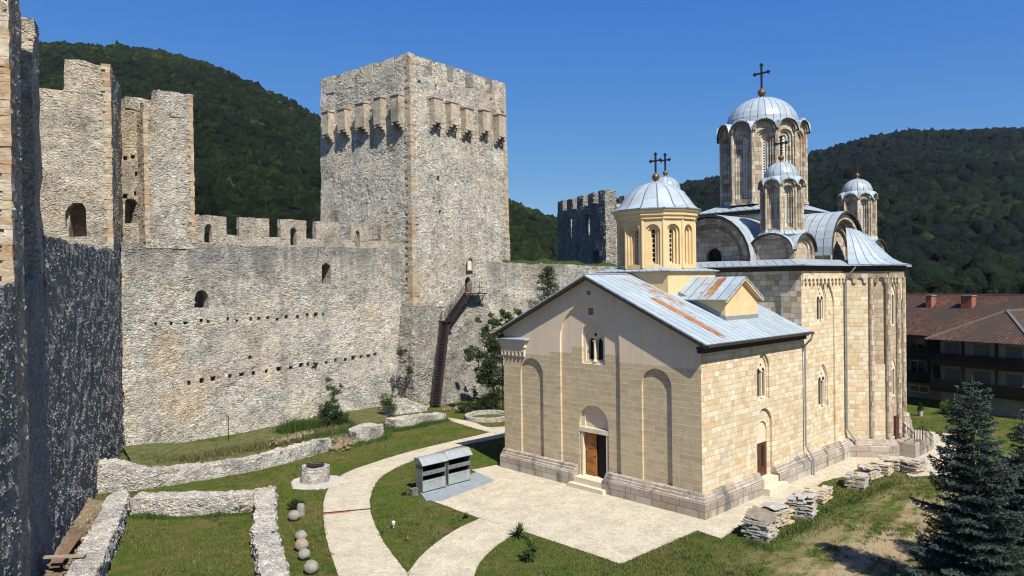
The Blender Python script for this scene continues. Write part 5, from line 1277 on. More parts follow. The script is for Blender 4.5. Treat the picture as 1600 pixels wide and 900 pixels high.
# conch half cone
q = MB(); NS = 12; apx = (21.0, 1.35); prof = [(1.0, 12.87), (.90, 13.0), (.79, 13.3), (.69, 13.75), (.58, 14.3), (.44, 14.85), (.27, 15.3), (.12, 15.5), (.01, 15.56)]
edge = []
base = [Vector(p) for p in (off(poly, .05 * sgn_out)[2:6])]
seg = []
Ls = [(b - a).length for a, b in zip(base[:-1], base[1:])]; T = sum(Ls)
for k in range(NS + 1):
    s_ = T * k / NS; i = 0
    while i < 2 and s_ > Ls[i]: s_ -= Ls[i]; i += 1
    seg.append(base[i].lerp(base[i + 1], min(1, s_ / Ls[i])))
A2 = Vector(apx)
for j in range(len(prof) - 1):
    for k in range(NS):
        P_ = []
        for (kk, jj) in ((k, j), (k + 1, j), (k + 1, j + 1), (k, j + 1)):
            f = prof[jj][0]; round_ = A2 + (seg[kk] - A2).normalized() * 3.4
            tgt = seg[kk].lerp(round_, min(1, (1 - f) * 2)); p = A2.lerp(tgt, f); P_.append((p.x, p.y, prof[jj][1]))
        q.face(P_, [(k * .6, prof[j][1]), (k * .6 + .6, prof[j][1]), (k * .6 + .6, prof[j + 1][1]), (k * .6, prof[j + 1][1])])
q.build('conch_roof', M['lead'], ch)

# cross arms: barrel roofs with stepped arched gables
def arm(name, axis, c, r, z0, p0, p1, wall_mat, win=None, zc=None, thick=.0):
    """axis 'w': gable looks to -x at x=p0, vault runs to x=p1, centred on y=c; axis 's': gable looks to -y"""
    q = MB(); zc_ = zc
    if axis == 'w': fr = lambda s, z, d: (p0 + d, s, z)
    elif axis == 's': fr = lambda s, z, d: (s, p0 + d, z)
    elif axis == 'e': fr = lambda s, z, d: (p0 - d, s, z)
    elif axis == 'n': fr = lambda s, z, d: (s, p0 - d, z)
    R0 = r - .10
    kids = []
    r1, r2, r3 = R0 * .88, R0 * .76, R0 * .64
    k3 = K(arch(c - r3, c + r3, z0 + .3, zc_), .18, wall_mat, ([K(arch(c - .62, c + .62, z0 + .35, zc_ + .35), .35, M['dark'])] if win else []))
    kids = [K(arch(c - r1, c + r1, z0 + .2, zc_), .26, M['grimy'], [K(arch(c - r2, c + r2, z0 + .25, zc_), .26, wall_mat, [k3])])]
    relief(q, fr, arch(c - R0, c + R0, z0, zc_, 20), 0, kids, wall_mat)
    s0, s1 = (p0, p1)
    g = q.build(name, None, ch)
    q = MB(); N_ = 16; ri, ro = r - .02, r + .16; sg = 1 if p1 > p0 else -1; f0_ = p0 - sg * .22
    def pt(t, rr, L): 
        s = c - rr * math.cos(t); z = zc_ + rr * math.sin(t)
        return (L, s, z) if axis in 'we' else (s, L, z)
    t0 = -.10
    for k in range(N_):
        ta, tb = t0 + (math.pi - 2 * t0) * k / N_, t0 + (math.pi - 2 * t0) * (k + 1) / N_
        ua, ub = ro * ta, ro * tb
        q.face([pt(ta, ro, f0_), pt(tb, ro, f0_), pt(tb, ro, p1), pt(ta, ro, p1)], [(0, ua), (0, ub), (abs(p1 - f0_), ub), (abs(p1 - f0_), ua)], M['lead'])
        q.face([pt(ta, ri, f0_), pt(tb, ri, f0_), pt(tb, ro, f0_), pt(ta, ro, f0_)], None, M['edge'])
        q.face([pt(ta, ri, f0_), pt(tb, ri, f0_), pt(tb, ri, p0 + sg * .05), pt(ta, ri, p0 + sg * .05)], None, M['edge'])
    q.build('barrel_roof', None, g)
    # side walls of the arm
    for sd in (-1, 1):
        q = MB(); a = c + sd * (r - .12)
        if axis in 'we': q.face([(p0, a, z0), (p1, a, z0), (p1, a, zc_ + .05), (p0, a, zc_ + .05)])
        else: q.face([(a, p0, z0), (a, p1, z0), (a, p1, zc_ + .05), (a, p0, zc_ + .05)])
        q.build('arm_wall', M['old'], g)
CU, CV = 21.1, VM
arm('west_arm', 'w', CV, 3.15, 12.9, 13.15, 18.2, M['old'], win=True, zc=13.25)
arm('south_arm', 's', CU, 2.75, 13.0, 1.35, 4.6, M['old'], zc=13.85)
arm('north_arm', 'n', CU, 2.75, 13.0, 13.9, 10.6, M['old'], zc=13.85)
arm('east_arm', 'e', CV, 3.0, 12.9, 29.3, 24.4, M['old'], zc=13.3)
# pedestal under the great drum
q = MB(); hp = 3.42; q.box(CU - hp, CU + hp, CV - hp, CV + hp, 13.0, 17.02); pe = q.build('crossing_pedestal', M['old'], ch)
q = MB(); q.lathe([((hp + .02) * 1.414, 16.75), ((hp + .18) * 1.414, 16.86), ((hp + .18) * 1.414, 17.03)], CU, CV, 4, math.pi / 4); q.build('pedestal_cornice', M['edge'], pe)
q = MB(); q.lathe([((hp + .26) * 1.414, 17.035), ((hp + .26) * 1.414, 17.10), (3.2, 17.72), (2.0, 17.9)], CU, CV, 4, math.pi / 4, uvs=28.8); q.build('pedestal_roof', M['lead'], pe)

def scallop_dome(name, cu, cv, N, ap, z0, zs, rise, Rd, zd, ztop, nicheargs, shaft, over, nseg, mat):
    d = drum(name, cu, cv, N, ap, z0, zs, 0.0, mat, nicheargs, ch, arched=rise)
    hw_ = ap * math.tan(math.pi / N); rc = ap / math.cos(math.pi / N)
    q = MB()
    for k in range(N):
        t = 2 * math.pi * (k + .5) / N; x, y = cu + (rc + shaft * .2) * math.cos(t), cv + (rc + shaft * .2) * math.sin(t)
        q.tube((x, y, z0), (x, y, zs - .05), shaft, shaft, 8); q.tube((x, y, zs - .05), (x, y, zs + shaft * 1.6), shaft, shaft * 2.0, 8); q.tube((x, y, z0), (x, y, z0 + .2), shaft * 1.6, shaft * 1.2, 8)
    q.build('drum_shafts', mat, d)
    # archivolts standing proud
    q = MB()
    for k in range(N):
        t = 2 * math.pi * k / N; n = (math.cos(t), math.sin(t)); ta = (-math.sin(t), math.cos(t))
        for (rr, ww, oo) in ((.99, .12, over * .7), (.84, .09, over * .36)):
            NN = 12; pts = []
            for i in range(NN + 1):
                a = math.pi * i / NN; pts.append((math.cos(a), math.sin(a)))
            for (c0_, s0_), (c1_, s1_) in zip(pts[:-1], pts[1:]):
                def P_(c_, s_, f, o): 
                    s = hw_ * f * c_; z = zs + rise * f * s_; return (cu + n[0] * (ap + o) + ta[0] * s, cv + n[1] * (ap + o) + ta[1] * s, z)
                fi = rr - ww / hw_ * 1.2
                q.hexa([P_(c0_, s0_, fi, -.02), P_(c1_, s1_, fi, -.02), P_(c1_, s1_, fi, oo), P_(c0_, s0_, fi, oo)], [P_(c0_, s0_, rr, -.02), P_(c1_, s1_, rr, -.02), P_(c1_, s1_, rr, oo), P_(c0_, s0_, rr, oo)])
    q.build('archivolts', M['grimy'], d)
    # lead: scalloped eaves rising into the dome
    q = MB(); M_ = 10; rings = []
    def ang(k, i): return 2 * math.pi * (k - .5 + i / M_) / N
    cols = [(k, i) for k in range(N) for i in range(M_)]
    def ez(i): x = 2 * i / M_ - 1; return zs + rise * math.sqrt(max(0, 1 - x * x)) * 1.02
    def er(i, o): 
        x = 2 * i / M_ - 1; a = math.pi / N * x; return (ap / math.cos(a)) + o
    Rz = []
    r_in = Rd
    prof = [(over, -.10, 0), (over, .0, 0), (over - .05, .06, 0)]
    for (o, dz_, w) in prof: Rz.append([(er(i, o), ez(i) + dz_) for (k, i) in cols])
    zb = zd
    for w in (.45, .8, 1.0): Rz.append([(er(i, over) * (1 - w) + r_in * w, (ez(i) + .08) * (1 - w) + zb * w + .0) for (k, i) in cols])
    ND = 8
    for j in range(1, ND + 1):
        a = math.pi / 2 * j / ND; Rz.append([(max(.06, r_in * math.cos(a)), zb + (ztop - zb) * math.sin(a)) for _ in cols])
    n_ = len(cols); vs = []
    for row in Rz:
        for (k, i), (r, z) in zip(cols, row): t = ang(k, i); vs.append((cu + r * math.cos(t), cv + r * math.sin(t), z))
    fs = []; uv = []
    for j in range(len(Rz) - 1):
        for c in range(n_):
            c2 = (c + 1) % n_; fs.append((j * n_ + c, j * n_ + c2, (j + 1) * n_ + c2, (j + 1) * n_ + c))
            ua, ub = nseg * .6 * c / n_, nseg * .6 * (c + 1) / n_; uv.append([(ua, j * .45), (ub, j * .45), (ub, j * .45 + .45), (ua, j * .45 + .45)])
    q.faces(vs, fs, uv); q.build('dome_roof', M['lead'], d)
    # dark underside edge of the eaves
    q = MB()
    for c in range(n_):
        c2 = (c + 1) % n_
        a0 = vs[c]; a1 = vs[c2]; (k, i), (k2, i2) = cols[c], cols[c2]
        b0 = (cu + er(i, -.05) * math.cos(ang(k, i)), cv + er(i, -.05) * math.sin(ang(k, i)), a0[2] - .03); b1 = (cu + er(i2, -.05) * math.cos(ang(k2, i2)), cv + er(i2, -.05) * math.sin(ang(k2, i2)), a1[2] - .03)
        q.face([a0, a1, b1, b0])
    q.build('eaves', M['edge'], d)
    return d
gd = scallop_dome('great_dome', CU, CV, 12, 3.02, 17.55, 22.95, .85, 2.68, 23.75, 26.0, (.70, .50, .22, 17.95, 22.45), .14, .38, 30, M['old'])
cross(CU, CV, 26.05, .30, 1.85, gd, ori=math.pi / 2, s=1.5)
for (a, b) in ((15.05, 3.15), (27.9, 3.15), (14.6, 12.1), (27.9, 12.1)):
    q = MB(); hb = 1.52; zb0, zsb = 12.9, 13.75
    for (ax, sg) in (('x', -1), ('y', -1), ('x', 1), ('y', 1)):
        if ax == 'x': fr = lambda s, z, d, sg=sg: (a + sg * (hb - d), b + s, z)
        else: fr = lambda s, z, d, sg=sg: (a + s, b + sg * (hb - d), z)
        relief(q, fr, arch(-hb, hb, zb0, zsb + .1, 14, rise=1.12), 0, [K(arch(-hb * .8, hb * .8, zb0 + .3, zsb + .1, 14, rise=.84), .14, M['old'], [K(arch(-hb * .62, hb * .62, zb0 + .35, zsb + .1, 14, rise=.62), .08, M['pink'])])], M['old'])
    blk = q.build('corner_block', None, ch)
    q = MB(); o_ = .20
    def zz(x): return zsb + .12 + 1.14 * math.sqrt(max(0, 1 - (x / (hb + .03)) ** 2))
    base_ = [-(hb + .03) * math.cos(math.pi * k / 16) for k in range(17)]; xs_ = [-hb - o_] + base_ + [hb + o_]; N_ = len(xs_)
    def hz(x, y):
        ax_, ay_ = abs(x), abs(y); zx = zz(y) if ay_ <= hb + .031 else -9; zy = zz(x) if ax_ <= hb + .031 else -9; return max(zx, zy)
    for i in range(N_ - 1):
        for jj in range(N_ - 1):
            P4 = [(xs_[i], xs_[jj]), (xs_[i + 1], xs_[jj]), (xs_[i + 1], xs_[jj + 1]), (xs_[i], xs_[jj + 1])]
            if any(abs(x) > hb + .04 and abs(y) > hb + .04 for x, y in P4): continue
            q.face([(a + x, b + y, hz(x, y)) for x, y in P4], None, M['lead'])
            for (e0, e1, cond) in ((0, 3, i == 0), (1, 2, i == N_ - 2), (0, 1, jj == 0), (3, 2, jj == N_ - 2)):
                if cond:
                    A_, B_ = P4[e0], P4[e1]; za, zb_ = hz(*A_), hz(*B_); q.face([(a + A_[0], b + A_[1], za), (a + B_[0], b + B_[1], zb_), (a + B_[0], b + B_[1], zb_ - .12), (a + A_[0], b + A_[1], za - .12)], None, M['edge'])
                    dx = -.22 if A_[0] == B_[0] and A_[0] > 0 else (.22 if A_[0] == B_[0] else 0); dy = -.22 if A_[1] == B_[1] and A_[1] > 0 and dx == 0 else (.22 if A_[1] == B_[1] and dx == 0 else 0)
                    q.face([(a + A_[0], b + A_[1], za - .12), (a + B_[0], b + B_[1], zb_ - .12), (a + B_[0] + dx, b + B_[1] + dy, zb_ - .13), (a + A_[0] + dx, b + A_[1] + dy, za - .13)], None, M['edge'])
    q.build('block_roof', None, blk)
    q = MB(); q.lathe([(1.36, 14.6), (1.62, 14.92), (1.45, 15.05), (1.3, 15.2)], a, b, 16); q.build('drum_base_roof', M['lead'], blk)
    dd = scallop_dome('corner_dome', a, b, 8, 1.20, 15.05, 18.15, .48, 1.12, 18.78, 19.85, (.66, .46, .23, 15.35, 17.85), .08, .22, 16, M['old'])
    cross(a, b, 19.88, .19, 1.22, dd, ori=math.pi / 2, s=1.25)
# choir stair and railing
q = MB(); q.box(20.3, 21.9, -3.2, -1.9, -.1, 1.0)
for k in range(6): q.box(21.9 + k * .32, 22.22 + k * .32, -3.2, -1.95, -.1, .83 - k * .16)
o = None
xs = empty('choir_stair', W(21, -2.6), CH_ROT, 'small stone stair with thin black railings at the choir doorway', 'stair')
q2 = MB(); q2.box(-.8, .8, -.75, .62, -.1, 1.0)
for k in range(6): q2.box(.8 + k * .34, 1.14 + k * .34, -.75, .55, -.1, .83 - k * .16)
q2.build('steps', M['plinth'], xs)
for v_ in (-.70, .50):
    q = MB(); pts = [(.0, v_, 1.0), (.8, v_, 1.0), (2.9, v_, .0)]
    if v_ < 0: q.bar((-.8, v_, 1.95), (.8, v_, 1.95), .045)
    q.bar((.8, v_, 1.95), (2.9, v_, .95), .045); q.bar((.8, v_, 1.5), (2.9, v_, .5), .03)
    for k in range(9): t = k / 8; q.bar((.8 + 2.1 * t, v_, 1.0 - 1.0 * t), (.8 + 2.1 * t, v_, 1.95 - 1.0 * t), .03)
    if v_ < 0:
        for k in range(6): q.bar((-.8 + .3 * k, v_, 1.0), (-.8 + .3 * k, v_, 1.95), .03)
    q.build('railing', M['iron'], xs)
# ------------------------------------------------------------------ lodging behind the church
KP = Vector((36.2, 76.5)); kd = Vector((.53, -.848)).normalized(); kn = Vector((-kd.y, kd.x))        # kn: away from the viewer (to the right/back)
if kn.x < 0: kn = -kn
kq = empty('monastery_lodging', (KP.x, KP.y, 0), math.atan2(kd.y, kd.x), 'long dark lodging with a red tiled roof and shaded wooden balconies', 'house')
sK = -1 if Vector((-kd.y, kd.x)).dot(kn) > 0 else 1   # local +y = kn if kd x z
yk = 1 if Vector((-kd.y, kd.x)).dot(kn) > 0 else -1
def kb(mb, x0, x1, y0, y1, z0, z1, mat=None): mb.box(x0, x1, min(y0 * yk, y1 * yk), max(y0 * yk, y1 * yk), z0, z1, mat)
KL = 46.0
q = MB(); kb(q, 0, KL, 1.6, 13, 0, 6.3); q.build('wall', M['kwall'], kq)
q = MB(); kb(q, 0, KL, .9, 1.6, 0, 1.55); q.build('stone_base', M['kbase'], kq)
for k in range(11):
    x = 1.2 + k * 4.1; w_ = MB(); kb(w_, x, x + 1.9, .86, .90, .55, 1.25); w = w_.build('window_frame', M['white'], kq)
    p_ = MB(); kb(p_, x + .08, x + .90, .84, .862, .62, 1.18); kb(p_, x + 1.0, x + 1.82, .84, .862, .62, 1.18); p_.build('pane', M['glass'], w)
for fz0 in (1.62, 3.98):
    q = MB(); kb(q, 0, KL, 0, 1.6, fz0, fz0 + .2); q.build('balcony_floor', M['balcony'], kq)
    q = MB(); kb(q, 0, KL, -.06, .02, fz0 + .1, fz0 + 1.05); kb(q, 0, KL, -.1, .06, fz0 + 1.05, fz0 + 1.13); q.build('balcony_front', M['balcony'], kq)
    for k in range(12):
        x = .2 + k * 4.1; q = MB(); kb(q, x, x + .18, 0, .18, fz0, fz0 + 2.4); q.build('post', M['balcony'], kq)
    for k in range(11):
        x = .9 + k * 4.1; q = MB(); kb(q, x, x + 1.5, 1.54, 1.6, fz0 + .8, fz0 + 2.0); w = q.build('window_frame', M['white'], kq)
        p_ = MB(); kb(p_, x + .08, x + .71, 1.51, 1.542, fz0 + .88, fz0 + 1.92); kb(p_, x + .79, x + 1.42, 1.51, 1.542, fz0 + .88, fz0 + 1.92); p_.build('pane', M['glass'], w)
        q = MB(); kb(q, x + 1.8, x + 2.7, 1.53, 1.6, fz0 + .2, fz0 + 2.15); q.build('door', M['balcony'], kq)
q = MB(); sy = yk
def kp(x, y, z): return (x, y * sy, z)
eh, rh = 6.35, 10.1
slab(q, kp(-1, -1.0, eh), kp(KL, -1.0, eh), kp(KL, 7.0, rh), kp(-1, 7.0, rh), .15)
slab(q, kp(KL, 15, eh), kp(-1, 15, eh), kp(-1, 7.0, rh), kp(KL, 7.0, rh), .15)
kr = q.build('roof', M['tiles'], kq)
q = MB(); q.bar(kp(-1, 7, rh + .03), kp(KL, 7, rh + .03), .3, .14); q.build('ridge_tiles', M['brick'], kr)
q = MB(); kb(q, -1, KL, -1.0, -.9, eh - .32, eh - .12); q.build('fascia', M['balcony'], kr)
# hipped projection
HX0, HX1, HY, HZ = 9.6, 18.4, -4.2, 8.85
q = MB(); hx = (HX0 + HX1) / 2; hyy = 1.5
a_, b_, c_, d_ = kp(HX0, HY, eh - .05), kp(HX1, HY, eh - .05), kp(HX1, 7, eh + 2.6), kp(HX0, 7, eh + 2.6)
ap_ = kp(hx, 1.2, HZ); ap2 = kp(hx, 8.0, HZ)
q.face([a_, b_, ap_]); q.face([a_, ap_, ap2, kp(HX0, 8, eh - .05)]); q.face([b_, ap_, ap2, kp(HX1, 8, eh - .05)])
hp_ = q.build('hipped_roof', M['tiles'], kq)
q = MB(); q.bar(a_, ap_, .26, .16); q.bar(b_, ap_, .26, .16); q.bar(ap_, ap2, .26, .16); q.build('hip_tiles', M['kwall'], hp_)
q = MB(); kb(q, HX0 + .9, HX1 - .9, HY + .9, 1.6, 0, 6.25); q.build('wall', M['kbase'], kq)
for fz0 in (1.62, 3.98):
    q = MB(); kb(q, HX0 + .3, HX1 - .3, HY + .2, HY + .3, fz0 + .1, fz0 + 1.1); kb(q, HX0 + .3, HX1 - .3, HY + .2, HY + .95, fz0, fz0 + .18); kb(q, HX0 + .3, HX0 + .4, HY + .2, 0, fz0 + .1, fz0 + 1.1); q.build('balcony_front', M['balcony'], kq)
    for k in range(3):
        x = HX0 + 1.3 + k * 2.5; q = MB(); kb(q, x, x + 1.2, HY + .84, HY + .9, fz0 + .6, fz0 + 2.0); q.build('wall_panel', M['kwall'], kq)
    for k in range(4):
        x = HX0 + .35 + k * 2.68; q = MB(); kb(q, x, x + .18, HY + .22, HY + .40, fz0, fz0 + 2.3); q.build('post', M['balcony'], kq)
for (x, y, w) in ((5.2, 4.6, .55), (8.6, 4.6, 1.0), (14.6, 5.6, 1.2), (24, 4.5, 1.0)):
    z = eh + (rh - eh) * (y + 1) / 8; q = MB(); kb(q, x, x + w, y - .4, y + .4, z - .4, z + 1.05); c = q.build('chimney', M['brick'], kr)
    q = MB(); kb(q, x - .08, x + w + .08, y - .48, y + .48, z + 1.05, z + 1.15); q.build('chimney_cap', M['kbase'], c)

# ------------------------------------------------------------------ yard furniture
# stone well
wc = G(489, 757); w = empty('stone_well', (wc.x, wc.y + .55, 0), .25, 'squat round stone well with an iron grate lid on a pale flagstone apron', 'well')
q = MB(); n = 22
q.lathe([(.0, .07), (1.55, .07), (1.62, -.05)], 0, -.15, 14, .2); q.v = [(x * (1 + .12 * math.sin(3 * math.atan2(y, x) + 1)), y * (1 + .1 * math.sin(4 * math.atan2(y, x))), z) for x, y, z in q.v]; q.build('apron', M['wellstone'], w)
q = MB(); q.lathe([(.86, .0), (.86, .3), (.85, .6), (.84, .92), (.82, 1.0), (.58, 1.0), (.56, .6)], 0, 0, 26); q.displace(.055, 3.2, 3); q.build('shaft', M['lowwall'], w)
q = MB(); q.box(-.52, .52, -.42, .42, .99, 1.02); g_ = q.build('lid', M['iron'], w)
q = MB()
for k in range(9): q.bar((-.5 + k * .125, -.44, 1.04), (-.5 + k * .125, .44, 1.04), .03)
for y in (-.44, 0, .44): q.bar((-.54, y, 1.05), (.54, y, 1.05), .04)
q.build('grate', M['rustiron'], g_)
# stone cannon balls
for i, (px, py, r, lab) in enumerate([(459, 814, .30, 'rough grey stone ball lying beside the short stone cylinder'), (470, 846, .28, 'greyish ball, farthest of the close trio of stone balls'), (471, 861, .31, 'tan ball in the middle of the trio of stone balls'),
                          (475, 875, .27, 'small grey ball, nearest of the trio of stone balls'), (486, 897, .31, 'lone stone ball nearest the bottom edge with a dark hollow')]):
    p = G(px, py, 0); v = ICO2 * (1 + .09 * vnoise(ICO2 + i * 7, 2.0, i)[:, None] + .02 * vnoise(ICO2 + i * 3, 6.0, i)[:, None]) * r
    v = v * np.array([1, 1, .93]); o = mesh_np('stone_ball', v, ICOF2, M['ball'] if i != 2 else M['balltan'], smooth=True); o.location = (p.x, p.y + .05, r * .86); tag(o, lab, 'stone ball', 'stone balls in a line on the grass')
p = G(470, 806); q = MB(); q.lathe([(.20, 0), (.22, .1), (.20, .5), (.16, .62), (.001, .63)], 0, 0, 16); q.displace(.012, 5, 2); o = q.build('stone_post', M['ball']); o.location = (p.x, p.y, 0); tag(o, 'short upright stone cylinder behind the first ball', 'stone post')
# metal candle shelters on the slab
def shelter(x0u, x1u, vv, lab):
    c0 = W(x0u, vv); s = empty('candle_shelter', c0, CH_ROT, lab, 'candle shelter', 'metal candle shelters by the path')
    w_ = x1u - x0u; D_ = .62; Hh = 1.75; T = .03
    q = MB(); q.box(0, T, 0, D_, 0, Hh); q.build('side_panel', M['zincd'], s); q = MB(); q.box(w_ - T, w_, 0, D_, 0, Hh); q.build('side_panel', M['zincd'], s)
    q = MB(); q.box(T, w_ - T, D_ - T, D_, 0, Hh); q.build('back_panel', M['soot'], s)
    q = MB(); q.box(T, w_ - T, 0, T, .12, .62); q.build('lower_panel', M['zinc'], s)
    q = MB(); q.box(T, w_ - T, .02, D_ - T, .60, .66); q.box(T, w_ - T, .0, .03, .64, .74); q.build('lower_tray', M['zinc'], s)
    q = MB(); q.box(T, w_ - T, .02, D_ - T, 1.05, 1.10); q.box(T, w_ - T, -.01, .03, 1.02, 1.26); q.build('upper_tray', M['zincd'], s)
    q = MB(); q.box(T + .01, w_ - T - .01, .05, D_ - .06, .67, .72); q.box(T + .01, w_ - T - .01, .05, D_ - .06, 1.105, 1.15); q.build('ash_bed', M['soot'], s)
    q = MB(); e = .08
    q.hexa([(-e, -.16, Hh - .12), (w_ + e, -.16, Hh - .12), (w_ + e, .22, Hh + .26), (-e, .22, Hh + .26)], [(-e, -.16, Hh - .09), (w_ + e, -.16, Hh - .09), (w_ + e, .22, Hh + .29), (-e, .22, Hh + .29)])
    q.hexa([(-e, .22, Hh + .26), (w_ + e, .22, Hh + .26), (w_ + e, D_ + .12, Hh + .20), (-e, D_ + .12, Hh + .20)], [(-e, .22, Hh + .29), (w_ + e, .22, Hh + .29), (w_ + e, D_ + .12, Hh + .23), (-e, D_ + .12, Hh + .23)])
    r_ = q.build('roof', M['zinc'], s)
    for xx in (-e + .01, w_ + e - .03):
        q = MB(); q.face([(xx, -.1, Hh - .1), (xx, .22, Hh + .26), (xx, D_ + .06, Hh + .2), (xx, D_ + .06, Hh - .1)])
        q.build('gable_plate', M['zincd'], r_)
    q = MB(); q.bar((0, .02, .08), (w_, .02, .08), .04, .10); q.build('foot_rail', M['iron'], s)
    return s
shelter(-7.25, -5.55, 13.75, 'left metal candle shelter of the pair with sooty trays, nearer the curved path')
shelter(-5.30, -3.60, 13.85, 'right metal candle shelter of the pair, nearer the church corner')
p = W(-7.75, 13.9); q = MB(); q.box(-.2, .2, -.15, .15, 0, .38); q.box(-.22, .22, -.17, .17, .38, .42); o = q.build('metal_bin', M['zincd']); o.location = p; o.rotation_euler.z = CH_ROT; tag(o, 'small dark metal box beside the left candle shelter', 'metal box')
# pole by the wall
p = G(357, 698); q = MB(); q.tube((0, 0, 0), (.02, 0, 2.25), .035, .03, 8); q.tube((.02, 0, 2.25), (.02, 0, 2.3), .05, .05, 8); o = q.build('pole', M['rustiron']); o.location = p; tag(o, 'thin brown pole standing on the bank against the curtain wall', 'pole')
# boards lying lower left
def board(p, q_, w, mat, lab):
    b = MB(); n = 8; p = Vector(p); q_ = Vector(q_); b.bar(p, q_, w, .05); b.displace(.01, 3, 5); o = b.build('board', mat); tag(o, lab, 'board', 'old boards on the wall end')
A_ = G(52, 872, 1.02); B_ = G(133, 868, 1.02)
board((A_.x, A_.y, 1.04), (B_.x, B_.y, 1.02), .28, M['board'], 'grey weathered board lying level across the wall end')
A_ = G(85, 888, .5); B_ = G(122, 838, .62); board((A_.x, A_.y, .55), (B_.x, B_.y, .72), .40, M['boardb'], 'broad brown board lying beneath the grey one')
# debris slope along the flank wall
q = MB(); pts = [(78, 895), (150, 800), (170, 790), (112, 920)]
g0 = [G(*p) for p in [(60, 930), (156, 792)]]; nn = 26; vs = []
for i in range(nn + 1):
    t = i / nn; c = Vector((g0[0].x, g0[0].y)).lerp(Vector((g0[1].x, g0[1].y)), t)
    for k in range(7):
        s = k / 6; vs.append((c.x + (s - .45) * 2.6, c.y + (s - .3) * .6, .62 * (1 - s) ** 1.3 + .02))
vs = np.array(vs); vs[:, 2] += .12 * fbm(vs, 1.5, 5, 3) * (vs[:, 2] > .05)
F = [(i * 7 + k, i * 7 + k + 1, (i + 1) * 7 + k + 1, (i + 1) * 7 + k) for i in range(nn) for k in range(6)]
M['debris'] = rubble('debris_soil', .16, pal=[(0, (.22, .17, .11)), (.5, (.36, .29, .20)), (1, (.5, .46, .38))], mortar=(.26, .2, .13), bumpd=.05, stain=.2, orange=.2, mw=.2)
o = mesh_np('earth_bank', vs, F, M['debris'], smooth=True); tag(o, kind='structure')
# earth bank between curved wall and curtain
bank = [(196, 706), (350, 700), (400, 684), (480, 667), (560, 648), (600, 640)]; bnk2 = [(215, 742), (350, 728), (440, 706), (520, 690), (570, 672), (606, 652)]
vs = []; NB = 40
bp = smooth_poly([G2(*p) for p in bank], 8); bq = smooth_poly([G2(*p) for p in bnk2], 8)
for a, b in zip(bp, bq):
    for k in range(9):
        s = k / 8; vs.append((a[0] - .8 * (1 - s) + (b[0] - a[0]) * s, a[1] + .8 * (1 - s) + (b[1] - a[1]) * s, .42 * math.sin(math.pi * min(1, .35 + s * .65)) + .0))
vs = np.array(vs); vs[:, 2] += .06 * fbm(vs, 1.2, 5, 3); nb = len(bp)
F = [(i * 9 + k, i * 9 + k + 1, (i + 1) * 9 + k + 1, (i + 1) * 9 + k) for i in range(nb - 1) for k in range(8)]
M['bank'] = plain('bank_soil', (.11, .12, .045), .95, .5, 2.5, .04)
o = mesh_np('earth_bank', vs, F, M['bank'], smooth=True); tag(o, kind='structure')

# stacks of stone slabs
def stack(px, py, wu, wv, h, rot, lab, seed, mats, top='rough', n_l=None):
    p = G(px, py); g = random.Random(seed); s = empty('stone_stack', (p.x, p.y, 0), CH_ROT + rot, lab, 'stone stack', 'stacks of building slabs beside the church')
    z = .08; q = MB(); 
    for k in range(3): q.box(-wu / 2 + k * wu * .42, -wu / 2 + k * wu * .42 + .12, -wv / 2, wv / 2, 0, .08)
    q.box(-wu / 2, wu / 2, -wv / 2, wv / 2, .08, .10); q.build('pallet', M['board'], s)
    lay = MB(); z = .1
    while z < h:
        t = g.uniform(.035, .085); x = -wu / 2 + g.uniform(-.05, .05)
        fr_ = (z - .1) / (h - .1)
        while x < wu / 2 - .1:
            L = g.uniform(.25, .6); y = -wv / 2 + g.uniform(-.06, .06)
            while y < wv / 2 - .12:
                Wd = g.uniform(.25, .5)
                if not (fr_ > .6 and g.random() < .28):
                    cx_, cy_ = x + L / 2, y + Wd / 2; an = g.uniform(-.22, .22); tl = g.uniform(-.05, .05) * (1 + 2 * fr_)
                    ax = Vector((math.cos(an), math.sin(an), tl)) * L / 2; ay = Vector((-math.sin(an), math.cos(an), g.uniform(-.06, .06))) * Wd / 2
                    lay.obox((cx_, cy_, z + t / 2), ax, ay, (0, 0, t * .46), g.choice(mats))
                y += Wd + .01
            x += L + .01
        z += t
    lay.displace(.022, 5.0, seed); lay.build('slabs', None, s)
    if top == 'crate':
        # empty wooden crate of boards, tipped on top
        q = MB()
        for k in range(4): q.obox((-.42 + k * .28, 0, h + .18 + .07 * (k % 2)), (.075, 0, .09), (0, wv * .55, .10), (-.012, 0, .010))
        for y in (-wv * .3, wv * .3): q.obox((.02, y, h + .10), (.52, 0, .05), (0, .035, 0), (0, 0, .03))
        q.build('crate_slats', M['board'], s)
    if top == 'sheet':
        q = MB(); NN = 8; vv_ = []
        for i in range(NN + 1):
            for j in range(NN + 1): vv_.append((-wu * .5 + wu * i / NN, -wv * .5 + wv * j / NN, h + .16 - .2 * (abs(i / NN - .5) ** 2 + abs(j / NN - .5) ** 2)))
        vv_ = np.array(vv_); vv_[:, 2] += .05 * fbm(vv_, 3, 4, 2); q.faces([tuple(v) for v in vv_], [(i * 9 + j, (i + 1) * 9 + j, (i + 1) * 9 + j + 1, i * 9 + j + 1) for i in range(8) for j in range(8)]); q.build('cover_sheet', M['slabgrey'], s)
    return s
SW, SP, SG = M['slabwarm'], M['slabpale'], M['slabgrey']
stack(1190, 840, 1.15, 1.05, .85, .12, 'stack nearest the viewer with loose grey boards tipped on top', 1, [SG, SG, SP, SW], 'crate')
stack(1210, 820, 1.1, 1.0, .85, -.2, 'yellowish stack under a crumpled grey sheet, just behind the boarded one', 2, [SW, SW, SP], 'sheet')
stack(1256, 806, 1.1, 1.0, 1.0, .3, 'tall white and grey heap of slabs leaning apart near the side door', 3, [SP, SG, SP])
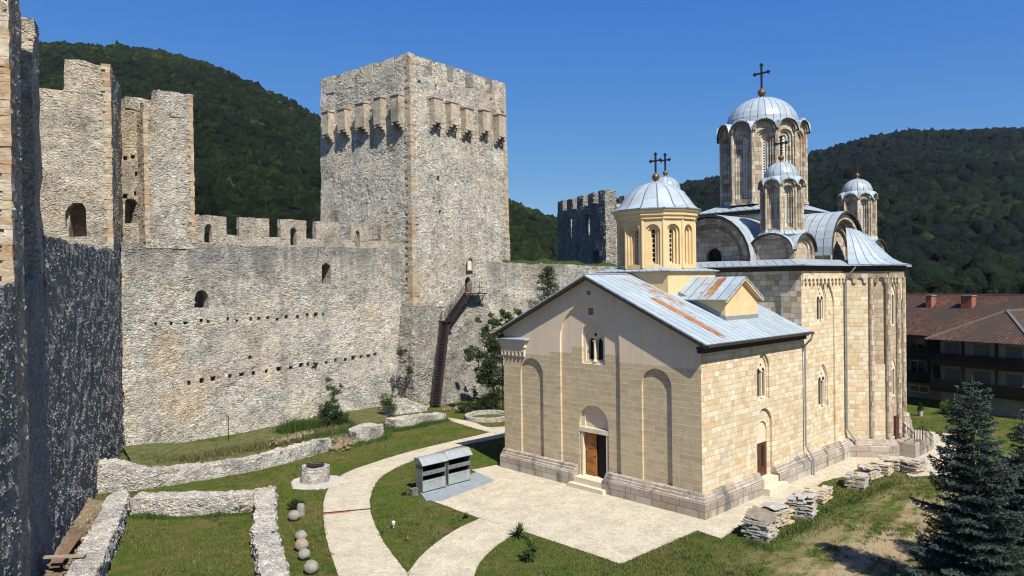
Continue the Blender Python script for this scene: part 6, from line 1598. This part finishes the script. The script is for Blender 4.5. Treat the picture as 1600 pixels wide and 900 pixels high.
stack(1279, 783, 1.2, .9, .55, .1, 'low yellow stack right behind the white leaning heap', 4, [SW, SW, SP])
stack(1340, 762, 1.05, .95, .78, .2, 'squarish grey stack with a yellow top on the grass, middle of the row', 5, [SG, SP, SW])
stack(1357, 748, 1.2, .9, .72, -.15, 'rough pale stack touching the back of the squarish grey one', 6, [SP, SW, SP])
stack(1378, 741, 1.2, 1.0, .70, .1, 'pale slab stack below the choir apse corner', 7, [SW, SP, SW])
stack(1392, 735, 1.0, .9, .72, .3, 'yellow topped stack close against its pale neighbour by the apse', 8, [SW, SP])
stack(1426, 737, 1.3, 1.0, .74, -.1, 'last stack of slabs, half in spruce shade under the stair railings', 9, [SW, SG, SP])

# ------------------------------------------------------------------ plants
def quads(C, U, Vv):
    n = len(C); V = np.empty((n, 4, 3)); V[:, 0] = C - U - Vv; V[:, 1] = C + U - Vv; V[:, 2] = C + U + Vv; V[:, 3] = C - U + Vv
    return V.reshape(-1, 3), np.arange(n * 4).reshape(n, 4)
def unit(a): return a / np.maximum(1e-9, np.linalg.norm(a, axis=-1, keepdims=True))
def leaves(C, size, g, aspect=.5, upw=.25):
    n = len(C); u = unit(g.standard_normal((n, 3))); w = unit(np.cross(u, g.standard_normal((n, 3)) + np.array([0, 0, upw])))
    s = size * g.uniform(.6, 1.3, (n, 1)); return quads(C, u * s * .5, w * s * aspect * .5)
def blob_points(g, cents, n):
    """n points in clumps; cents rows: x, y, z, r"""
    cents = np.array(cents); sub_ = []
    for c in cents:
        sub_.append([*c[:3], c[3] * .55])
        for _ in range(9): dd = unit(g.standard_normal(3)) * c[3] * g.uniform(.55, 1.25); sub_.append([c[0] + dd[0], c[1] + dd[1], c[2] + dd[2] * .8, c[3] * g.uniform(.22, .50)])
    cents = np.array(sub_); wts = cents[:, 3] ** 2.0; k = g.choice(len(cents), n, p=wts / wts.sum())
    d = g.standard_normal((n, 3)) * .55; return cents[k, :3] + d * cents[k, 3:4] * np.array([1, 1, .85]), k
def leafy_tree(name, base, trunk, clumps, nleaf, lsize, mat, label, cat, seed, group=None, bark='bark', limbs=True):
    g = np.random.default_rng(seed); e = empty(name, base, 0, label, cat, group); t = MB()
    pts = trunk
    for (a, ra), (b, rb_) in zip(pts[:-1], pts[1:]): t.tube(a, b, ra, rb_, 7)
    if limbs:
        for c in clumps:
            q_ = min(range(len(pts)), key=lambda i: (Vector(pts[i][0]) - Vector(c[:3])).length + max(0, pts[i][0][2] - c[2]) * 2); a = Vector(pts[q_][0]); b = Vector(c[:3]); m_ = a.lerp(b, .5) + Vector((0, 0, -.08 * (b - a).length))
            r = max(.012, pts[q_][1] * .45); t.tube(a, m_, r, r * .7, 5); t.tube(m_, b, r * .7, r * .25, 5)
            for j in range(3):
                ee = b + Vector(unit(g.standard_normal(3))) * c[3] * .8; t.tube(b, ee, r * .25, r * .1, 4)
    t.build('trunk', M[bark], e)
    nleaf = int(nleaf * 2.3); lsize = lsize * .62
    C, k = blob_points(g, clumps, nleaf); V, F = leaves(C, lsize, g); tone = np.clip(.45 + .28 * g.standard_normal(nleaf) + .25 * (C[:, 2] - C[:, 2].mean()) / (np.ptp(C[:, 2]) + .1), 0, 1)
    mesh_np('crown', V, F, M[mat], e, colattr=np.repeat(tone, 4)); return e
g = np.random.default_rng(3)
# tree at the foot of the keep
tb = G(771, 645)
cl = [(a * 1.15, b, z * 1.08, r * 1.1) for a, b, z, r in [(-.2, 0, 2.8, .9), (.3, .2, 3.6, 1.0), (-.7, .1, 3.9, .8), (.1, -.1, 4.7, 1.0), (-1.1, .2, 4.9, .75), (.6, 0, 5.4, .8), (-.4, 0, 5.9, .9), (-1.8, .1, 5.2, .5), (.2, .1, 1.6, .7), (.7, .1, 2.6, .6), (-.9, 0, 3.0, .5), (-2.0, 0, 4.6, .4)]]
leafy_tree('broadleaf_tree', (tb.x, tb.y, 0), [((0, 0, 0), .13), ((.05, 0, 1.5), .10), ((.0, 0, 3.2), .07), ((-.1, 0, 5.0), .04), ((-.2, 0, 6.2), .02)], cl, 5200, .20, 'leafd', 'slim dark leafy tree at the foot of the keep beside the narthex corner', 'tree', 11)
cl = [(x, y, z, r) for x, y, z, r in [(-1.6, 0, 7.6, .45), (-.6, 0, 8.1, .55), (.3, .2, 8.8, .55), (1.0, 0, 8.0, .6), (1.9, .2, 7.6, .55), (-.9, 0, 7.0, .5), (.2, 0, 7.2, .55), (-2.2, 0, 8.4, .3), (2.6, .2, 8.3, .45), (.9, 0, 6.6, .45), (1.6, 0, 9.2, .4), (2.9, 0, 7.2, .4), (-1.0, 0, 9.0, .25)]]
p = G(786, 640); leafy_tree('broadleaf_tree', (p.x, p.y, 0), [((0, 0, 0), .10), ((0, 0, 3), .08), ((0, 0, 5.6), .06), ((.1, 0, 7.4), .04), ((.4, 0, 8.8), .02)], cl, 4200, .22, 'leaf', 'sparse thin tree whose yellowish green twigs show above the narthex eaves', 'tree', 12)
# sparse conifer behind the narthex gable
p = at_depth(856, 470, 72.0); e = empty('pine_tree', (p.x, p.y, 0), 0, 'thin see-through conifer behind the narthex gable in front of the rear wall', 'tree')
t = MB(); t.tube((0, 0, 0), (0, 0, 13.6), .16, .03, 7); C = []; g = np.random.default_rng(21)
for k in range(110):
    z = 5 + 8.4 * k / 110; L = ((13.9 - z) * .42 + .3) * g.uniform(.45, 1.15); a = g.uniform(0, 6.28); d = Vector((math.cos(a), math.sin(a), .12)); t.tube((0, 0, z), Vector((0, 0, z)) + d * L, .03, .008, 4)
    for j in range(55):
        s = g.uniform(.3, 1.05) * L; C.append([d.x * s + g.normal() * .2, d.y * s + g.normal() * .2, z + d.z * s + g.normal() * .14])
t.build('trunk', M['bark'], e); C = np.array(C); V, F = leaves(C, .24, g, .18); mesh_np('crown', V, F, M['leafd'], e, colattr=np.repeat(g.random(len(C)), 4))
# shrubs
def shrub(px, py, clumps, n, ls, mat, label, seed, z0=.0, name='shrub', cat='shrub', group=None):
    p = G(px, py); return leafy_tree(name, (p.x, p.y, z0), [((0, 0, 0), .03), ((0, 0, .5), .02)], clumps, n, ls, mat, label, cat, seed, group)
shrub(512, 672, [(0, 0, .9, .75), (.5, .1, 1.3, .7), (-.4, 0, 1.4, .6), (.2, 0, 1.8, .6), (.9, 0, .8, .55)], 3200, .13, 'leafd', 'round dark green bush on the bank against the curtain wall', 31)
shrub(534, 668, [(0, 0, .6, .5), (.35, 0, .9, .45), (-.2, 0, 1.1, .4)], 1500, .12, 'leaf', 'bright green bush to the right of the round dark one', 32)
shrub(524, 664, [(-.35, 0, 3.2, .35), (-.5, 0, 3.9, .28), (-.2, 0, 2.6, .35), (.25, 0, 2.9, .3), (.5, 0, 3.4, .25), (-.1, 0, 2.0, .3)], 800, .13, 'leaf', 'tall thin sapling climbing the curtain wall above the round bush', 33, name='sapling', cat='sapling')
shrub(608, 652, [(0, 0, 1.2, .6), (.3, 0, 1.8, .5), (-.5, 0, 1.5, .5), (.5, 0, .7, .5)], 900, .13, 'leaf', 'loose shrub on the stepped ruin at the foot of the keep', 34)
shrub(735, 645, [(0, 0, .5, .7), (1.0, .3, .5, .8), (2.2, 0, .5, .8), (-.8, 0, .35, .5), (1.6, .1, 1.0, .7)], 3500, .14, 'leafd', 'low dark bushes in the shade under the slim leafy tree', 35)
shrub(463, 797, [(0, 0, .25, .32), (.2, 0, .35, .25), (-.2, .1, .2, .25)], 900, .09, 'leafd', 'tiny dark clump behind the stone cylinder', 36, name='clump', cat='plant')
shrub(374, 800, [(0, 0, .25, .3)], 400, .09, 'leaf', 'small weed at the foot of the enclosure back wall', 37, name='weed', cat='plant')
shrub(828, 880, [(0, 0, .35, .28), (.05, 0, .7, .25), (-.1, 0, .95, .18)], 420, .12, 'leaf', 'young leafy plant on the near lawn by the bottom edge', 38, name='sapling', cat='plant')
shrub(1480, 648, [(0, 0, .5, .7), (.5, 0, .9, .6)], 1200, .14, 'leaf', 'green shrub on the far lawn by the lodging base', 39)
shrub(1549, 646, [(0, 0, .8, .8), (.5, 0, 1.4, .7), (-.4, 0, 1.5, .6)], 1500, .16, 'leaf', 'taller shrub in front of the lodging windows at right', 40)
shrub(1530, 652, [(0, 0, .15, .35), (.5, 0, .15, .3)], 500, .1, 'leafy', 'small patch of yellow flowers on the far lawn', 41, name='flower_patch', cat='flowers')
# weeds rooted in walls
for (px, py, s_, lab) in [(627, 548, .5, 'dark tuft rooted high in the keep talus left of the stairs'), (640, 575, .45, 'lower greenish tuft on the keep talus'), (490, 568, .28, 'little weed hanging in the lower beam hole row')]:
    if px > 600: s, z = on_line(px, py, DC - dL * 1.0, dR); q_ = DC - dL * 1.0 + dR * s
    else: s, z = cur(px, py); q_ = CA + cd * s
    e_ = leafy_tree('wall_weed', (q_.x, q_.y - .15, z), [((0, .3, 0), .015), ((0, 0, .1), .01)], [(0, 0, 0, s_), (0, 0, -.3, s_ * .7)], 260, .14, 'leafd', lab, 'weed', int(px))
# yucca
def spiky(px, py, n, L, label, seed, mat='leaf', w=.035, name='yucca', cat='yucca'):
    p = G(px, py); g_ = random.Random(seed); q = MB(); V = []
    for k in range(n):
        a = g_.uniform(0, 6.28); el = g_.uniform(.25, 1.45); l = L * g_.uniform(.75, 1.1); d = Vector((math.cos(a) * math.cos(el), math.sin(a) * math.cos(el), math.sin(el))); sd_ = Vector((-math.sin(a), math.cos(a), 0)) * w
        m_ = d * l * .5 + Vector((0, 0, .03)); q.face([-sd_ * .6, sd_ * .6, m_ + sd_, m_ - sd_]); q.face([m_ - sd_, m_ + sd_, d * l - Vector((0, 0, .03))])
    o = q.build(name, M[mat]); o.location = (p.x, p.y, .02); a = o.data.attributes.new('tone', 'FLOAT', 'POINT'); a.data.foreach_set('value', [g_.uniform(.3, .9) for _ in o.data.vertices]); tag(o, label, cat)
spiky(811, 839, 70, .72, 'spiky yucca at the corner where the paved court meets the lawn', 1)
spiky(632, 774, 34, .34, 'small spiky tuft on the lawn left of the candle shelters', 2, name='spiky_plant', cat='plant')
spiky(728, 810, 34, .32, 'small spiky tuft at the lawn tip beside the paved court', 3, name='spiky_plant', cat='plant')
p = G(615, 825); q = MB(); q.tube((0, 0, 0), (0, 0, .16), .03, .02, 6); q.tube((0, 0, .16), (0, 0, .3), .07, .10, 8); q.tube((0, 0, .30), (0, 0, .36), .10, .03, 8); o = q.build('garden_light', M['white']); o.location = p; tag(o, 'little white garden light on the lens shaped lawn', 'garden light')
p = G(637, 845); q = MB(); q.tube((0, 0, 0), (0, 0, .12), .015, .015, 6); q.tube((0, 0, .10), (0, 0, .26), .05, .02, 8); o = q.build('lawn_marker', M['redm']); o.location = p; tag(o, 'tiny reddish marker near the tip of the lens shaped lawn', 'marker')
# flower pot on far lawn
p = G(1438, 650); e = empty('potted_shrub', p, 0, 'small dark conical shrub in a white pot on the far lawn', 'potted plant'); q = MB(); q.lathe([(.16, 0), (.25, .45), (.28, .48), (.22, .46), (.2, .4)], 0, 0, 14); q.build('pot', M['potc'], e)
gg = np.random.default_rng(5); n = 700; zz_ = gg.random(n); C = np.stack([gg.normal(size=n) * .13 * (1 - zz_), gg.normal(size=n) * .13 * (1 - zz_), .5 + zz_ * .75], 1); V, F = leaves(C, .1, gg); mesh_np('foliage', V, F, M['leafd'], e, colattr=np.repeat(gg.random(n), 4))

# blue spruces
def spruce(name, x, y, H_, Rb, label, seed, lean=0.0):
    g = np.random.default_rng(seed); e = empty(name, (x, y, 0), 0, label, 'spruce', 'blue spruces at the right edge')
    t = MB(); t.tube((0, 0, 0), (0, 0, H_ * .5), .16, .10, 9); t.tube((0, 0, H_ * .5), (0, 0, H_), .10, .012, 8)
    Cs = []; Us = []; Ts = []
    z = .5; 
    while z < H_ - .12:
        f = 1 - z / H_; Lm = Rb * (f ** .80) + .12; nb = int(4 + 4 * f + g.integers(0, 3)); a0 = g.uniform(0, 6.28)
        for k in range(nb):
            a = a0 + 6.283 * k / nb + g.normal() * .18; L = Lm * g.uniform(.50, 1.18); up = .25 * (1 - f) + .02; d = np.array([math.cos(a), math.sin(a)]); side = np.array([-d[1], d[0]])
            m = max(6, int(L / .055)); s = np.linspace(.10, 1, m); droop = -0.20 * L * s ** 1.2 * f + .16 * L * s ** 2.6 + up * L * s * .6
            bx = d[0] * L * s; by = d[1] * L * s; bz = z + droop
            P0 = Vector((0, 0, z)); 
            for i0, i1 in ((0, m // 2), (m // 2, m - 1)): t.tube((bx[i0], by[i0], bz[i0]), (bx[i1], by[i1], bz[i1]), .018, .008, 4, None, False)
            for i in range(1, m):
                wdt = L * .42 * (1 - s[i]) ** .8 * min(1, s[i] * 3) + .06
                for sg in (-1, 1):
                    nt = max(1, int(wdt / .10))
                    for j in range(nt):
                        q_ = (j + g.uniform(.2, 1)) * wdt / nt; c = np.array([bx[i] + side[0] * sg * q_ + d[0] * q_ * .6, by[i] + side[1] * sg * q_ + d[1] * q_ * .6, bz[i] - q_ * .22 + g.normal() * .025])
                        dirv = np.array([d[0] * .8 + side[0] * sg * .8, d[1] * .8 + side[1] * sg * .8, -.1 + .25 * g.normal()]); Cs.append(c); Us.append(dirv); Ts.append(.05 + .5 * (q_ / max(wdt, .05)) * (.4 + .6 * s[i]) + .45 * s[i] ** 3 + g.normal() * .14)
        z += g.uniform(.22, .36) * (1 + .35 * f)
    t.build('trunk', M['bark'], e)
    C = np.array(Cs); U = unit(np.array(Us)); T = np.clip(np.array(Ts), 0, 1); reps = 4
    C = np.repeat(C, reps, 0); U = np.repeat(U, reps, 0); T = np.repeat(T, reps, 0); n = len(C)
    U = unit(U + .55 * g.standard_normal((n, 3))); Wv = unit(np.cross(U, g.standard_normal((n, 3)))); ln = g.uniform(.045, .10, (n, 1)); V, F = quads(C + U * ln * .4, U * ln, Wv * .0125)
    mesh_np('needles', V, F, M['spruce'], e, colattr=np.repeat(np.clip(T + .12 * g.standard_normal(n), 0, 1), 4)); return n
p1 = G(1512, 960); spruce('blue_spruce', 16.7, 26.3, 8.4, 2.5, 'tall blue spruce in the foreground, the left one of two', 1)
spruce('blue_spruce', 19.75, 27.6, 6.9, 2.7, 'shorter blue spruce cut off by the right edge of the view', 2)

# ------------------------------------------------------------------ grass blades, verge weeds, loose stones
def inside(px_, py_, poly):
    poly = np.array(poly); x, y = px_, py_; c = np.zeros(len(x), bool); j = len(poly) - 1
    for i in range(len(poly)):
        xi, yi = poly[i]; xj, yj = poly[j]
        if yi != yj: c ^= ((yi > y) != (yj > y)) & (x < (xj - xi) * (y - yi) / (yj - yi) + xi)
        j = i
    return c
chp = [tuple(W(a, b)[:2]) for a, b in ((-.5, -.3), (17.8, -.3), (19.3, -2.6), (23.4, -2.6), (25, -.3), (31, -.3), (31, 15.5), (-.5, 15.5))]
wellp = [(wc.x + 1.7 * math.cos(t), wc.y + .4 + 1.6 * math.sin(t)) for t in np.linspace(0, 6.28, 12)]
def grass(name, n, D0, D1, h0, h1, mat, label, seed, mask=None):
    g = np.random.default_rng(seed); d = 1 / g.uniform(1 / D1, 1 / D0, n); x = g.uniform(-.72, .73, n) * d
    k = ~inside(x, d, chp)
    for P_ in PAVED + [wellp]: k &= ~inside(x, d, P_)
    # nothing beyond the walls
    s = (x - CA.x) * cd.y - (d - CA.y) * cd.x; k &= (s > .2); s = (x - FA.x) * (-fn.x) + (d - FA.y) * (-fn.y); k &= (s > .2)
    x, d = x[k], d[k]; P = np.stack([x, d, x * 0], 1); nz = fbm(P, .45, 77, 3); 
    off_ = (x * .688 - d * .725) - float(CH0.x * .688 - CH0.y * .725); bare = (off_ > 5) & (fbm(P, .5, 5, 3) > -.25)
    kk = (g.random(len(x)) < np.clip(.75 + .5 * nz, .15, 1)) & ~(bare & (g.random(len(x)) < .96)); x, d, nz = x[kk], d[kk], nz[kk]
    n = len(x); a = g.uniform(0, 6.28, n); h = g.uniform(h0, h1, n) * (1 + .4 * nz); w = .006 + .00035 * d
    b = np.stack([x, d, np.zeros(n)], 1); u = np.stack([np.cos(a) * w, np.sin(a) * w, 0 * a], 1); tip = b + np.stack([g.normal(size=n) * .35 * h, g.normal(size=n) * .35 * h, h], 1)
    V = np.stack([b - u, b + u, tip], 1).reshape(-1, 3); F = np.arange(3 * n).reshape(n, 3); T = np.clip(.45 + .25 * nz + .2 * g.standard_normal(n), 0, 1)
    o = mesh_np(name, V, F, M[mat], colattr=np.repeat(T, 3)); tag(o, label, 'grass', None, 'stuff')
grass('grass', 420000, 23, 62, .04, .11, 'blade', 'short mown green grass covering the monastery yard', 51)
def lawn_tufts(n, seed):
    g = np.random.default_rng(seed); d = 1 / g.uniform(1 / 58, 1 / 24, n); x = g.uniform(-.6, .72, n) * d; k = ~inside(x, d, chp)
    for P_ in PAVED + [wellp]: k &= ~inside(x, d, P_)
    s = (x - CA.x) * cd.y - (d - CA.y) * cd.x; k &= (s > 1); s = (x - FA.x) * (-fn.x) + (d - FA.y) * (-fn.y); k &= (s > 1); k &= fbm(np.stack([x, d, x * 0], 1), .35, 91, 3) > .05
    x, d = x[k], d[k]; m = 12; X = np.repeat(x, m) + g.normal(size=len(x) * m) * .09; Y = np.repeat(d, m) + g.normal(size=len(x) * m) * .09; n = len(X); a = g.uniform(0, 6.28, n); h = g.uniform(.06, .19, n)
    b = np.stack([X, Y, 0 * X], 1); u = np.stack([np.cos(a) * .018, np.sin(a) * .018, 0 * a], 1); tip = b + np.stack([g.normal(size=n) * .5 * h, g.normal(size=n) * .5 * h, h], 1)
    o = mesh_np('weeds', np.stack([b - u, b + u, tip], 1).reshape(-1, 3), np.arange(3 * n).reshape(n, 3), M['leaf'], colattr=np.repeat(np.repeat(g.random(n // m), m) * .7 + .3 * g.random(n), 3)); tag(o, 'scattered clumps of taller grass and weeds in the lawns', 'weeds', None, 'stuff')
lawn_tufts(5200, 95)
def tuft_strip(name, px_pts, n, h0, h1, spread, mat, label, seed, zoff=0.0):
    g = np.random.default_rng(seed); P = np.array([G2(*p) for p in px_pts]); seg = np.linalg.norm(np.diff(P, axis=0), axis=1); cum = np.r_[0, np.cumsum(seg)]; t = g.random(n) * cum[-1]
    cl = np.round(t / .35 + g.normal(size=n) * .6) * .35 * .6 + t * .4
    x = np.interp(cl, cum, P[:, 0]) + g.normal(size=n) * spread; y = np.interp(cl, cum, P[:, 1]) + g.normal(size=n) * spread; a = g.uniform(0, 6.28, n)
    amp = .5 + .5 * vnoise(np.stack([cl, cl * 0, cl * 0], 1), 1.1, seed); h = g.uniform(h0, h1, n) * (.35 + amp); w = .012 + .02 * g.random(n)
    b = np.stack([x, y, np.full(n, zoff)], 1); u = np.stack([np.cos(a) * w, np.sin(a) * w, 0 * a], 1); tip = b + np.stack([g.normal(size=n) * .3 * h, g.normal(size=n) * .3 * h, h], 1); mid = (b + tip) / 2 + u * .3
    V = np.stack([b - u, b + u, tip], 1).reshape(-1, 3); o = mesh_np(name, V, np.arange(3 * n).reshape(n, 3), M[mat], colattr=np.repeat(g.random(n), 3)); tag(o, label, 'weeds', None, 'stuff')
tuft_strip('weeds', [(215, 716), (300, 722), (350, 716), (440, 696), (500, 680), (545, 670)], 5000, .12, .4, .45, 'drygrass', 'dry tall weeds on the bank behind the curved low wall', 61, .25)
tuft_strip('weeds', [(225, 722), (300, 722), (350, 712), (440, 696), (500, 684), (560, 672)], 9000, .08, .35, .5, 'leaf', 'low green growth on the bank along the curved wall', 67, .2)
tuft_strip('weeds', [(440, 684), (480, 676), (510, 672), (545, 668)], 7000, .3, 1.0, .35, 'leaf', 'green weeds crowding the foot of the curtain wall near the bushes', 62, .2)
tuft_strip('weeds', [(205, 808), (265, 811), (330, 808), (397, 803)], 2600, .08, .28, .12, 'leaf', 'fringe of green weeds along the enclosure back wall foot', 63)
tuft_strip('weeds', [(619, 674), (655, 667), (700, 657)], 2600, .1, .4, .22, 'leaf', 'weeds at the foot of the slanting wall remnant', 64)
tuft_strip('weeds', [(556, 697), (600, 686), (606, 664), (630, 655)], 2600, .1, .35, .3, 'leaf', 'weeds round the broken masonry block', 65)
tuft_strip('weeds', [(1165, 846), (1195, 858), (1230, 838), (1262, 822), (1290, 798), (1330, 785), (1370, 766), (1400, 755)], 2600, .05, .22, .22, 'leaf', 'rank green grass growing round the slab stacks', 66)
g = np.random.default_rng(17); E_ = []
for P_ in PAVED:
    for a, b in zip(P_, P_[1:] + P_[:1]):
        L = math.hypot(a[0] - b[0], a[1] - b[1]); k = int(L * 34); t = g.random(k); E_.append(np.stack([a[0] + (b[0] - a[0]) * t, a[1] + (b[1] - a[1]) * t], 1))
E_ = np.vstack(E_); am = vnoise(np.c_[E_, E_[:, 0] * 0], .9, 3); E_ = E_[(g.random(len(E_)) < .5 + .5 * am) & (E_[:, 1] < 70)]; x = E_[:, 0] + g.normal(size=len(E_)) * .05; y = E_[:, 1] + g.normal(size=len(E_)) * .05
kk = ~inside(x, y, chp); x, y = x[kk], y[kk]
for P_ in PAVED:
    inn_ = inside(x, y, P_) & (g.random(len(x)) < .55); x, y = x[~inn_], y[~inn_]
n = len(x); a = g.uniform(0, 6.28, n); h = g.uniform(.05, .13, n); b = np.stack([x, y, 0 * x + .01], 1); u = np.stack([np.cos(a) * .016, np.sin(a) * .016, 0 * a], 1); tip = b + np.stack([g.normal(size=n) * .5 * h, g.normal(size=n) * .5 * h, h], 1)
o = mesh_np('grass', np.stack([b - u, b + u, tip], 1).reshape(-1, 3), np.arange(3 * n).reshape(n, 3), M['blade'], colattr=np.repeat(g.random(n) * .6, 3)); tag(o, 'uneven fringe of grass growing over the edges of the paving', 'grass', None, 'stuff')
# weeds on top of the rear wall
g = np.random.default_rng(9); n = 5200; t = g.random(n) * .95; x = -1 + 18 * t; y = 79.3 + 7.5 * t + g.uniform(.2, 1.9, n); z = 14.3 - .85 * t; h = g.uniform(.15, .7, n) * (.5 + .5 * vnoise(np.stack([x, x * 0, x * 0], 1), .8, 4)) + .1
b = np.stack([x, y, z - .15], 1); u = np.stack([np.full(n, .035), 0 * x, 0 * x], 1); tip = b + np.stack([g.normal(size=n) * .12, 0 * x, h + .1], 1); o = mesh_np('weeds', np.stack([b - u, b + u, tip], 1).reshape(-1, 3), np.arange(3 * n).reshape(n, 3), M['leaf'], colattr=np.repeat(g.random(n), 3)); tag(o, 'green weeds growing along the top of the rear wall', 'weeds', None, 'stuff')
# loose stones
def stones(name, px_pts, n, r0_, r1_, spread, mat, label, seed, z0=0.0):
    g = np.random.default_rng(seed); P = np.array([G2(*p) for p in px_pts]); seg = np.linalg.norm(np.diff(P, axis=0), axis=1); cum = np.r_[0, np.cumsum(seg)]; t = g.random(n) * cum[-1]
    c = np.stack([np.interp(t, cum, P[:, 0]) + g.normal(size=n) * spread, np.interp(t, cum, P[:, 1]) + g.normal(size=n) * spread, np.full(n, z0)], 1); r = g.uniform(r0_, r1_, n)
    V = ICO1[None] * r[:, None, None] * g.uniform(.6, 1.2, (n, 1, 3)) * (1 + .13 * g.standard_normal((n, len(ICO1), 1))) + c[:, None, :] + np.array([0, 0, 1]) * r[:, None, None] * .35
    F = ICOF1[None] + (np.arange(n) * len(ICO1))[:, None, None]; o = mesh_np(name, V.reshape(-1, 3), F.reshape(-1, 3), M[mat]); tag(o, label, 'stones', None, 'stuff')
stones('loose_stones', [(430, 700), (455, 692), (480, 684)], 90, .06, .16, .35, 'debris', 'tumbled pinkish stones on the bank above the curved wall', 71, .35)
stones('loose_stones', [(518, 705), (535, 698), (560, 690), (520, 690)], 110, .07, .20, .4, 'debris', 'tumbled pale stones at the right end of the curved wall', 72, .1)
stones('loose_stones', [(700, 640), (740, 640), (770, 641), (800, 640)], 150, .07, .2, .35, 'debris', 'heap of loose stones between the iron stairs and the slim tree', 73, .05)
stones('loose_stones', [(80, 900), (120, 850), (152, 805)], 140, .05, .16, .4, 'debris', 'small rubble spilled along the foot of the flank wall', 74, .25)
# ------------------------------------------------------------------ the air
hz_ = MB(); hz_.box(-760, 900, -12, 1290, -3.2, 320)
hm = bpy.data.materials.new('summer_haze'); hm.use_nodes = True; hn = hm.node_tree
for n in list(hn.nodes): hn.nodes.remove(n)
ho = hn.nodes.new('ShaderNodeOutputMaterial'); hv = hn.nodes.new('ShaderNodeVolumePrincipled'); hn.links.new(hv.outputs[0], ho.inputs['Volume'])
hv.inputs['Color'].default_value = (.60, .75, .95, 1); hv.inputs['Density'].default_value = .00006; hv.inputs['Anisotropy'].default_value = .3
o = hz_.build('haze', hm); tag(o, kind='stuff')
# ------------------------------------------------------------------ put each origin empty at the foot of its thing
bpy.context.view_layer.update()
for o in list(COL.objects):
    if o.type == 'EMPTY' and o.parent is None and o.location.length < 1e-6:
        ch_ = [c for c in COL.objects if c.parent == o]
        pts = [c.matrix_world @ Vector(b) for c in ch_ if c.type == 'MESH' for b in c.bound_box]
        if not pts: continue
        c = Vector(((min(p.x for p in pts) + max(p.x for p in pts)) / 2, (min(p.y for p in pts) + max(p.y for p in pts)) / 2, min(p.z for p in pts)))
        o.location = c
        for k in ch_: k.location = k.location - c
